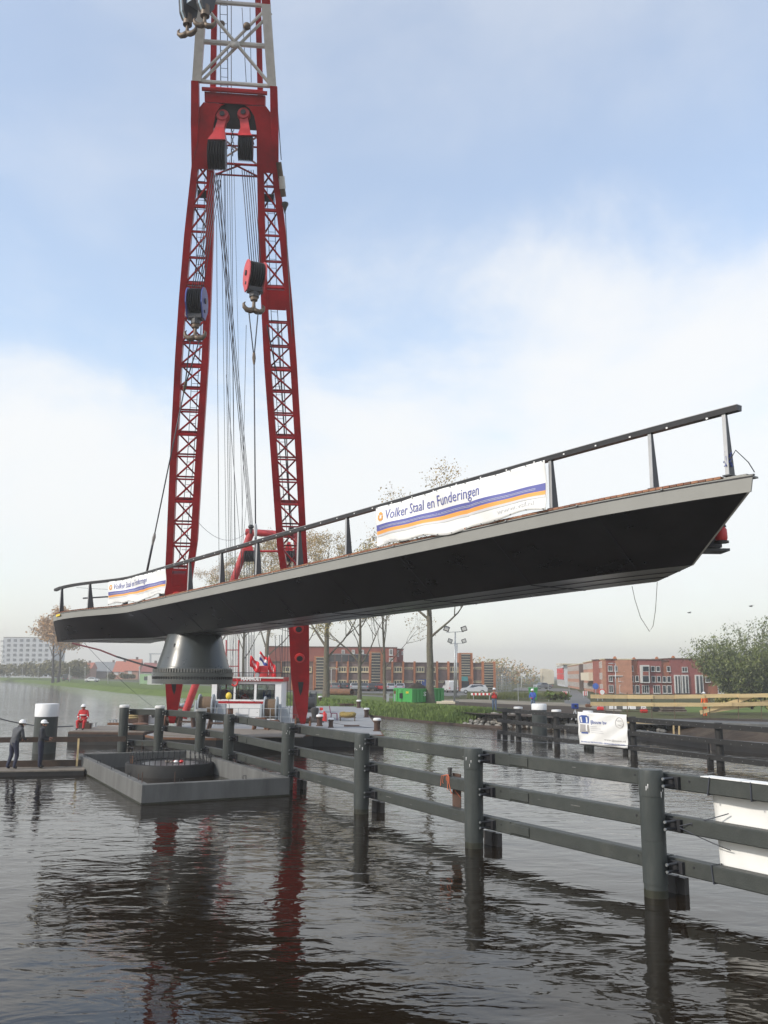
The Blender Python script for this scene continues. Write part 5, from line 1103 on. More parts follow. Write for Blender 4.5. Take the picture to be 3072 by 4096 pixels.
tree('poplar_tree', 'tallest bare tree with thick forked trunk right beside the green container', gp(1722,2812), 23.5, .44, 11, first=.34, nl=5200, leaf=.12, limbs=11, up_=.42, group=grp, cl=.55)
tree('poplar_tree', 'slim tree with sparse branches just left of the green container', gp(1542,2800), 17.0, .22, 12, first=.24, nl=1100, leaf=.11, limbs=10, spread=.40, up_=.5, group=grp, lean=(-.03,0))
tree('poplar_tree', 'yellow-budding tree with white lower trunk behind the rusty pipe', gp(1438,2800), 18, .25, 13, first=.22, nl=7500, leaf=.10, mats=('leaf_c','leaf_b'), limbs=12, spread=.36, group=grp)
tree('poplar_tree', 'mossy-trunked tree between the crane leg and the rusty pipe', gp(1303,2790), 21.5, .45, 14, first=.24, nl=7500, leaf=.10, mats=('leaf_b','leaf_a'), limbs=11, spread=.40, group=grp)
tree('poplar_tree', 'budding tree seen behind the flags right of the pedestal', gp(1062,2765), 26, .38, 15, first=.22, nl=8500, leaf=.115, mats=('leaf_a','leaf_b'), limbs=12, spread=.40, group=grp)
tree('poplar_tree', 'budding tree with thin trunk directly right of the pivot cone', gp(972,2760), 25.5, .30, 16, first=.25, nl=8500, leaf=.115, mats=('leaf_b','leaf_c'), limbs=12, spread=.38, group=grp)
tree('poplar_tree', 'pale budding tree behind the bridge rail left of the red gantry', gp(850,2748), 27, .34, 17, first=.25, nl=8000, leaf=.12, mats=('leaf_a','leaf_o2'), limbs=12, spread=.36, group=grp)
tree('poplar_tree', 'brown budding tree standing directly behind the right crane leg', gp(1190,2768), 26, .34, 18, first=.25, nl=8500, leaf=.115, mats=('leaf_b','leaf_o2'), limbs=12, spread=.38, group=grp)
grp2 = 'pair of orange trees on the left bank'
tree('alder_tree', 'left one of two orange-brown trees on the far left bank', gp(211,2727), 22.0, .42, 21, mats=('leaf_o','leaf_o2'), bark='bark_dark', first=.36, nl=4500, leaf=.30, limbs=12, spread=.34, lean=(-.06,0), group=grp2, depth=3, cl=.8)
tree('alder_tree', 'right one of two orange-brown trees under the left bridge end', gp(233,2728), 20.0, .40, 22, mats=('leaf_o','leaf_o2'), bark='bark_dark', first=.36, nl=3500, leaf=.28, limbs=12, spread=.32, lean=(-.02,0), group=grp2, depth=3, cl=.8)
# feathery willow at the right: many upright rods from a low bole
def willow(lab, base, h, w_, seed):
    rnd = random.Random(seed); t_ = thing('willow_tree', lab, 'tree', base); q = MB(); lp = []
    for k in range(190):
        a_ = rnd.uniform(0,6.28); rr = w_*rnd.random()**.6; d = V((math.cos(a_)*rr/h*1.25, math.sin(a_)*rr/h*1.25, 1)).normalized(); l_ = h*rnd.uniform(.45,1.0)*(1-.25*rr/w_)
        p = base+V((math.cos(a_)*rr*.30, math.sin(a_)*rr*.30, 0)); pts = [p]
        for j in range(6):
            d = (d+V((rnd.gauss(0,.07)+math.cos(a_)*.05, rnd.gauss(0,.07)+math.sin(a_)*.05, -.02))).normalized(); pts.append(pts[-1]+d*l_/6)
        q.tube(pts, [.07,.06,.05,.04,.03,.02,.01], 4, cap=False)
        for _ in range(230):
            f = rnd.random()**.75*5.99; i = int(f); p_ = pts[i].lerp(pts[i+1], f-i)+V((rnd.gauss(0,.42),rnd.gauss(0,.42),rnd.gauss(0,.35))); 
            if p_.z > GZ: lp.append((p_, rnd.uniform(.7,1.3)))
    q.build('trunk', 'bark_dark', t_, fix=False); leaf_mesh(lp, .20, ['leaf_w','leaf_w2','leaf_w','leaf_w3'], 'crown', t_, seed+1, .35)
wb = gp(3005,2795); willow('dense olive willow with feathery top at the right edge', wb, 12.8, 8.2, 31)
def bush(lab, base, w_, h_, n_, seed, mats=('bush_a','bush_b'), leaf=.35, name='bush', d_=None):
    rnd = random.Random(seed); t_ = thing(name, lab, 'bush', base); lp = []; d_ = d_ or w_*.5
    lobes = [(V((rnd.uniform(-w_,w_)*.8, rnd.uniform(-d_,d_), h_*rnd.uniform(.3,.62))), rnd.uniform(.3,.42)*h_) for _ in range(max(6,int(w_*1.2)))]
    q = MB()
    for c, r_ in lobes:
        q.tube([base+V((c.x*.9,c.y,0)), base+c], [.12,.04], 5, cap=False)
        for _ in range(n_//len(lobes)):
            v_ = V((rnd.gauss(0,1),rnd.gauss(0,1),rnd.gauss(0,1))).normalized()*r_*rnd.uniform(.55,1.1); v_.x *= 1.5; p = base+c+v_
            if p.z > GZ: lp.append((p, 1))
    q.build('stems', 'bark_dark', t_); leaf_mesh(lp, leaf, list(mats), 'crown', t_, seed+1)
bush('long olive hedge in front of the grey apartment block', D(110,2706,360), 24, 6.0, 6000, 41, ('hedge_a','hedge_b'), leaf=.5)
bush('olive bushes right of the orange trees before the grey barn', D(268,2710,330), 7, 7, 3500, 42, ('hedge_a','hedge_b'), leaf=.45)
bush('low green shrubs before the red-roofed houses', D(490,2716,290), 5, 2.0, 1800, 43, ('hedge_a','hedge_b'), leaf=.35)
bush('pale bare treetops far behind the football cage', D(1990,2745,330), 14, 11, 3000, 44, ('leaf_o2','leaf_c'), leaf=.45)
bush('small green shrub at the start of the foot path', D(2235,2798,92), 1.5, 1.0, 900, 45, ('blade_a','bush_b'), leaf=.14)
bush('weedy brown scrub below the timber railing at the right', D(2990,2835,74), 3.4, 1.3, 1500, 46, ('bush_b','leaf_c'), leaf=.16)

# ------------------------------------------------------------------ buildings
mat('brick_orange', (.42,.165,.08), .85, var=.15, vs=2, bump=.3, bs=8); mat('brick_purple', (.17,.125,.115), .85, var=.18, vs=2, bump=.3, bs=8); mat('brick_red', (.26,.08,.058), .85, var=.15, vs=1.5, bump=.3, bs=8)
mat('brick_red2', (.31,.115,.065), .85, var=.15, vs=1.5); mat('brick_red3', (.25,.08,.07), .85, var=.15, vs=1.5); mat('brick_brown', (.13,.085,.065), .85, var=.15, vs=1.5); mat('brick_pale_and_sunlit', (.40,.20,.13), .85, var=.15, vs=1.5)
mat('frame_cream', (.58,.50,.33), .6, var=.06); mat('frame_white', (.55,.55,.53), .6, var=.05); mat('slat', (.42,.37,.28), .7, var=.1); mat('pale_panel', (.62,.55,.42), .7, var=.06); mat('render_grey', (.50,.51,.53), .8, var=.05); mat('roof_red', (.42,.13,.075), .8, var=.15, vs=2); mat('roof_grey', (.20,.21,.215), .7, var=.1); mat('teal', (.08,.28,.28), .6)
mat('window_glass', (.035,.045,.055), .08, var=.3, vs=.3, spec=.8)
def wbox(x0, y0, x1, y1, Y, th, mt, nm, par, front=0.0):
    """panel seen between two sight lines, standing in the plane Y (front = how far it stands proud)"""
    a = D(x0, y1, Y); b = D(x1, y0, Y); q = MB(); q.box(((a.x+b.x)/2, Y-front+th/2, (a.z+b.z)/2), (abs(b.x-a.x), th, abs(b.z-a.z))); return q.build(nm, mt, par)
def window(x0, y0, x1, y1, Y, par, fm='frame_white', bars=1, fr=.10, sill=True):
    w_ = wbox(x0, y0, x1, y1, Y, .06, 'window_glass', 'window', par, .07)
    a = D(x0, y1, Y); b = D(x1, y0, Y); cx, cz, W_, H_ = (a.x+b.x)/2, (a.z+b.z)/2, abs(b.x-a.x), abs(b.z-a.z)
    q = MB()
    for dx, dz, ww, hh in ((-W_/2,0,fr,H_+fr),(W_/2,0,fr,H_+fr)): q.box((cx+dx,Y-.08,cz+dz), (ww,.08,hh))
    for dz in (-H_/2, H_/2): q.box((cx,Y-.08,cz+dz), (W_-fr,.079,fr))
    for k in range(bars): q.box((cx-W_/2+W_*(k+1)/(bars+1),Y-.08,cz), (fr*.7,.07,H_-fr))
    q.build('frame', fm, w_)
    if sill: q = MB(); q.box((cx,Y-.12,cz-H_/2-fr*.8), (W_+.25,.2,fr*.6)); q.build('sill', fm, w_)
    return w_
def shell(x0, x1, ytop, Y, depth, mt, lab, name, cat='building', base=GZ):
    a = D(x0, ytop, Y); b = D(x1, ytop, Y); t_ = thing(name, lab, cat, ((a.x+b.x)/2, Y, base))
    zt = (a.z+b.z)/2
    q = MB(); q.box(((a.x+b.x)/2, Y+depth/2, (zt+base)/2), (b.x-a.x, depth, zt-base)); q.build('wall', mt, t_)
    q = MB(); q.box(((a.x+b.x)/2, Y+depth/2, zt+.06), (b.x-a.x+.3, depth+.3, .16)); q.build('roof_edge', 'brick_brown', t_)
    return t_
# school-like orange and purple brick building
Z7 = lambda x, y: (1250+x*.4521, 2500+y*.4521)
YB = 166.0
def zx(x): return 1250+x*.4521
def zy(y): return 2500+y*.4521
sch = shell(zx(-420), zx(1610), zy(334), YB, 18, 'brick_purple', 'long low brick building with orange pilasters behind the parked cars', 'brick_building')
for x in (-280,-180,-85,12,118,214,312,507,606,706,802,902,1102,1202,1306,1410,1506,1607): wbox(zx(x-9), zy(322), zx(x+9), zy(582), YB, .5, 'brick_orange', 'pilaster', sch, .45)
for x0, x1, yt, n_ in ((30,100,280,12),(520,600,240,14),(1316,1392,252,9),(1518,1598,340,11)):
    if yt < 320: wbox(zx(x0-20), zy(yt-4), zx(x1+22), zy(560), YB, 3.5, 'brick_orange', 'stair_tower', sch, .35)
    tw = wbox(zx(x0), zy(yt+4), zx(x1), zy(560 if x0 != 1316 else 450), YB, .1, 'window_glass', 'louvre_glass', sch, .40)
    for k in range(n_):
        y = lerp(yt+8, 575 if x0 != 1316 else 440, k/(n_-1)); wbox(zx(x0), zy(y-2.6), zx(x1), zy(y+2.6), YB, .2, 'slat', 'slat', tw, .58)
bays = [118,214,312,410,606,706,802,902,1002,1102,1202,1410]
pat = {118:'s',214:'w',312:'w',410:'w',606:'s',706:'w',802:'s',902:'w',1002:'w',1102:'s',1202:'w',1410:'s'}
for x in bays:
    if pat[x] == 'w':
        window(zx(x+16), zy(373), zx(x+84), zy(413), YB, sch, 'frame_cream', 2, .16); window(zx(x+16), zy(490), zx(x+84), zy(540), YB, sch, 'frame_cream', 2, .16)
    else:
        window(zx(x+14), zy(376), zx(x+86), zy(388), YB, sch, 'frame_cream', 0, .12, False); window(zx(x+14), zy(497), zx(x+86), zy(508), YB, sch, 'frame_cream', 0, .12, False)
for x in (-260,-165,-70): window(zx(x), zy(373), zx(x+60), zy(413), YB, sch, 'frame_cream', 2, .16)
wbox(zx(1316), zy(455), zx(1372), zy(495), YB, .3, 'teal', 'entrance_sign', sch, .9); wbox(zx(1318), zy(498), zx(1385), zy(575), YB, .1, 'window_glass', 'door', sch, .42)
# red block behind it
rb = shell(zx(-420), zx(745), zy(196), 196, 14, 'brick_red', 'taller dark red brick block rising behind the low building', 'brick_building')
q = MB(); a = D(zx(745), zy(190), 196); b = D(zx(805), zy(210), 204)
for x0, y0, x1, y1 in ((430,222,452,248),(260,222,282,276),(680,215,708,265),(680,292,708,318),(350,222,372,248)): window(zx(x0), zy(y0), zx(x1), zy(y1), 196, rb, 'frame_white', 1, .15)
rb2 = shell(zx(742), zx(803), zy(214), 200, 12, 'brick_red3', 'shaded right wing of the dark red brick block', 'brick_wing')
for x0, y0, x1, y1 in ((752,225,762,275),(790,235,798,260)): window(zx(x0), zy(y0), zx(x1), zy(y1), 200, rb2, 'frame_white', 0, .12)
gl = thing('glass_penthouse', 'long low glazed rooftop storey on the brick building', 'rooftop storey', D(zx(360), zy(325), 172))
for k, x in enumerate(range(140,500,60)): wbox(zx(x), zy(262), zx(x+58), zy(326), 174, .1, 'window_glass', 'glass_panel', gl)
wbox(zx(135), zy(256), zx(505), zy(263), 174, 4, 'roof_grey', 'roof', gl, .3)
# houses on the right: front row, one thing per house
YH = 156.0
hx = lambda x: 2050+x*.42194
hy = lambda y: 2550+y*.42169
HS = [(885,1052,209,'brick_red','corner house of the red terrace with white window boxes'),(1052,1188,218,'brick_red2','orange-red terrace house next to the corner house'),(1188,1410,212,'brick_red3','dark red terrace house with tall white bay window'),(1410,1488,222,'brick_red2','narrow orange-red terrace house between two dark red ones'),(1488,1800,203,'brick_red3','taller dark red terrace house with big white framed entrances'),(1800,2150,206,'brick_red2','orange-red terrace house half hidden behind the willow'),(2150,2520,204,'brick_red','last red terrace house behind the willow')]
hs = {}
for x0, x1, yt, mt, lb in HS: hs[x0] = shell(hx(x0), hx(x1), hy(yt), YH+(.0 if mt != 'brick_red2' else .25), 10, mt, lb, 'terraced_house', 'house')
def house_of(x): 
    for x0, x1, *_ in HS:
        if x0 <= x < x1: return hs[x0]
    return hs[1800]
for x0, y0, x1, y1, bars in ((907,268,942,318,1),(966,270,990,318,0),(1060,270,1090,318,0),(1108,270,1140,318,0),(1315,273,1348,320,0),(1364,275,1395,322,0),(1464,274,1492,322,0),(1608,282,1655,325,1),
    (914,368,945,416,1),(1006,368,1040,416,1),(1114,364,1145,418,0),(1166,364,1195,418,0),(1320,368,1351,422,0),(1372,368,1402,422,0),(1425,370,1453,424,0),(1467,370,1498,424,0),
    (915,452,952,520,1),(1016,452,1044,524,0),(1066,454,1098,524,0),(1118,454,1150,526,0),(1170,454,1198,526,0),(1230,455,1290,527,2),(1336,456,1395,528,2),(1425,457,1454,528,0),(1470,457,1502,528,0),
    (1812,282,1850,325,1),(1900,282,1950,325,1),(2000,282,2050,325,1),(1830,372,1870,424,0),(1930,372,1980,424,0),(2050,372,2100,424,0),(2200,282,2250,325,1),(2300,372,2350,424,0),(1950,456,2000,528,1),(2080,456,2130,528,1)):
    window(hx(x0), hy(y0), hx(x1), hy(y1), YH, house_of(x0), 'frame_white', bars, .085)
for x0, y0, x1, y1, d_ in ((1212,262,1286,430,.7),):     # projecting bay
    bw = wbox(hx(x0), hy(y0), hx(x1), hy(y1), YH, d_, 'frame_white', 'bay_window', hs[1188], d_)
    for a_, b_, c_, e_ in ((1226,276,1254,320),(1257,276,1278,320),(1226,366,1254,420),(1257,366,1278,420)): wbox(hx(a_), hy(b_), hx(c_), hy(e_), YH, .05, 'window_glass', 'pane', bw, d_+.04)
    wbox(hx(1226), hy(325), hx(1278), hy(360), YH, .05, 'brick_red', 'red_panel', bw, d_+.04)
for x0, x1 in ((1537,1588),(1606,1662),(1735,1800)):
    fb = wbox(hx(x0), hy(355), hx(x1), hy(530), YH, .3, 'frame_white', 'tall_window_frame', house_of(x0), .3)
    wbox(hx(x0+10), hy(367), hx(x1-8), hy(528), YH, .05, 'window_glass', 'pane', fb, .33); wbox(hx((x0+x1)/2-1.5), hy(367), hx((x0+x1)/2+1.5), hy(528), YH, .05, 'frame_white', 'mullion', fb, .36)
for x0, x1 in ((908,1042),): wbox(hx(x0), hy(360), hx(x1), hy(367), YH, .3, 'frame_white', 'lintel_box', hs[885], .3)
for x, yt, hh in ((970,209,'hs'),(1152,218,''),(1368,212,''),(1524,203,'')):
    a = D(hx(x), hy(yt), YH+4); q = MB(); q.box(a+V((0,0,.15)), (.5,.5,.5)); q.box(a+V((0,0,.45)), (.3,.3,.2)); q.build('chimney', 'brick_orange', house_of(x))
# the houses along the side street, sunlight on their street walls put into a paler brick
def street_row(name, lab, A, B, h, mt, gmat, nwin, rows_, depth, cat='house'):
    A, B = V(A), V(B); d = (B-A).normalized(); nrm = V((-d.y, d.x, 0)); nrm = nrm if nrm.x < 0 else -nrm
    t_ = thing(name, lab, cat, (A+B)/2); L_ = (B-A).length
    q = MB(); q.box((A+B)/2-nrm*depth/2+V((0,0,h/2)), (L_, depth, h), (d, nrm, V((0,0,1)))); q.build('wall', mt, t_)
    q = MB(); q.box((A+B)/2-nrm*depth/2+V((0,0,h+.08)), (L_+.2, depth+.3, .16), (d, nrm, V((0,0,1)))); q.build('roof_edge', 'frame_cream', t_)
    for r_ in range(rows_):
        for k in range(nwin):
            c = A+d*(L_*(k+.5)/nwin)+V((0,0,h*(r_+.55)/rows_)); q = MB(); q.box(c+nrm*.04, (L_/nwin*.42, .08, h/rows_*.55), (d, nrm, V((0,0,1)))); w_ = q.build('window', 'window_glass', t_)
            q = MB()
            for s_ in (-1,1): q.box(c+nrm*.07+d*(s_*L_/nwin*.21), (.16,.10,h/rows_*.6), (d,nrm,V((0,0,1))))
            q.build('frame', gmat, w_)
    return t_, d, nrm
cA = D(hx(885)-1, 2772, YH+.2); cA = V((cA.x-.1,YH+.3,GZ)); cB = V((cA.x+5.2, cA.y+39, GZ)); hh = D(hx(885), hy(209), YH).z-GZ
sr, sd1, sn1 = street_row('street_terrace', 'side of the red terrace, coloured paler as if sunlit, facing the side street', cA+V((-.25,0,0)), cB, hh, 'brick_pale_and_sunlit', 'frame_white', 14, 3, 5)
q = MB(); q.box(cA.lerp(cB,.48)+sn1*.9+V((0,0,hh*.5)), (18,1.6,hh*.26), (sd1,sn1,V((0,0,1)))); q.build('cream_balcony', 'pale_panel', sr)
c1 = cB+sd1*6; c2 = c1+sd1*46
b2_, _, _ = street_row('street_terrace', 'second brick block down the side street with dark gable', c1, c2, hh*.97, 'brick_pale_and_sunlit', 'frame_white', 12, 3, 6)
q = MB(); q.box(c1-sd1*.1+V((2.6,0,hh*.48)), (6.2,.5,hh*.95)); q.build('gable', 'brick_brown', b2_)
for z_ in (.42,.75): q = MB(); q.box(c1-sd1*.45+V((3.4,0,hh*z_)), (2.2,.1,1.8)); q.build('window', 'window_glass', b2_)
c3 = c2+sd1*12; c4 = c3+sd1*40
b3_, d3, n3 = street_row('street_block', 'far building with bright red panels under scaffolding', c3, c4, hh*1.05, 'render_grey', 'frame_white', 8, 3, 9, 'building')
for r_ in (1,2):
    for k in range(5): q = MB(); q.box(c3+d3*(6+k*7)+n3*.2+V((0,0,hh*(.18+.30*r_))), (4,.2,1.6), (d3,n3,V((0,0,1)))); q.build('red_panel', 'red_bright', b3_)
q = MB(); q.box(c3+V((2,2,hh*1.10)), (7,6,.3)); q.build('roof_overhang', 'pale_panel', b3_)
for x in (2175,2190,2205):
    Yf = 330+(x-2175)*1.3; p = D(x, 2750, Yf); q = MB(); q.box((p.x,Yf,GZ+2.5), (1.6,5,random.uniform(5,7))); q.box((p.x,Yf,GZ+5.2), (1.0,3,1.0)); o = q.build('far_block', 'pale_panel'); tag(o, {2175:'far pale block at the left end of the side street',2190:'far pale block in the middle of the side street end',2205:'far pale block beside the scaffolded building'}[x], 'building')
# football cage
cg = thing('ball_cage', 'tall grey mesh ball cage right of the low brick building', 'cage', D(2015,2770,160))
for x in (1988,2000,2012,2024,2036,2044):
    a = D(x,2768,158); b = D(x,2672,158); q = MB(); q.bar(a, b, .10); q.build('cage_post', 'roof_grey', cg)
for y in np.linspace(2672,2764,9): q = MB(); q.bar(D(1986,y,158), D(2046,y,158), .09); q.build('cage_bar', 'roof_grey', cg)
# apartment block on the left
YA = 450.0
ax_ = lambda x: x*.42194
ay_ = lambda y: 2450+y*.42194
ap = shell(ax_(34), ax_(520), ay_(237), YA, 16, 'render_grey', 'long grey apartment block with window grid on the far left', 'apartment_block')
mat('flat_window', (.16,.165,.18), .3, var=.2)
for r_ in range(8):
    for c in range(8):
        x = 70+c*60 - r_*2; y = 252+r_*46
        if y < 600: wbox(ax_(x), ay_(y), ax_(x+30), ay_(y+24), YA, .3, 'flat_window', 'window', ap, .2)
for r_ in range(8): wbox(ax_(6), ay_(262+r_*46), ax_(34), ay_(280+r_*46), YA, 4, 'frame_white', 'balcony', ap, .5)
# red roofed houses on the left
def gable_house(lab, x0, x1, yb, ye, yr, Y, wall, roof, wins=(), ridge_x=True, depth=9):
    a = D(x0, ye, Y); b = D(x1, ye, Y); r_ = D((x0+x1)/2, yr, Y); t_ = thing('gable_house', lab, 'house', ((a.x+b.x)/2, Y, GZ)); zt = a.z
    q = MB(); q.box(((a.x+b.x)/2, Y+depth/2, (zt+GZ)/2), (b.x-a.x, depth, zt-GZ)); q.build('wall', wall, t_)
    q = MB()
    if ridge_x: q.prism([V((a.x-.4,Y-.5,zt-.1)), V((a.x-.4,Y+depth/2,r_.z)), V((a.x-.4,Y+depth+.5,zt-.1))], V((b.x-a.x+.8,0,0)))
    else: q.prism([V((a.x-.4,Y-.3,zt-.1)), V(((a.x+b.x)/2,Y-.3,r_.z)), V((b.x+.4,Y-.3,zt-.1))], V((0,depth+.6,0)))
    rf_ = q.build('roof', roof, t_)
    q = MB(); q.box(((a.x+b.x)/2+1, Y+depth/2, r_.z+.3), (.9,.9,1.2)); q.build('chimney', 'brick_brown', rf_)
    for (u0_, v0_, u1_, v1_) in wins: wbox(lerp(x0,x1,u0_), lerp(yb,ye,v1_), lerp(x0,x1,u1_), lerp(yb,ye,v0_), Y, .2, 'frame_white', 'window', t_, .15)
gable_house('left one of the two steep red-roofed houses', ax_(1075), ax_(1185), ay_(640), ay_(560), ay_(460), 400, 'brick_pale_and_sunlit', 'roof_red', ((.05,.6,.45,1.0),(.55,.6,.95,1.0)))
gable_house('right one of the two steep red-roofed houses, with chimney', ax_(1180), ax_(1310), ay_(640), ay_(550), ay_(440), 396, 'brick_pale_and_sunlit', 'roof_red', ((.25,.6,.55,1.05),))
gable_house('pale red-roofed house beside the grey barn', ax_(735), ax_(860), ay_(620), ay_(530), ay_(472), 430, 'brick_pale_and_sunlit', 'roof_red', ((.2,.3,.4,.7),))
gable_house('dark brown gabled house nearest the pivot cone', ax_(1345), ax_(1500), ay_(650), ay_(560), ay_(475), 380, 'brick_brown', 'brick_red3', ((.1,.5,.25,.8),(.35,.5,.5,.8)))
gable_house('long grey barn with plain metal roof', ax_(860), ax_(1150), ay_(610), ay_(556), ay_(466), 440, 'brick_brown', 'roof_grey', (), True, 16)
gable_house('small dark house left of the pale red roof', ax_(690), ax_(745), ay_(600), ay_(520), ay_(485), 420, 'brick_brown', 'brick_brown', ((.3,.3,.6,.7),))
tc_ = thing('tower_crane', 'thin distant tower crane above the brown house', 'crane', D(602,2690,520))
q = MB(); q.bar(D(602,2700,520), D(602,2614,520), .9); q.build('mast', 'galv', tc_); q = MB(); q.bar(D(596,2615,520), D(650,2616,520), .6); q.build('jib', 'galv', tc_)
for x, y, w_, h_, mt, lb in ((590,2735,4,2.6,'teal','pale green site cabin with white lettering board left of the cone'),(620,2738,3.4,2.2,'frame_white','white site container just left of the crane leg')):
    p = gp(x, y); t_ = thing('site_cabin', lb, 'cabin', p); q = MB(); q.box(p+V((0,0,h_/2)), (w_,2.4,h_)); q.build('body', mt if mt != 'teal' else 'pale_green', t_) if mt in MAT and mt != 'teal' else (mat('pale_green', (.30,.45,.25), .6), q.build('body', 'pale_green', t_))
    q = MB(); q.box(p+V((0,-1.22,h_*.55)), (w_*.35,.05,h_*.4)); q.build('window', 'window_glass', t_); q = MB(); q.box(p+V((0,0,h_+.05)), (w_+.1,2.5,.1)); q.build('roof', 'frame_white', t_)

# ------------------------------------------------------------------ street lamps, masts
def lamp(lab, x, y, ytop, arm=.9, mt='galv', grp='street lamps on the far bank', dbl=False, z=GZ):
    p = S(x, y, z); top = D(x, ytop, p.y); t_ = thing('street_lamp', lab, 'street lamp', p, grp)
    q = MB(); q.tube([p, top], [.09,.05], 8); q.build('pole', mt, t_, smooth='all')
    if arm:
        q = MB(); q.tube([top, top+V((arm*.5,0,.10)), top+V((arm,0,.06))], .035, 6); q.build('arm', mt, t_); q = MB(); q.box(top+V((arm+.2,0,.04)), (.6,.22,.10)); q.build('lamp_head', mt, t_)
    else: q = MB(); q.lathe(top, [(.05,0),(.20,.05),(.22,.22),(.10,.32),(0,.33)], 10); q.build('lamp_head', mt, t_, smooth=True)
names = ['farthest left','second from the left','third from the left','just left of the orange trees','just right of the orange trees','before the grey barn','tall and before the red-roofed houses','right of the red-roofed houses']
for k, x in enumerate((15,212,362,493,660,806,1022,1322)): lamp(f'thin pale lamp post on the left bank, {names[k]}', ax_(x), 2712+ax_(x)*.052, ay_(525 if x > 300 else 530), 0, 'frame_white', 'thin lamp posts on the left bank')
for k, (x, y, yt, lb) in enumerate(((1325,2762,2676,'white parking lamp beside the mossy tree'),(1399,2762,2694,'white parking lamp left of the yellow-budding tree'),(1609,2764,2670,'white parking lamp above the green container front'),(1675,2762,2682,'short white parking lamp just left of the tallest tree'))): lamp(lb, x, y, yt, .9 if k != 3 else 0, 'frame_white', 'white lamps on the parking lot')
def flood(lab, x, y, yt, Y=None):
    p = S(x, y, GZ); top = D(x+4, yt, p.y); t_ = thing('floodlight_mast', lab, 'floodlight', p, 'floodlight masts by the brick building')
    q = MB(); q.tube([p, top], [.10,.08], 10); q.build('pole', 'galv', t_, smooth='all'); q = MB(); q.bar(top-V((1.0,0,.05)), top+V((.9,0,.05)), .07); q.build('cross_arm', 'galv', t_)
    for s_ in (-1, 1):
        c = top+V((s_*.95,0,.35)); axs = (V((1,0,.35*s_)).normalized(), V((0,1,0)), V((-.35*s_,0,1)).normalized()); q = MB(); q.box(c, (.62,.22,.55), axs); h_ = q.build('lamp_box', 'black_steel', t_); q = MB(); q.box(c-V((0,.125,0)), (.44,.02,.36), axs); q.build('lamp_glass', 'frame_white', h_)
    q = MB(); q.box(p+V((0,0,.1)), (.9,.9,.2)); q.build('foot_block', 'concrete', t_)
flood('tall twin floodlight mast with square lamp heads', 1817, 2812, 2528); flood('lower twin floodlight mast just behind the tall one', 1824, 2790, 2574)
p = gp(1783,2815); q = MB(); q.box(p+V((0,0,.12)), (1.9,.9,.22)); q.box(p+V((.2,.1,.26)), (1.2,.6,.08)); o = q.build('concrete_slab', 'pale_panel'); tag(o, 'pale concrete ballast slab at the foot of the floodlight mast', 'slab')
lamp('street lamp with flat head in front of the corner house', 2462, 2792, 2655, -.9, 'galv', 'lamps by the terrace'); 

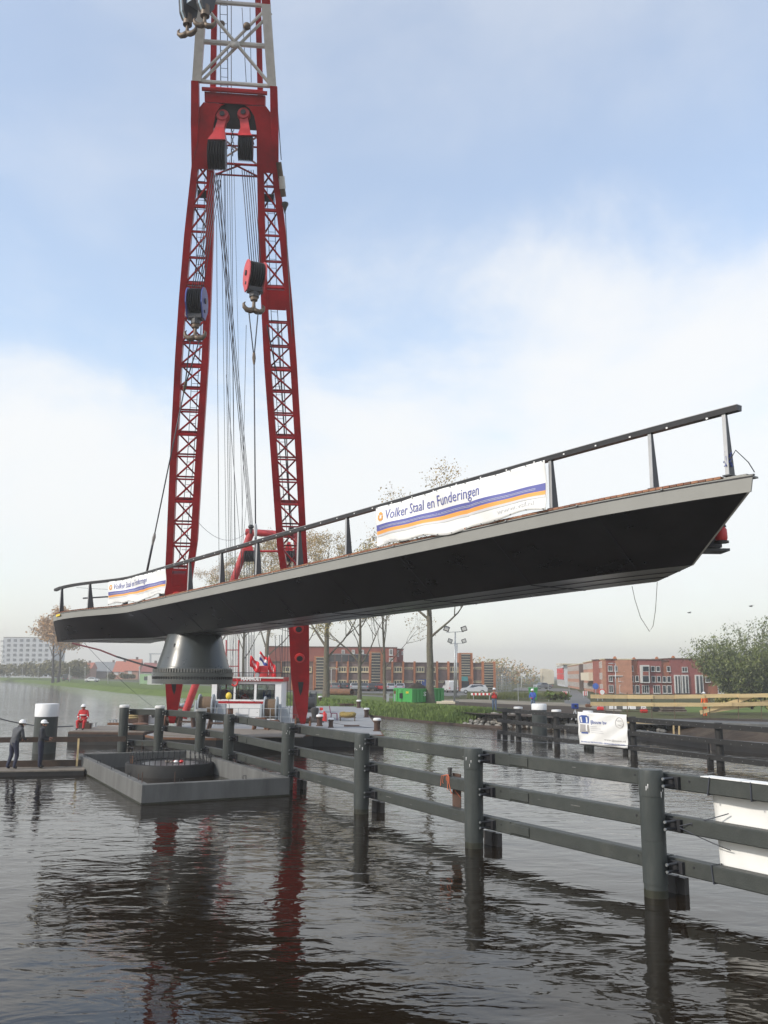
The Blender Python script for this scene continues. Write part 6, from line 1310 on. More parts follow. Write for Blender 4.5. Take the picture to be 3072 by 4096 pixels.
# ------------------------------------------------------------------ vehicles
for nm_, c_ in (('car_white',(.65,.66,.67)),('car_silver',(.42,.44,.46)),('car_red',(.45,.02,.02)),('car_dark',(.05,.055,.06)),('car_grey',(.18,.19,.20)),('car_blue',(.03,.07,.25))): mat(nm_, c_, .25, var=.04, coat=.6)
mat('tyre', (.02,.02,.02), .8)
def car(lab, x, y, mt, heading, style='sedan', sc=1.0, name='parked_car', cat='car'):
    p = S(x, y, GZ+.02); t_ = thing(name, lab, cat, p, 'vehicles on the parking lot'); t_.rotation_euler = (0,0,heading); t_.scale = (sc,sc,sc)
    prof = {'sedan':[(-2.1,.35),(-2.15,.75),(-1.75,.92),(-1.15,.98),(-.6,1.42),(.7,1.45),(1.35,.98),(2.0,.88),(2.15,.6),(2.1,.35)],
            'wagon':[(-2.2,.35),(-2.25,.85),(-2.1,1.0),(-1.8,1.45),(.5,1.50),(1.2,1.0),(2.0,.88),(2.2,.6),(2.15,.35)],
            'van':[(-2.4,.4),(-2.45,2.0),(-2.3,2.15),(1.0,2.15),(1.6,1.35),(2.3,1.1),(2.4,.4)]}[style]
    w_ = .86 if style != 'van' else .95
    q = MB(); n = len(prof); ins = [(.80 if z > 1.0 else 1.0) for _, z in prof]
    q.v = []; vs = [V((x_, -w_*i_, z_)) for (x_, z_), i_ in zip(prof, ins)] + [V((x_, w_*i_, z_)) for (x_, z_), i_ in zip(prof, ins)]
    q.add(vs, [tuple(range(n)), tuple(range(2*n-1,n-1,-1))] + [(i,i+n,(i+1)%n+n,(i+1)%n) for i in range(n)])
    def lb(qq, nm, m_, sm=False): 
        me_o = qq.build(nm, m_, None, smooth=sm); me_o.parent = t_; return me_o
    b_ = lb(q, 'body', mt, True); b_.modifiers.new('b','BEVEL').width = .04
    zt = max(z for _, z in prof)
    for s_ in (-1, 1):
        q = MB(); zlo = 1.0 if style != 'van' else 1.4
        xs = (-1.0,.95) if style == 'sedan' else ((-1.75,.75) if style == 'wagon' else (.2,1.35))
        yb_ = s_*(w_*1.0+.012); yt_ = s_*(w_*.86)
        q.add([V((xs[0],yb_,zlo)), V((xs[1],yb_,zlo)), V((xs[1]-.45,yt_,zt-.1)), V((xs[0]+.35,yt_,zt-.1))], [(0,1,2,3)]); o = lb(q, 'side_window', 'glass'); o.modifiers.new('t','SOLIDIFY').thickness = .02
        q = MB(); q.box((2.12 if style != 'van' else 2.36, s_*.62, .68), (.08,.3,.14)); lb(q, 'headlight', 'white')
        q = MB(); q.box((-2.17 if style != 'van' else -2.43, s_*.66, .82), (.06,.2,.16)); lb(q, 'tail_light', 'red_bright')
        for xw in (-1.35, 1.35):
            q = MB(); q.lathe((xw, s_*(w_-.06), .32), [(.2,-.1),(.32,-.1),(.32,.1),(.2,.1),(.2,.08),(0,.07)], 14, (V((1,0,0)),V((0,0,1)),V((0,s_,0)))); wl = lb(q, 'wheel', 'tyre', True)
            q = MB(); q.lathe((xw, s_*(w_+.03), .32), [(.19,0),(.17,.02),(0,.03)], 12, (V((1,0,0)),V((0,0,1)),V((0,s_,0)))); o = lb(q, 'rim', 'galv', True)
            o.parent = wl
    for (xa, za, xb, zb_) in ([(-1.15,1.02,-.68,1.36),(1.30,1.02,.78,1.38)] if style == 'sedan' else ([(1.16,1.03,.60,1.42),(-2.1,1.05,-1.86,1.4)] if style == 'wagon' else [(1.55,1.45,1.12,2.0)])):
        e = .03 if xa > 0 else -.03
        q = MB(); q.add([V((xa+e,-w_*.74,za)), V((xa+e,w_*.74,za)), V((xb+e,w_*.68,zb_)), V((xb+e,-w_*.68,zb_))], [(0,1,2,3)]); o = lb(q, 'windscreen', 'glass'); o.modifiers.new('t','SOLIDIFY').thickness = .02
    return t_
car('silver estate car parked in front of the cage', 1897, 2775, 'car_silver', R(172), 'wagon'); car('white delivery van beside the floodlight masts', 1800, 2770, 'car_white', R(100), 'van', .95, 'parked_van', 'van')
car('white car parked left of the container near the white-trunked tree', 1562, 2764, 'car_white', R(95), 'sedan'); car('white car parked closest behind the green container', 1602, 2764, 'car_white', R(85), 'sedan')
car('red car parked behind the slim sparse tree', 1522, 2764, 'car_red', R(80), 'sedan'); car('dark car parked just left of the red car', 1492, 2764, 'car_dark', R(85)); car('dark grey car parked behind the yellow-budding tree', 1458, 2764, 'car_grey', R(88))
car('silver car parked behind the rusty pipe end', 1418, 2763, 'car_silver', R(92)); car('dark car parked above the middle of the rusty pipe', 1380, 2762, 'car_dark', R(85)); car('grey car parked above the left of the rusty pipe', 1342, 2762, 'car_grey', R(90)); car('silver car parked left of the mossy tree', 1262, 2760, 'car_silver', R(170))
car('blue van parked behind the soil in the container', 1672, 2764, 'car_blue', R(175), 'van', 1.0, 'parked_van', 'van'); car('grey car far down the side street', 2172, 2756, 'car_grey', R(200)); car('white car in front of the grey barn', ax_(872), 2728, 'car_white', R(178)); car('dark van right of the orange trees', ax_(630), 2724, 'car_dark', R(100), 'van', 1.0, 'parked_van', 'van')

# ------------------------------------------------------------------ skip container, pipe, barriers
mat('green_paint', (.045,.30,.065), .45, var=.12, vs=1.5, dirt=.4, dcol=(.03,.13,.04), ds=1.5); mat('heap_soil', (.05,.038,.028), .95, var=.4, vs=3, bump=1, bs=6)
ca = gp(1577,2810); cb = gp(1650,2814); dx_ = (cb-ca); dx_.z = 0; cw = dx_.length; dx_.normalize(); dn_ = V((-dx_.y,dx_.x,0))
dl_ = (V((.58,.81,0))).normalized()
sk_ = thing('skip_container', 'bright green skip container filled with soil behind the grassy bank', 'container', ca)
CH, CLn = 1.35, 6.2
def CKP(u_, v_, z): return ca+dx_*u_+dl_*v_+V((0,0,z))
q = MB()
q.prism([CKP(0,0,.12),CKP(cw,0,.12),CKP(cw,CLn,.12),CKP(0,CLn,.12)], V((0,0,.1))); q.build('floor', 'green_paint', sk_)
for (u0_,v0_,u1_,v1_) in ((0,0,cw,0),(cw,0,cw,CLn),(0,0,0,CLn),(0,CLn,cw,CLn)):
    a, b = CKP(u0_,v0_,.1), CKP(u1_,v1_,.1); q = MB(); q.bar((a+b)/2-(b-a)/2+V((0,0,CH/2)), b+V((0,0,CH/2)), .08, CH); q.build('side_panel', 'green_paint', sk_)
    q = MB(); q.bar(a+V((0,0,CH)), b+V((0,0,CH)), .16, .14); q.build('top_rim', 'green_paint', sk_)
for k in range(1,9):
    q = MB(); p = CKP(cw+.06, CLn*k/9, .1); q.bar(p, p+V((0,0,CH)), .10, .10, upv=dl_); q.build('rib', 'green_paint', sk_)
for u_ in (0.03,.62,1.45,cw-.03):
    q = MB(); p = CKP(u_, -.06, .1); q.bar(p, p+V((0,0,CH)), .12, .12, upv=dl_); q.build('rib', 'green_paint', sk_)
q = MB(); q.box(CKP(cw*.45,-.1,.75), (.5,.12,.55)); q.build('hook_pocket', 'black_steel', sk_)
q = MB(); q.box(CKP(.28,-.08,1.05), (.35,.03,.4)); q.build('label_plate', 'rust', sk_); q = MB(); q.box(CKP(cw*.78,-.08,1.12), (.45,.03,.22)); q.build('label_plate', 'yellow', sk_)
side_n = V((dl_.y,-dl_.x,0))
lettering('STI', 1.0, lambda a, b: CKP(cw,1.9,.75)+dl_*a+V((0,0,b*.6))+side_n*.09, 'white', sk_, width=1.6, bold=.03)
hp = CKP(cw/2+.1, CLn*.42, 1.30); q = MB(); rnd = random.Random(5); nr, ns = 8, 18; vs = []
for i in range(nr):
    f = 1-i/nr
    for j in range(ns):
        a_ = 2*math.pi*j/ns; vs.append(hp+dx_*(math.cos(a_)*f*1.05)+dl_*(math.sin(a_)*f*2.6)+V((0,0,(1-f**1.3)*.85*rnd.uniform(.8,1.15))))
vs.append(hp+V((0,0,.85))); q.add(vs, [(i*ns+j, i*ns+(j+1)%ns, (i+1)*ns+(j+1)%ns, (i+1)*ns+j) for i in range(nr-1) for j in range(ns)]+[((nr-1)*ns+j,(nr-1)*ns+(j+1)%ns,nr*ns) for j in range(ns)]); o = q.build('soil_load', 'heap_soil', smooth='all'); tag(o, 'mound of dark soil filling the green container', 'soil')
for x, lb in ((1551,'left grey marker post on the grass before the container'),(1579,'right grey marker post on the grass before the container')):
    p = gp(x, 2818); q = MB(); q.box(p+V((0,0,.5)), (.28 if x < 1560 else .12,.08,1.1)); q.box(p+V((0,0,1.0)), (.32 if x < 1560 else .16,.1,.12)); o = q.build('marker_post', 'galv'); tag(o, lb, 'post')
pa, pb = gp(1312,2779), gp(1408,2782); q = MB(); q.lathe(pa+V((0,0,.46)), [(.40,0),(.46,0),(.46,(pb-pa).length),(.40,(pb-pa).length),(.40,0)], 24, ((lambda d_: (V((-d_.y,d_.x,0)), V((0,0,1)), d_))((pb-pa).normalized()))); pp_ = q.build('steel_pipe', 'rust', smooth=True); tag(pp_, 'large rusty steel pipe lying on the ground beyond the tow path', 'pipe')
p = gp(1420,2780); q = MB(); q.lathe(p,[(.6,-.1),(.5,.25),(.25,.5),(0,.55)],10); q.v=[(a+random.uniform(-.1,.1),b,c) for a,b,c in q.v]; o=q.build('soil_heap','heap_soil',smooth='all'); tag(o,'small dark soil heap at the open end of the rusty pipe','soil heap')
def chevron_board(lab, x0, x1, y0, y1, yb, n_):
    p = S(x0, yb, GZ); Y = p.y; t_ = thing('barrier_board', lab, 'barrier', p, 'red and white barrier boards')
    for k in range(n_): wbox(lerp(x0,x1,k/n_), y0, lerp(x0,x1,(k+1)/n_), y1, Y, .05, 'white' if k%2 == 0 else 'red_bright', 'stripe', t_)
    for x in (lerp(x0,x1,.12), lerp(x0,x1,.88)):
        a = S(x, yb, GZ); b = D(x, (y0+y1)/2, Y); q = MB(); q.bar(V((b.x,Y+.06,GZ)), V((b.x,Y+.06,b.z)), .07); q.build('leg', 'galv', t_)
chevron_board('long red and white chevron barrier left of the man in red vest', 1884, 1968, 2772, 2781, 2800, 11)
chevron_board('red and white barrier board left of the foot path', 2250, 2270, 2765, 2779, 2786, 5); chevron_board('red and white barrier board right of the foot path', 2332, 2350, 2764, 2782, 2790, 5)
chevron_board('red and white barrier behind the round no-entry sign', 2388, 2412, 2789, 2794, 2803, 6)
# traffic signs and a green bin
def disc_sign(lab, x, y, yb, r_, rim, face):
    p = S(x, yb, GZ); c = D(x, y, p.y); t_ = thing('road_sign', lab, 'road sign', p, 'round road signs'); q = MB(); q.cyl(V((c.x,p.y+.05,GZ)), V((c.x,p.y+.05,c.z+r_)), .04, 8); q.build('pole', 'galv', t_)
    q = MB(); q.lathe(V((c.x,p.y,c.z)), [(0,0),(r_,0),(r_,.03),(0,.03)], 20, (V((1,0,0)),V((0,0,1)),V((0,-1,0)))); f_ = q.build('plate', rim, t_); q = MB(); q.lathe(V((c.x,p.y-.032,c.z)), [(0,0),(r_*.72,0),(r_*.72,.01),(0,.01)], 20, (V((1,0,0)),V((0,0,1)),V((0,-1,0)))); q.build('symbol_field', face, f_)
disc_sign('round white sign with red rim beside the timber railing', hx(850), hy(518), 2802, .42, 'red_bright', 'white'); disc_sign('round blue sign on a pole before the corner house', hx(788), hy(462), 2795, .42, 'ink_logo_blue', 'ink_logo_blue')
p = gp(2133,2800); q = MB(); q.loft([[p+V((a*.35,b*.35,.0)) for a,b in ((-1,-1),(1,-1),(1,1),(-1,1))],[p+V((a*.5,b*.45,1.35)) for a,b in ((-1,-1),(1,-1),(1,1),(-1,1))],[p+V((a*.55,b*.5,1.4)) for a,b in ((-1,-1),(1,-1),(1,1),(-1,1))],[p+V((a*.5,b*.45,1.55)) for a,b in ((-1,-1),(1,-1),(1,1),(-1,1))]]); o = q.build('waste_bin', 'green_paint'); tag(o, 'dark green waste bin behind the man in the blue jacket', 'bin')
for k, (x, lb) in enumerate(((2008,'left white mushroom lamp on the far road'),(2086,'right white mushroom lamp on the far road'))): lamp(lb, 2000+k*82 if 0 else x, 2760, 2706+k*0, 0, 'frame_white', 'mushroom lamps on the far road')
# thin site fence poles across the grass strip
sf = thing('site_fence', 'thin wire site fence across the weeds behind the soil heaps', 'fence', gp(2100,2800))
for x in (2073,2135,2195,2278): a = gp(x, 2806); q = MB(); q.bar(a, a+V((0,0,2.0)), .06); q.build('fence_post', 'galv', sf)
for y in (.4,1.0,1.6,1.95): 
    q = MB(); q.bar(gp(2073,2806)+V((0,0,y)), gp(2195,2806)+V((0,0,y)), .02); q.build('fence_wire', 'galv', sf)

# ------------------------------------------------------------------ dark timber fender at the right
mat('bolt_dull', (.20,.20,.20), .6)
DF = [V((7.65,56.0,0)), V((8.25,54.4,0)), V((9.75,50.2,0)), V((12.55,45.0,0)), V((14.85,39.7,0)), V((17.6,33.6,0))]
dfn = thing('timber_fender', 'black timber guide fender with triple rails along the right bank', 'fender', DF[2])
for i, p in enumerate(DF):
    q = MB(); q.lathe(p, [(.17,-.6),(.17,1.86),(0,1.87)], 12) if i else q.box(p+V((0,0,.7)), (.28,.28,2.3)); pl = q.build('post', 'dark_timber', dfn, smooth=True)
    if i in (1,2): q = MB(); q.lathe(p, [(0,1.86),(.27,1.86),(.28,1.90),(.27,1.97),(0,1.99)], 18); q.build('white_cap', 'cap_white', pl, smooth=True)
    q = MB(); q.box(p+V((-.35,.25,-.1)), (.22,.22,.9)); q.build('stub_pile', 'dark_timber', dfn)
for z in (1.72, 1.06, 0.36):
    for i in range(len(DF)-1):
        a, b = DF[i], DF[i+1]; d = (b-a).normalized(); f = V((d.y,-d.x,0)); f = f if f.y < 0 else -f
        if i == 0: a = a-d*.5
        q = MB(); q.bar(a+f*.22+V((0,0,z)), b+f*.22+V((0,0,z)), .15, .22); rl = q.build('rail', 'dark_timber', dfn)
        if (b-a).length > 3:
            for u_ in np.arange(.06,.99,.085):
                p = a.lerp(b, u_)+f*.30+V((0,0,z+random.uniform(-.06,.08))); q = MB(); q.box(p, (.03,.012,.03)); q.build('bolt_head', 'bolt_dull', rl)
for x, y, lb in ((2352,2842,'third white cap above the fender'),): pass
for px, yt, dia, lb in ((2158,2815,.95,'thick grey pile with tall white top behind the dark fender'),(2353,2843,.55,'low white-capped pile right behind the lettered white banner')):
    Y_ = 58.0 if px < 2200 else 49.0; c = D(px, 2900, Y_); zt = D(px, yt, Y_).z; t_ = thing('mooring_pile', lb, 'mooring pile', (c.x,Y_,0)); rr = dia/2
    q = MB(); q.lathe((c.x,Y_,0), [(rr,-1),(rr,zt-.38)], 28); q.build('shaft', 'fender_pile', t_, smooth=True); q = MB(); q.lathe((c.x,Y_,0), [(rr,zt-.38),(rr*1.03,zt-.38),(rr*1.03,zt-.05),(rr*.95,zt),(0,zt+.01)], 28); q.build('white_top', 'cap_white', t_, smooth=True)
# lettered banner on the dark fender
a, b = DF[2], DF[3]; d = (b-a).normalized(); f = V((d.y,-d.x,0)); f = f if f.y < 0 else -f
Lb = (b-a).length; jb0, jb1 = 1.55/Lb*1.0, 5.35/Lb
def on_face(x, y):
    r_ = ray(x, y); P = a+f*.33; t_ = (P-CAM).dot(f)/r_.dot(f); return CAM+r_*t_
TLc, TRc, BLc, BRc = on_face(2311,2847), on_face(2508,2859), on_face(2320,2976), on_face(2514,2994)
jbn = thing('banner', 'white lettered banner with blue square logo hung on the black timber fender', 'banner', (BLc+BRc)/2, 'banners on the fenders')
def jf(u_, v_, o_=0.0):
    p = BLc.lerp(BRc, u_).lerp(TLc.lerp(TRc, u_), v_); w_ = .03*math.sin(u_*9+v_*3)*(1-v_) + .02*math.sin((u_-v_)*14); return p+f*(w_+.03+o_)
nu, nv = 30, 20; q = MB(); q.add([jf(i/nu,j/nv) for j in range(nv+1) for i in range(nu+1)], [(j*(nu+1)+i, j*(nu+1)+i+1, (j+1)*(nu+1)+i+1, (j+1)*(nu+1)+i) for j in range(nv) for i in range(nu)]); cl = q.build('cloth', 'banner', jbn, smooth='all', fix=False); cl.modifiers.new('t','SOLIDIFY').thickness = .004
mat('ink_jbblue', (.05,.10,.34), .55, var=.03); mat('ink_taupe', (.36,.34,.33), .55, var=.03)
def patch(u0_, v0_, u1_, v1_, mt, nm, o_=.014):
    q = MB(); m_ = 6; q.add([jf(lerp(u0_,u1_,i/m_), lerp(v0_,v1_,j/m_), o_) for j in range(m_+1) for i in range(m_+1)], [(j*(m_+1)+i, j*(m_+1)+i+1, (j+1)*(m_+1)+i+1, (j+1)*(m_+1)+i) for j in range(m_) for i in range(m_)]); return q.build(nm, mt, jbn, fix=False)
patch(.045,.66,.235,.88,'ink_jbblue','logo_square'); patch(.075,.87,.205,.905,'ink_jbblue','logo_top'); patch(.065,.68,.095,.85,'white','logo_bar',.020); patch(.175,.68,.205,.85,'white','logo_bar',.020)
patch(.045,.38,.165,.62,'ink_taupe','logo_square'); patch(.165,.38,.235,.62,'ink_taupe','logo_square',.013); patch(.17,.42,.20,.615,'white','logo_bar',.020); patch(.075,.34,.205,.385,'ink_jbblue','logo_foot')
lettering('IJbouw bv', 1.0, lambda s_, t_: jf(.27+s_, .665+t_*.15, .018), 'ink_jbblue', jbn, width=.33, bold=.008)
lettering('www.ijbouw.nl', 1.0, lambda s_, t_: jf(.52+s_, .175+t_*.085, .018), 'ink_taupe', jbn, width=.44)
lettering('BOUWEN IN VERTROUWEN - VERTROUWEN IN BOUWEN', 1.0, lambda s_, t_: jf(.045+s_, .07+t_*.055, .018), 'ink_jbblue', jbn, width=.91, bold=.012)
for k, w_ in enumerate((.12,.20,.25,.27)): patch(.27,.565-k*.062,.27+w_,.585-k*.062,'ink_palegrey','small_print',.018)
q = MB(); pts = []
for k in range(33): t__ = 2*math.pi*k/32; pts.append(jf(.86+.075*math.cos(t__), .745+.155*math.sin(t__), .018))
q.tube(pts, .012, 4, cap=False); q.tube([jf(.79,.82,.018), jf(.93,.69,.018)], .010, 4); q.build('stamp_ring', 'ink_taupe', jbn)
lettering('SINDS', 1.0, lambda s_, t_: jf(.825+s_, .79-s_*.25+t_*.07, .018), 'ink_taupe', jbn, width=.09); lettering('1961', 1.0, lambda s_, t_: jf(.825+s_, .655-s_*.25+t_*.07, .018), 'ink_taupe', jbn, width=.075)

# ------------------------------------------------------------------ slab, sheet wall and timber railing at the right
ab = thing('landing_slab', 'grey concrete landing slab on the right bank behind the fender', 'slab', (22,56,.8))
sA, sB = S(2480,2868,1.02), S(3150,2868,1.02); sA = V((14.6,58.5,0)); sB = V((30,50.5,0)); sdv = (sB-sA).normalized(); sb_ = V((-sdv.y,sdv.x,0))
for k in range(3):
    L_ = (sB-sA).length/3; q = MB(); q.box(sA+sdv*(L_*(k+.5))+sb_*1.6+V((0,0,.96)), (L_-.03,3.2,.26), (sdv,sb_,V((0,0,1)))); o = q.build('slab_unit', 'concrete', ab); o.modifiers.new('b','BEVEL').width = .015
shw = thing('sheet_wall', 'low dark sheet wall with grey coping along the right shore', 'quay wall', (19,48,0))
for i in range(13, 17):
    p_, q_ = WL[i], WL[i+1]; dd = (q_-p_).normalized(); n_ = V((dd.y,-dd.x,0)); n_ = n_ if n_.y < 0 else -n_
    qq = MB(); qq.bar(p_+n_*.5+V((0,0,.05)), q_+n_*.5+V((0,0,.05)), .10, .7); qq.build('sheet_panel', 'hull_black', shw)
    qq = MB(); qq.bar(p_+n_*.42+V((0,0,.48)), q_+n_*.42+V((0,0,.48)), .5, .14); qq.build('coping', 'concrete', shw)
tr_ = thing('timber_railing', 'temporary railing of pale new planks on scaffold poles along the right bank', 'railing', (22,60,1))
YR = 62.0
def board(x0, y0, x1, y1, th=.19, mt='new_wood', Y0=YR, Y1=None, nm='plank'):
    p_, q_ = D(x0,y0,Y0), D(x1,y1,Y1 or Y0); qq = MB(); qq.bar(p_, q_, .06, th); qq.build(nm, mt, tr_)
zz = lambda x, y: (1900+x*.7064, 2400+y*.7064)
for x0, y0, x1, y1, mt, o_ in ((655,546,870,548,'new_wood_b',0),(868,548,1008,549,'new_wood',-.07),(1000,548,1155,549,'new_wood_b',0),(1135,547,1300,546,'new_wood',-.07),(1290,544,1500,541,'new_wood',0),(1490,543,1720,538,'new_wood',-.07),
    (655,588,880,590,'new_wood_b',0),(870,590,1010,592,'new_wood',-.07),(1005,592,1160,592,'new_wood',0),(1140,592,1290,593,'new_wood',-.07),(1285,593,1455,590,'new_wood',0),(1440,592,1700,586,'new_wood_b',.05),(1275,638,1570,545,'new_wood',.12),(1330,630,1700,570,'new_wood_b',.2)):
    board(*zz(x0,y0), *zz(x1,y1), .26, mt, YR+o_)
for x in (735,786,862,1000,1130,1290,1327,1490,1620): 
    p_, q_ = D(*zz(x,648),YR+.1), D(*zz(x,524),YR+.1); qq = MB(); qq.cyl(V((p_.x,p_.y,.9)), q_, .03, 8); qq.build('scaffold_pole', 'hook_steel', tr_)
for y in (618,630): qq = MB(); qq.cyl(D(*zz(735,y),YR+.3), D(*zz(1135,y+4),YR+.3), .02, 6); qq.build('rail_wire', 'hook_steel', tr_)
ts = thing('timber_trestle', 'pale plank laid on two stakes behind the black fender', 'trestle', D(2620,2900,54))
qq = MB(); qq.bar(D(2490,2888,54), D(2733,2896,54), .15, .10); qq.build('plank', 'new_wood_b', ts)
for x in (2694,2716): qq = MB(); qq.bar(D(x,2896,54), D(x,2928,54)-V((0,0,.3)), .08); qq.build('stake', 'new_wood_b', ts)
# odds and ends on the slab
for x, y, w_, lb in ((2477,2831,1.6,'white and grey striped kerb block left on the slab'),(2506,2824,1.2,'upper white kerb block next to the slab railing'),(2552,2832,1.3,'right white kerb block on the slab'),):
    p = S(x, y+6, 1.1); t_ = thing('kerb_block', lb, 'kerb block', p, 'white striped kerb blocks')
    for k in range(3): q = MB(); q.box(p+V((-w_/2+w_*(k+.5)/3,0,.14)), (w_/3,.3,.26)); q.build('segment', 'white' if k%2 == 0 else 'concrete', t_)
for x, y, lb in ((2402,2838,'red tool case standing by the fender top'),(2354,2826,'dark red tool case left of the red one'),(2576,2848,'red bag lying on the landing slab')):
    p = S(x, y+4, 1.1); t_ = thing('tool_case', lb, 'tool case', p); q = MB(); q.box(p+V((0,0,.16)), (.55,.3,.3)); o = q.build('body', 'red_bright' if x != 2354 else 'rust', t_); o.modifiers.new('b','BEVEL').width = .06; q = MB(); q.tube([p+V((-.12,0,.3)),p+V((-.1,0,.4)),p+V((.1,0,.4)),p+V((.12,0,.3))], .02, 5); q.build('handle', 'black_steel', t_)
p = S(2625,2848,1.1); t_ = thing('small_pump', 'small black pump standing on the landing slab', 'pump', p); q = MB(); q.box(p+V((0,0,.22)), (.4,.35,.35)); q.build('motor', 'black_steel', t_); q = MB(); q.cyl(p+V((-.3,0,.2)), p+V((.3,0,.2)), .12, 10); q.build('housing', 'black_steel', t_)
p = S(2690,2850,1.1); t_ = thing('plank_pile', 'low pile of brown planks on a pallet right of the pump', 'plank pile', p)
for k in range(5): q = MB(); q.box(p+V((random.uniform(-.1,.1),0,.08+k*.09)), (2.0-.1*k,.8,.07)); q.build('plank', 'brown_timber' if k%2 else 'weathered_wood', t_)
p = D(2300,2830,55.5); t_ = thing('survey_instrument', 'blue surveying instrument on a small white tripod above the fender', 'instrument', V((p.x,55.5,p.z-.75)))
for k in range(3): a_ = k*2.09+.5; q = MB(); q.cyl(p+V((math.cos(a_)*.25,math.sin(a_)*.25,-.75)), p+V((0,0,-.1)), .025, 6); q.build('tripod_leg', 'white', t_)
q = MB(); q.box(p+V((0,0,.08)), (.4,.3,.32)); o = q.build('instrument_box', 'flag_blue', t_); o.modifiers.new('b','BEVEL').width = .03; q = MB(); q.cyl(p+V((0,-.2,.1)), p+V((0,.2,.1)), .07, 10); q.build('lens', 'black_steel', t_)
# birds
for x, y, sz, lb in ((2757,2451,.35,'small dark bird gliding left above the terrace'),(3003,2425,.4,'small dark bird at the right above the willow')):
    c = D(x, y, 70); t_ = thing('bird', lb, 'bird', c, 'birds in flight'); q = MB(); q.tube([c+V((-.22*sz*2,0,.02)), c+V((-.1*sz,0,0)), c+V((.2*sz,0,0)), c+V((.4*sz,0,-.02))], [.01,.07*sz*2,.06*sz*2,.01], 6); q.build('body', 'black_steel', t_, smooth='all')
    for s_ in (-1, 1): q = MB(); q.add([c+V((-.1*sz,0,.02)), c+V((.12*sz,0,.02)), c+V((.25*sz,s_*.5*sz,.2*sz)), c+V((.3*sz,s_*1.1*sz,.05*sz)), c+V((.1*sz,s_*.5*sz,.22*sz))], [(0,1,2,4),(4,2,3)]); o = q.build('wing', 'black_steel', t_); o.modifiers.new('t','SOLIDIFY').thickness = .01

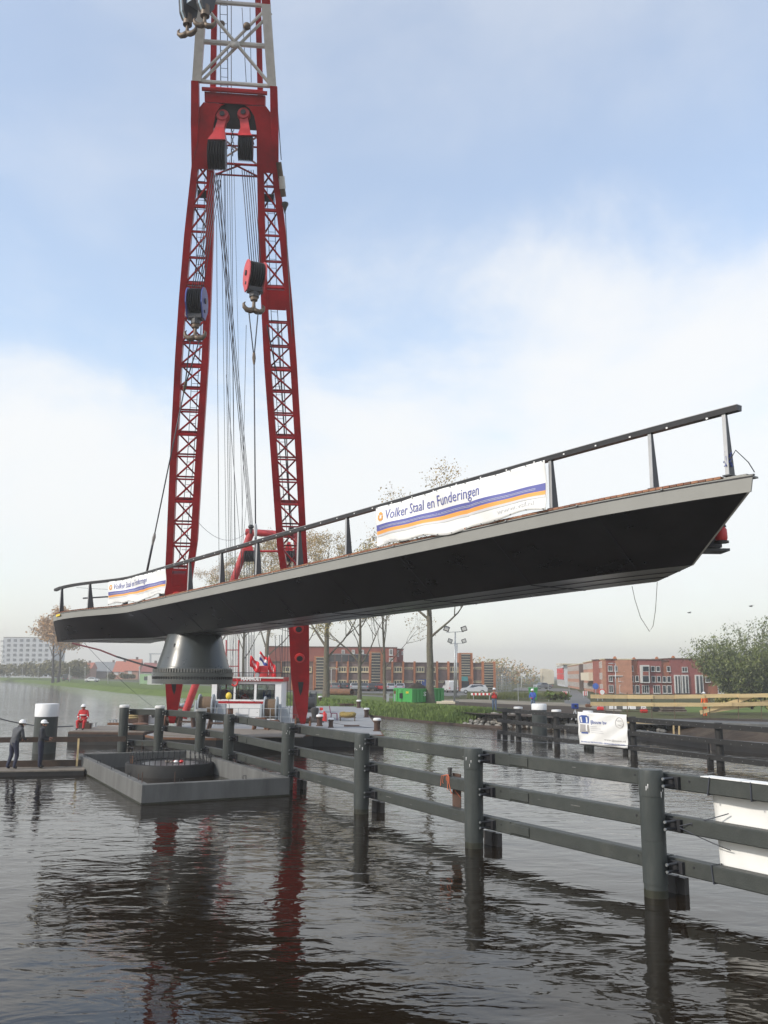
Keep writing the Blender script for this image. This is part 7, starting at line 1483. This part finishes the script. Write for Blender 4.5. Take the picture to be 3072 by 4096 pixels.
# ================================================================== people
for nm_, c_, r_ in (('skin',(.42,.22,.15),.6),('jacket_dark',(.035,.037,.045),.8),('jacket_grey',(.075,.078,.085),.8),('trousers_navy',(.022,.026,.05),.85),('coverall_red',(.50,.025,.03),.8),('vest_red',(.72,.06,.05),.8),('jeans',(.12,.17,.25),.85),('jacket_blue',(.04,.09,.36),.8),('boots',(.02,.018,.016),.7),('vest_orange',(.75,.14,.03),.8),('shirt_tan',(.36,.30,.23),.85),('hair',(.03,.02,.015),.8),('reflective',(.65,.66,.64),.4)): mat(nm_, c_, r_, var=.22, vs=9, bump=.35, bs=22)
def person(lab, base, face, joints, cloth, group=None, sc=1.0, extra=None):
    """one skinned body from a posed skeleton; joints are (x right, y forward, z up) metres for a 1.78 m figure"""
    t_ = thing('person', lab, 'person', base, group); J = joints; M_ = Matrix.Rotation(face, 4, 'Z')
    names_ = list(J); idx = {k: i for i, k in enumerate(names_)}
    E_ = [('pelvis','waist'),('waist','chest'),('chest','neck'),('neck','head0'),('head0','head1')]
    for s_ in 'LR': E_ += [('chest','sh'+s_),('sh'+s_,'el'+s_),('el'+s_,'wr'+s_),('wr'+s_,'ha'+s_),('pelvis','hp'+s_),('hp'+s_,'kn'+s_),('kn'+s_,'an'+s_),('an'+s_,'to'+s_)]
    rad = {'pelvis':(.165,.125),'waist':(.155,.115),'chest':(.185,.13),'neck':(.065,.065),'head0':(.085,.095),'head1':(.085,.10)}
    for s_ in 'LR': rad.update({'sh'+s_:(.088,.088),'el'+s_:(.062,.062),'wr'+s_:(.044,.044),'ha'+s_:(.045,.032),'hp'+s_:(.11,.115),'kn'+s_:(.078,.08),'an'+s_:(.058,.06),'to'+s_:(.048,.04)})
    me = bpy.data.meshes.new('body'); me.from_pydata([J[k] for k in names_], [(idx[a], idx[b]) for a, b in E_], [])
    o = bpy.data.objects.new('tmp', me); COL.objects.link(o); md = o.modifiers.new('skin','SKIN'); md.use_smooth_shade = True
    for k, sv in zip(names_, me.skin_vertices[0].data): sv.radius = rad[k]; sv.use_root = (k == 'pelvis')
    o.modifiers.new('sub','SUBSURF').levels = 1; o.modifiers['sub'].render_levels = 1
    bm_ = bpy.data.meshes.new_from_object(o.evaluated_get(bpy.context.evaluated_depsgraph_get())); bpy.data.objects.remove(o)
    mats_ = ['skin'] + sorted(set(cloth.values()) - {'skin'}); mi = {m_: i for i, m_ in enumerate(mats_)}
    for m_ in mats_: bm_.materials.append(MAT[m_])
    seg = [(V(J[a]), V(J[b]), (a, b)) for a, b in E_]
    def zone(a, b):
        if b.startswith('head') or a.startswith('head'): return 'skin'
        if b == 'neck': return cloth['torso']
        if b.startswith('ha'): return 'skin' if 'glove' not in cloth else cloth['glove']
        if a.startswith('sh') or a.startswith('el') or b.startswith('sh'): return cloth['arm']
        if a.startswith('an'): return 'boots' if 'boots' in mi else cloth['leg']
        if a == 'pelvis' and b == 'waist': return cloth['torso']
        if a.startswith(('hp','kn')) or b.startswith('hp'): return cloth['leg']
        return cloth['torso']
    for p in bm_.polygons:
        c = V(p.center); best = None
        for a, b, nm in seg:
            ab_ = b-a; t__ = max(0, min(1, (c-a).dot(ab_)/max(ab_.length_squared,1e-6))); d_ = (c-(a+ab_*t__)).length/max(.04, rad[nm[1]][0]*.5+rad[nm[0]][0]*.5)
            if best is None or d_ < best[0]: best = (d_, nm)
        p.material_index = mi.get(zone(*best[1]), 0); p.use_smooth = True
    body = put('body', bm_, t_); body.matrix_local = M_ @ Matrix.Scale(sc, 4)
    hc = V(J['head1']); hv = (hc-V(J['head0'])).normalized()
    def part(q, nm, m_, sm='all'): o_ = q.build(nm, m_, None, smooth=sm); o_.parent = t_; o_.matrix_local = M_ @ Matrix.Scale(sc, 4); return o_
    hd = V(J.get('_look', (0,1,0))).normalized()
    # face relief: nose, eyes, mouth, ears; hair below the helmet
    sdx = V((hd.y,-hd.x,0)).normalized(); fc = hc-V((0,0,.05))
    q = MB(); q.sphere(fc+hd*.105+V((0,0,-.015)), .02, 8, 6, (.8,.9,1.4)); part(q, 'nose', 'skin')
    for s_ in (-1, 1):
        q = MB(); q.sphere(fc+hd*.092+sdx*(s_*.034)+V((0,0,.02)), .013, 6, 5); part(q, 'eye', 'hair'); q = MB(); q.sphere(fc+sdx*(s_*.088)+V((0,0,-.01)), .026, 8, 6, (.6,1,1.3)); part(q, 'ear', 'skin')
    q = MB(); q.sphere(fc+hd*.096+V((0,0,-.065)), .018, 8, 5, (1.4,.6,.5)); part(q, 'mouth', 'rust')
    q = MB(); q.sphere(fc-hd*.03+V((0,0,.02)), .10, 12, 8, (1,1,.9)); part(q, 'hair', 'hair')
    # hard hat: shell with brim and ridge
    q = MB(); hb = hc+V((0,0,.005)); q.lathe(hb, [(.125,-.005),(.125,.01),(.118,.05),(.095,.095),(.05,.12),(0,.128)], 20); hat = part(q, 'hard_hat', cloth.get('hat','white_hat'))
    q = MB(); q.lathe(hb+hd*.03, [(0,-.008),(.145,-.008),(.15,0),(.125,.014),(0,.014)], 20); part(q, 'hat_brim', cloth.get('hat','white_hat'))
    # hands: palm already in the body; add curled fingers and a thumb
    for s_ in 'LR':
        w0, h0 = V(J['wr'+s_]), V(J['ha'+s_]); hv_ = (h0-w0).normalized(); sx = hv_.cross(V((0,0,1))); sx = sx.normalized() if sx.length > .1 else V((1,0,0)); dn = hv_.cross(sx)
        for k in range(4):
            b0_ = h0+sx*((k-1.5)*.019); l_ = (.05,.062,.058,.045)[k]; q = MB(); q.tube([b0_, b0_+hv_*l_*.6, b0_+hv_*l_*.95+dn*.025, b0_+hv_*l_*.8+dn*.05], [.010,.010,.009,.007], 6); part(q, 'finger', cloth.get('glove','skin'))
        q = MB(); b0_ = w0.lerp(h0,.55)+sx*.035; q.tube([b0_, b0_+sx*.03+hv_*.03, b0_+sx*.03+hv_*.06], [.011,.011,.008], 6); part(q, 'thumb', cloth.get('glove','skin'))
    if extra: extra(part, J)
    return t_
mat('white_hat', (.80,.80,.80), .35, var=.03)
def stand(**kw):
    J = dict(pelvis=(0,0,.95), waist=(0,0,1.10), chest=(0,.01,1.36), neck=(0,.02,1.50), head0=(0,.045,1.585), head1=(0,.05,1.675))
    for s_, sg in (('L',-1),('R',1)):
        J.update({'sh'+s_:(sg*.185,.01,1.42),'el'+s_:(sg*.24,0,1.13),'wr'+s_:(sg*.25,.08,.88),'ha'+s_:(sg*.25,.11,.80),'hp'+s_:(sg*.095,0,.90),'kn'+s_:(sg*.105,.02,.49),'an'+s_:(sg*.11,0,.09),'to'+s_:(sg*.13,.14,.045)})
    J.update({k: v for k, v in kw.items() if not k.startswith('_')}); J2 = {k: V(v) for k, v in J.items()}
    return J2
def stand_person(lab, base, face, cloth, kw, look=None, **k2):
    J = stand(**kw)
    class DD(dict): pass
    d = DD(J)
    lk = look or (0,1,0)
    orig = person
    Jn = {k: v for k, v in J.items()}
    return _person(lab, base, face, Jn, cloth, lk, **k2)
def _person(lab, base, face, J, cloth, look, **k2):
    class P(dict):
        def get(self, k, d=None): return look if k == '_look' else dict.get(self, k, d)
    return person(lab, base, face, P(J), cloth, **k2)
# two workers on the left walkway
PZ0 = 0.205
def pier_at(x, off): 
    r_ = ray(x, 3058); n_ = pk; P = PA+pk*off; t_ = (P-CAM).dot(n_)/r_.dot(n_); p = CAM+r_*t_; return V((p.x,p.y,PZ0))
stand_person('worker in dark jacket leaning on the walkway rail at the far left', pier_at(52,.55), R(-28), dict(torso='jacket_grey',arm='jacket_grey',leg='trousers_navy',b='boots',hat='white_hat'),
    dict(pelvis=(0,-.03,.95),waist=(0,.0,1.10),chest=(0,.12,1.34),neck=(0,.19,1.47),head0=(0,.24,1.55),head1=(.01,.27,1.64),shL=(-.19,.12,1.40),shR=(.19,.12,1.40),elL=(-.25,.16,1.13),elR=(.26,.14,1.12),wrL=(-.12,.36,1.02),wrR=(.16,.36,1.03),haL=(-.05,.42,1.02),haR=(.09,.42,1.03),hpL=(-.095,-.03,.90),hpR=(.095,-.03,.90),knL=(-.10,-.02,.49),knR=(.13,.04,.48),anL=(-.12,-.16,.09),anR=(.14,-.08,.09),toL=(-.13,-.02,.045),toR=(.15,.06,.045)), look=(.3,.9,0), group='workers on the left walkway', sc=1.02)
stand_person('worker in black jacket with orange face standing before the white-topped pile', pier_at(158,.62), R(-80), dict(torso='jacket_dark',arm='jacket_dark',leg='trousers_navy',b='boots',hat='white_hat'),
    dict(chest=(0,.02,1.36),elL=(-.24,.06,1.14),wrL=(-.14,.28,1.10),haL=(-.08,.33,1.12),elR=(.24,.05,1.13),wrR=(.15,.27,1.06),haR=(.08,.32,1.07)), look=(.1,1,0), group='workers on the left walkway', sc=1.0,
    extra=lambda part, J: part(MB().tube([V(J['chest'])+V((-.14,-.04,.08)),V(J['neck'])+V((-.07,.05,-.02)),V(J['neck'])+V((.07,.05,-.02)),V(J['chest'])+V((.14,-.04,.08))],.03,8),'collar','jacket_grey'))
# seated worker in red
sp = ZB(333,2922); 
def stripes(part, J):
    for z_, y_ in ((1.02,.01),):
        q = MB(); c = V(J['chest']); q.lathe(c+V((0,.0,-.12)), [(.205,-.025),(.21,0),(.205,.025)], 20); part(q, 'reflective_band', 'reflective')
    for s_ in 'LR':
        e, w_ = V(J['el'+s_]), V(J['wr'+s_]); m_ = e.lerp(w_, .25); d_ = (w_-e).normalized(); q = MB(); q.tube([m_-d_*.03, m_+d_*.03], .066, 10, cap=False); part(q, 'reflective_band', 'reflective')
Jsit = dict(pelvis=(0,0,.46),waist=(0,.03,.62),chest=(0,.06,.88),neck=(0,.10,1.02),head0=(0,.13,1.10),head1=(0,.14,1.19),shL=(-.19,.06,.94),shR=(.19,.06,.94),elL=(-.27,.10,.66),elR=(.27,.10,.66),wrL=(-.13,.30,.55),wrR=(.13,.30,.55),haL=(-.05,.36,.53),haR=(.05,.36,.53),hpL=(-.10,.05,.45),hpR=(.10,.05,.45),knL=(-.19,.43,.46),knR=(.19,.43,.46),anL=(-.15,.40,.09),anR=(.15,.40,.09),toL=(-.17,.55,.045),toR=(.17,.55,.045))
_person('worker in red coveralls and white hard hat sitting on the pontoon edge', V((sp.x,sp.y-.05,BZ+.045)), R(178), {k: V(v) for k, v in Jsit.items()}, dict(torso='coverall_red',arm='coverall_red',leg='coverall_red',b='boots',hat='white_hat'), (0,1,0), sc=1.05, extra=stripes)
# far bank people
def vest(mt): return lambda part, J: part(MB().loft([[V((a*w_,b*d_+.01,z_)) for a, b in ((-1,-.6),(-.6,-1),(.6,-1),(1,-.6),(1,.6),(.6,1),(-.6,1),(-1,.6))] for z_, w_, d_ in ((1.0,.205,.165),(1.15,.20,.16),(1.34,.225,.17),(1.45,.17,.12))]), 'safety_vest', mt)
mp0 = gp(1978,2852); stand_person('man in red safety vest and jeans photographing from the soil bank', V((mp0.x,mp0.y,GZ+.12)), R(170), dict(torso='shirt_tan',arm='shirt_tan',leg='jeans',b='boots',hat='white_hat'),
    dict(elL=(-.26,.16,1.22),wrL=(-.08,.30,1.44),haL=(-.04,.30,1.52),elR=(.26,.16,1.22),wrR=(.08,.30,1.44),haR=(.04,.30,1.52)), look=(0,1,0), sc=1.03, extra=vest('vest_red'))
mp1 = gp(2133,2848); stand_person('man in blue jacket with red gloves behind the big white-topped pile', V((mp1.x,mp1.y,GZ+.05)), R(150), dict(torso='jacket_blue',arm='jacket_blue',leg='jeans',b='boots',hat='white_hat',glove='vest_red'),
    dict(elL=(-.27,.08,1.15),wrL=(-.10,.30,1.08),haL=(-.04,.33,1.06),elR=(.27,.08,1.15),wrR=(.10,.30,1.08),haR=(.04,.33,1.06),head0=(0,.07,1.58),head1=(0,.10,1.66)), look=(-.2,1,-.3), sc=1.03)
p_ = D(2820,2840,68); stand_person('worker in orange clothing behind the pale timber railing', V((p_.x,68,GZ)), R(20), dict(torso='vest_orange',arm='vest_orange',leg='vest_orange',b='boots',hat='white_hat'), {}, sc=1.03)
p_ = D(980,2780,WY+1.3); stand_person('crane operator in orange behind the middle wheelhouse window', V((p_.x,WY+1.3,WZ0+.25)), R(180), dict(torso='vest_red',arm='vest_red',leg='trousers_navy',b='boots',hat='hair'), dict(elL=(-.27,.1,1.15),wrL=(-.2,.35,1.1),haL=(-.18,.42,1.1),elR=(.27,.1,1.15),wrR=(.2,.35,1.1),haR=(.18,.42,1.1)), sc=.98)
# ================================================================== haze: the damp spring air
hz = bpy.data.materials.new('haze'); hz.use_nodes = True; t = hz.node_tree; t.nodes.clear(); o_ = N(t, 'ShaderNodeOutputMaterial'); pv = N(t, 'ShaderNodeVolumePrincipled'); pv.inputs['Color'].default_value = (1,.99,.97,1); pv.inputs['Density'].default_value = 0.00095; pv.inputs['Anisotropy'].default_value = 0.3; L(t, pv.outputs[0], o_.inputs['Volume']); MAT['haze'] = hz
q = MB(); q.box((0,700,22.5), (3000,1700,50)); o = q.build('haze', 'haze', kind='stuff'); tag(o, 'pale even haze hanging over the canal and town', 'haze')
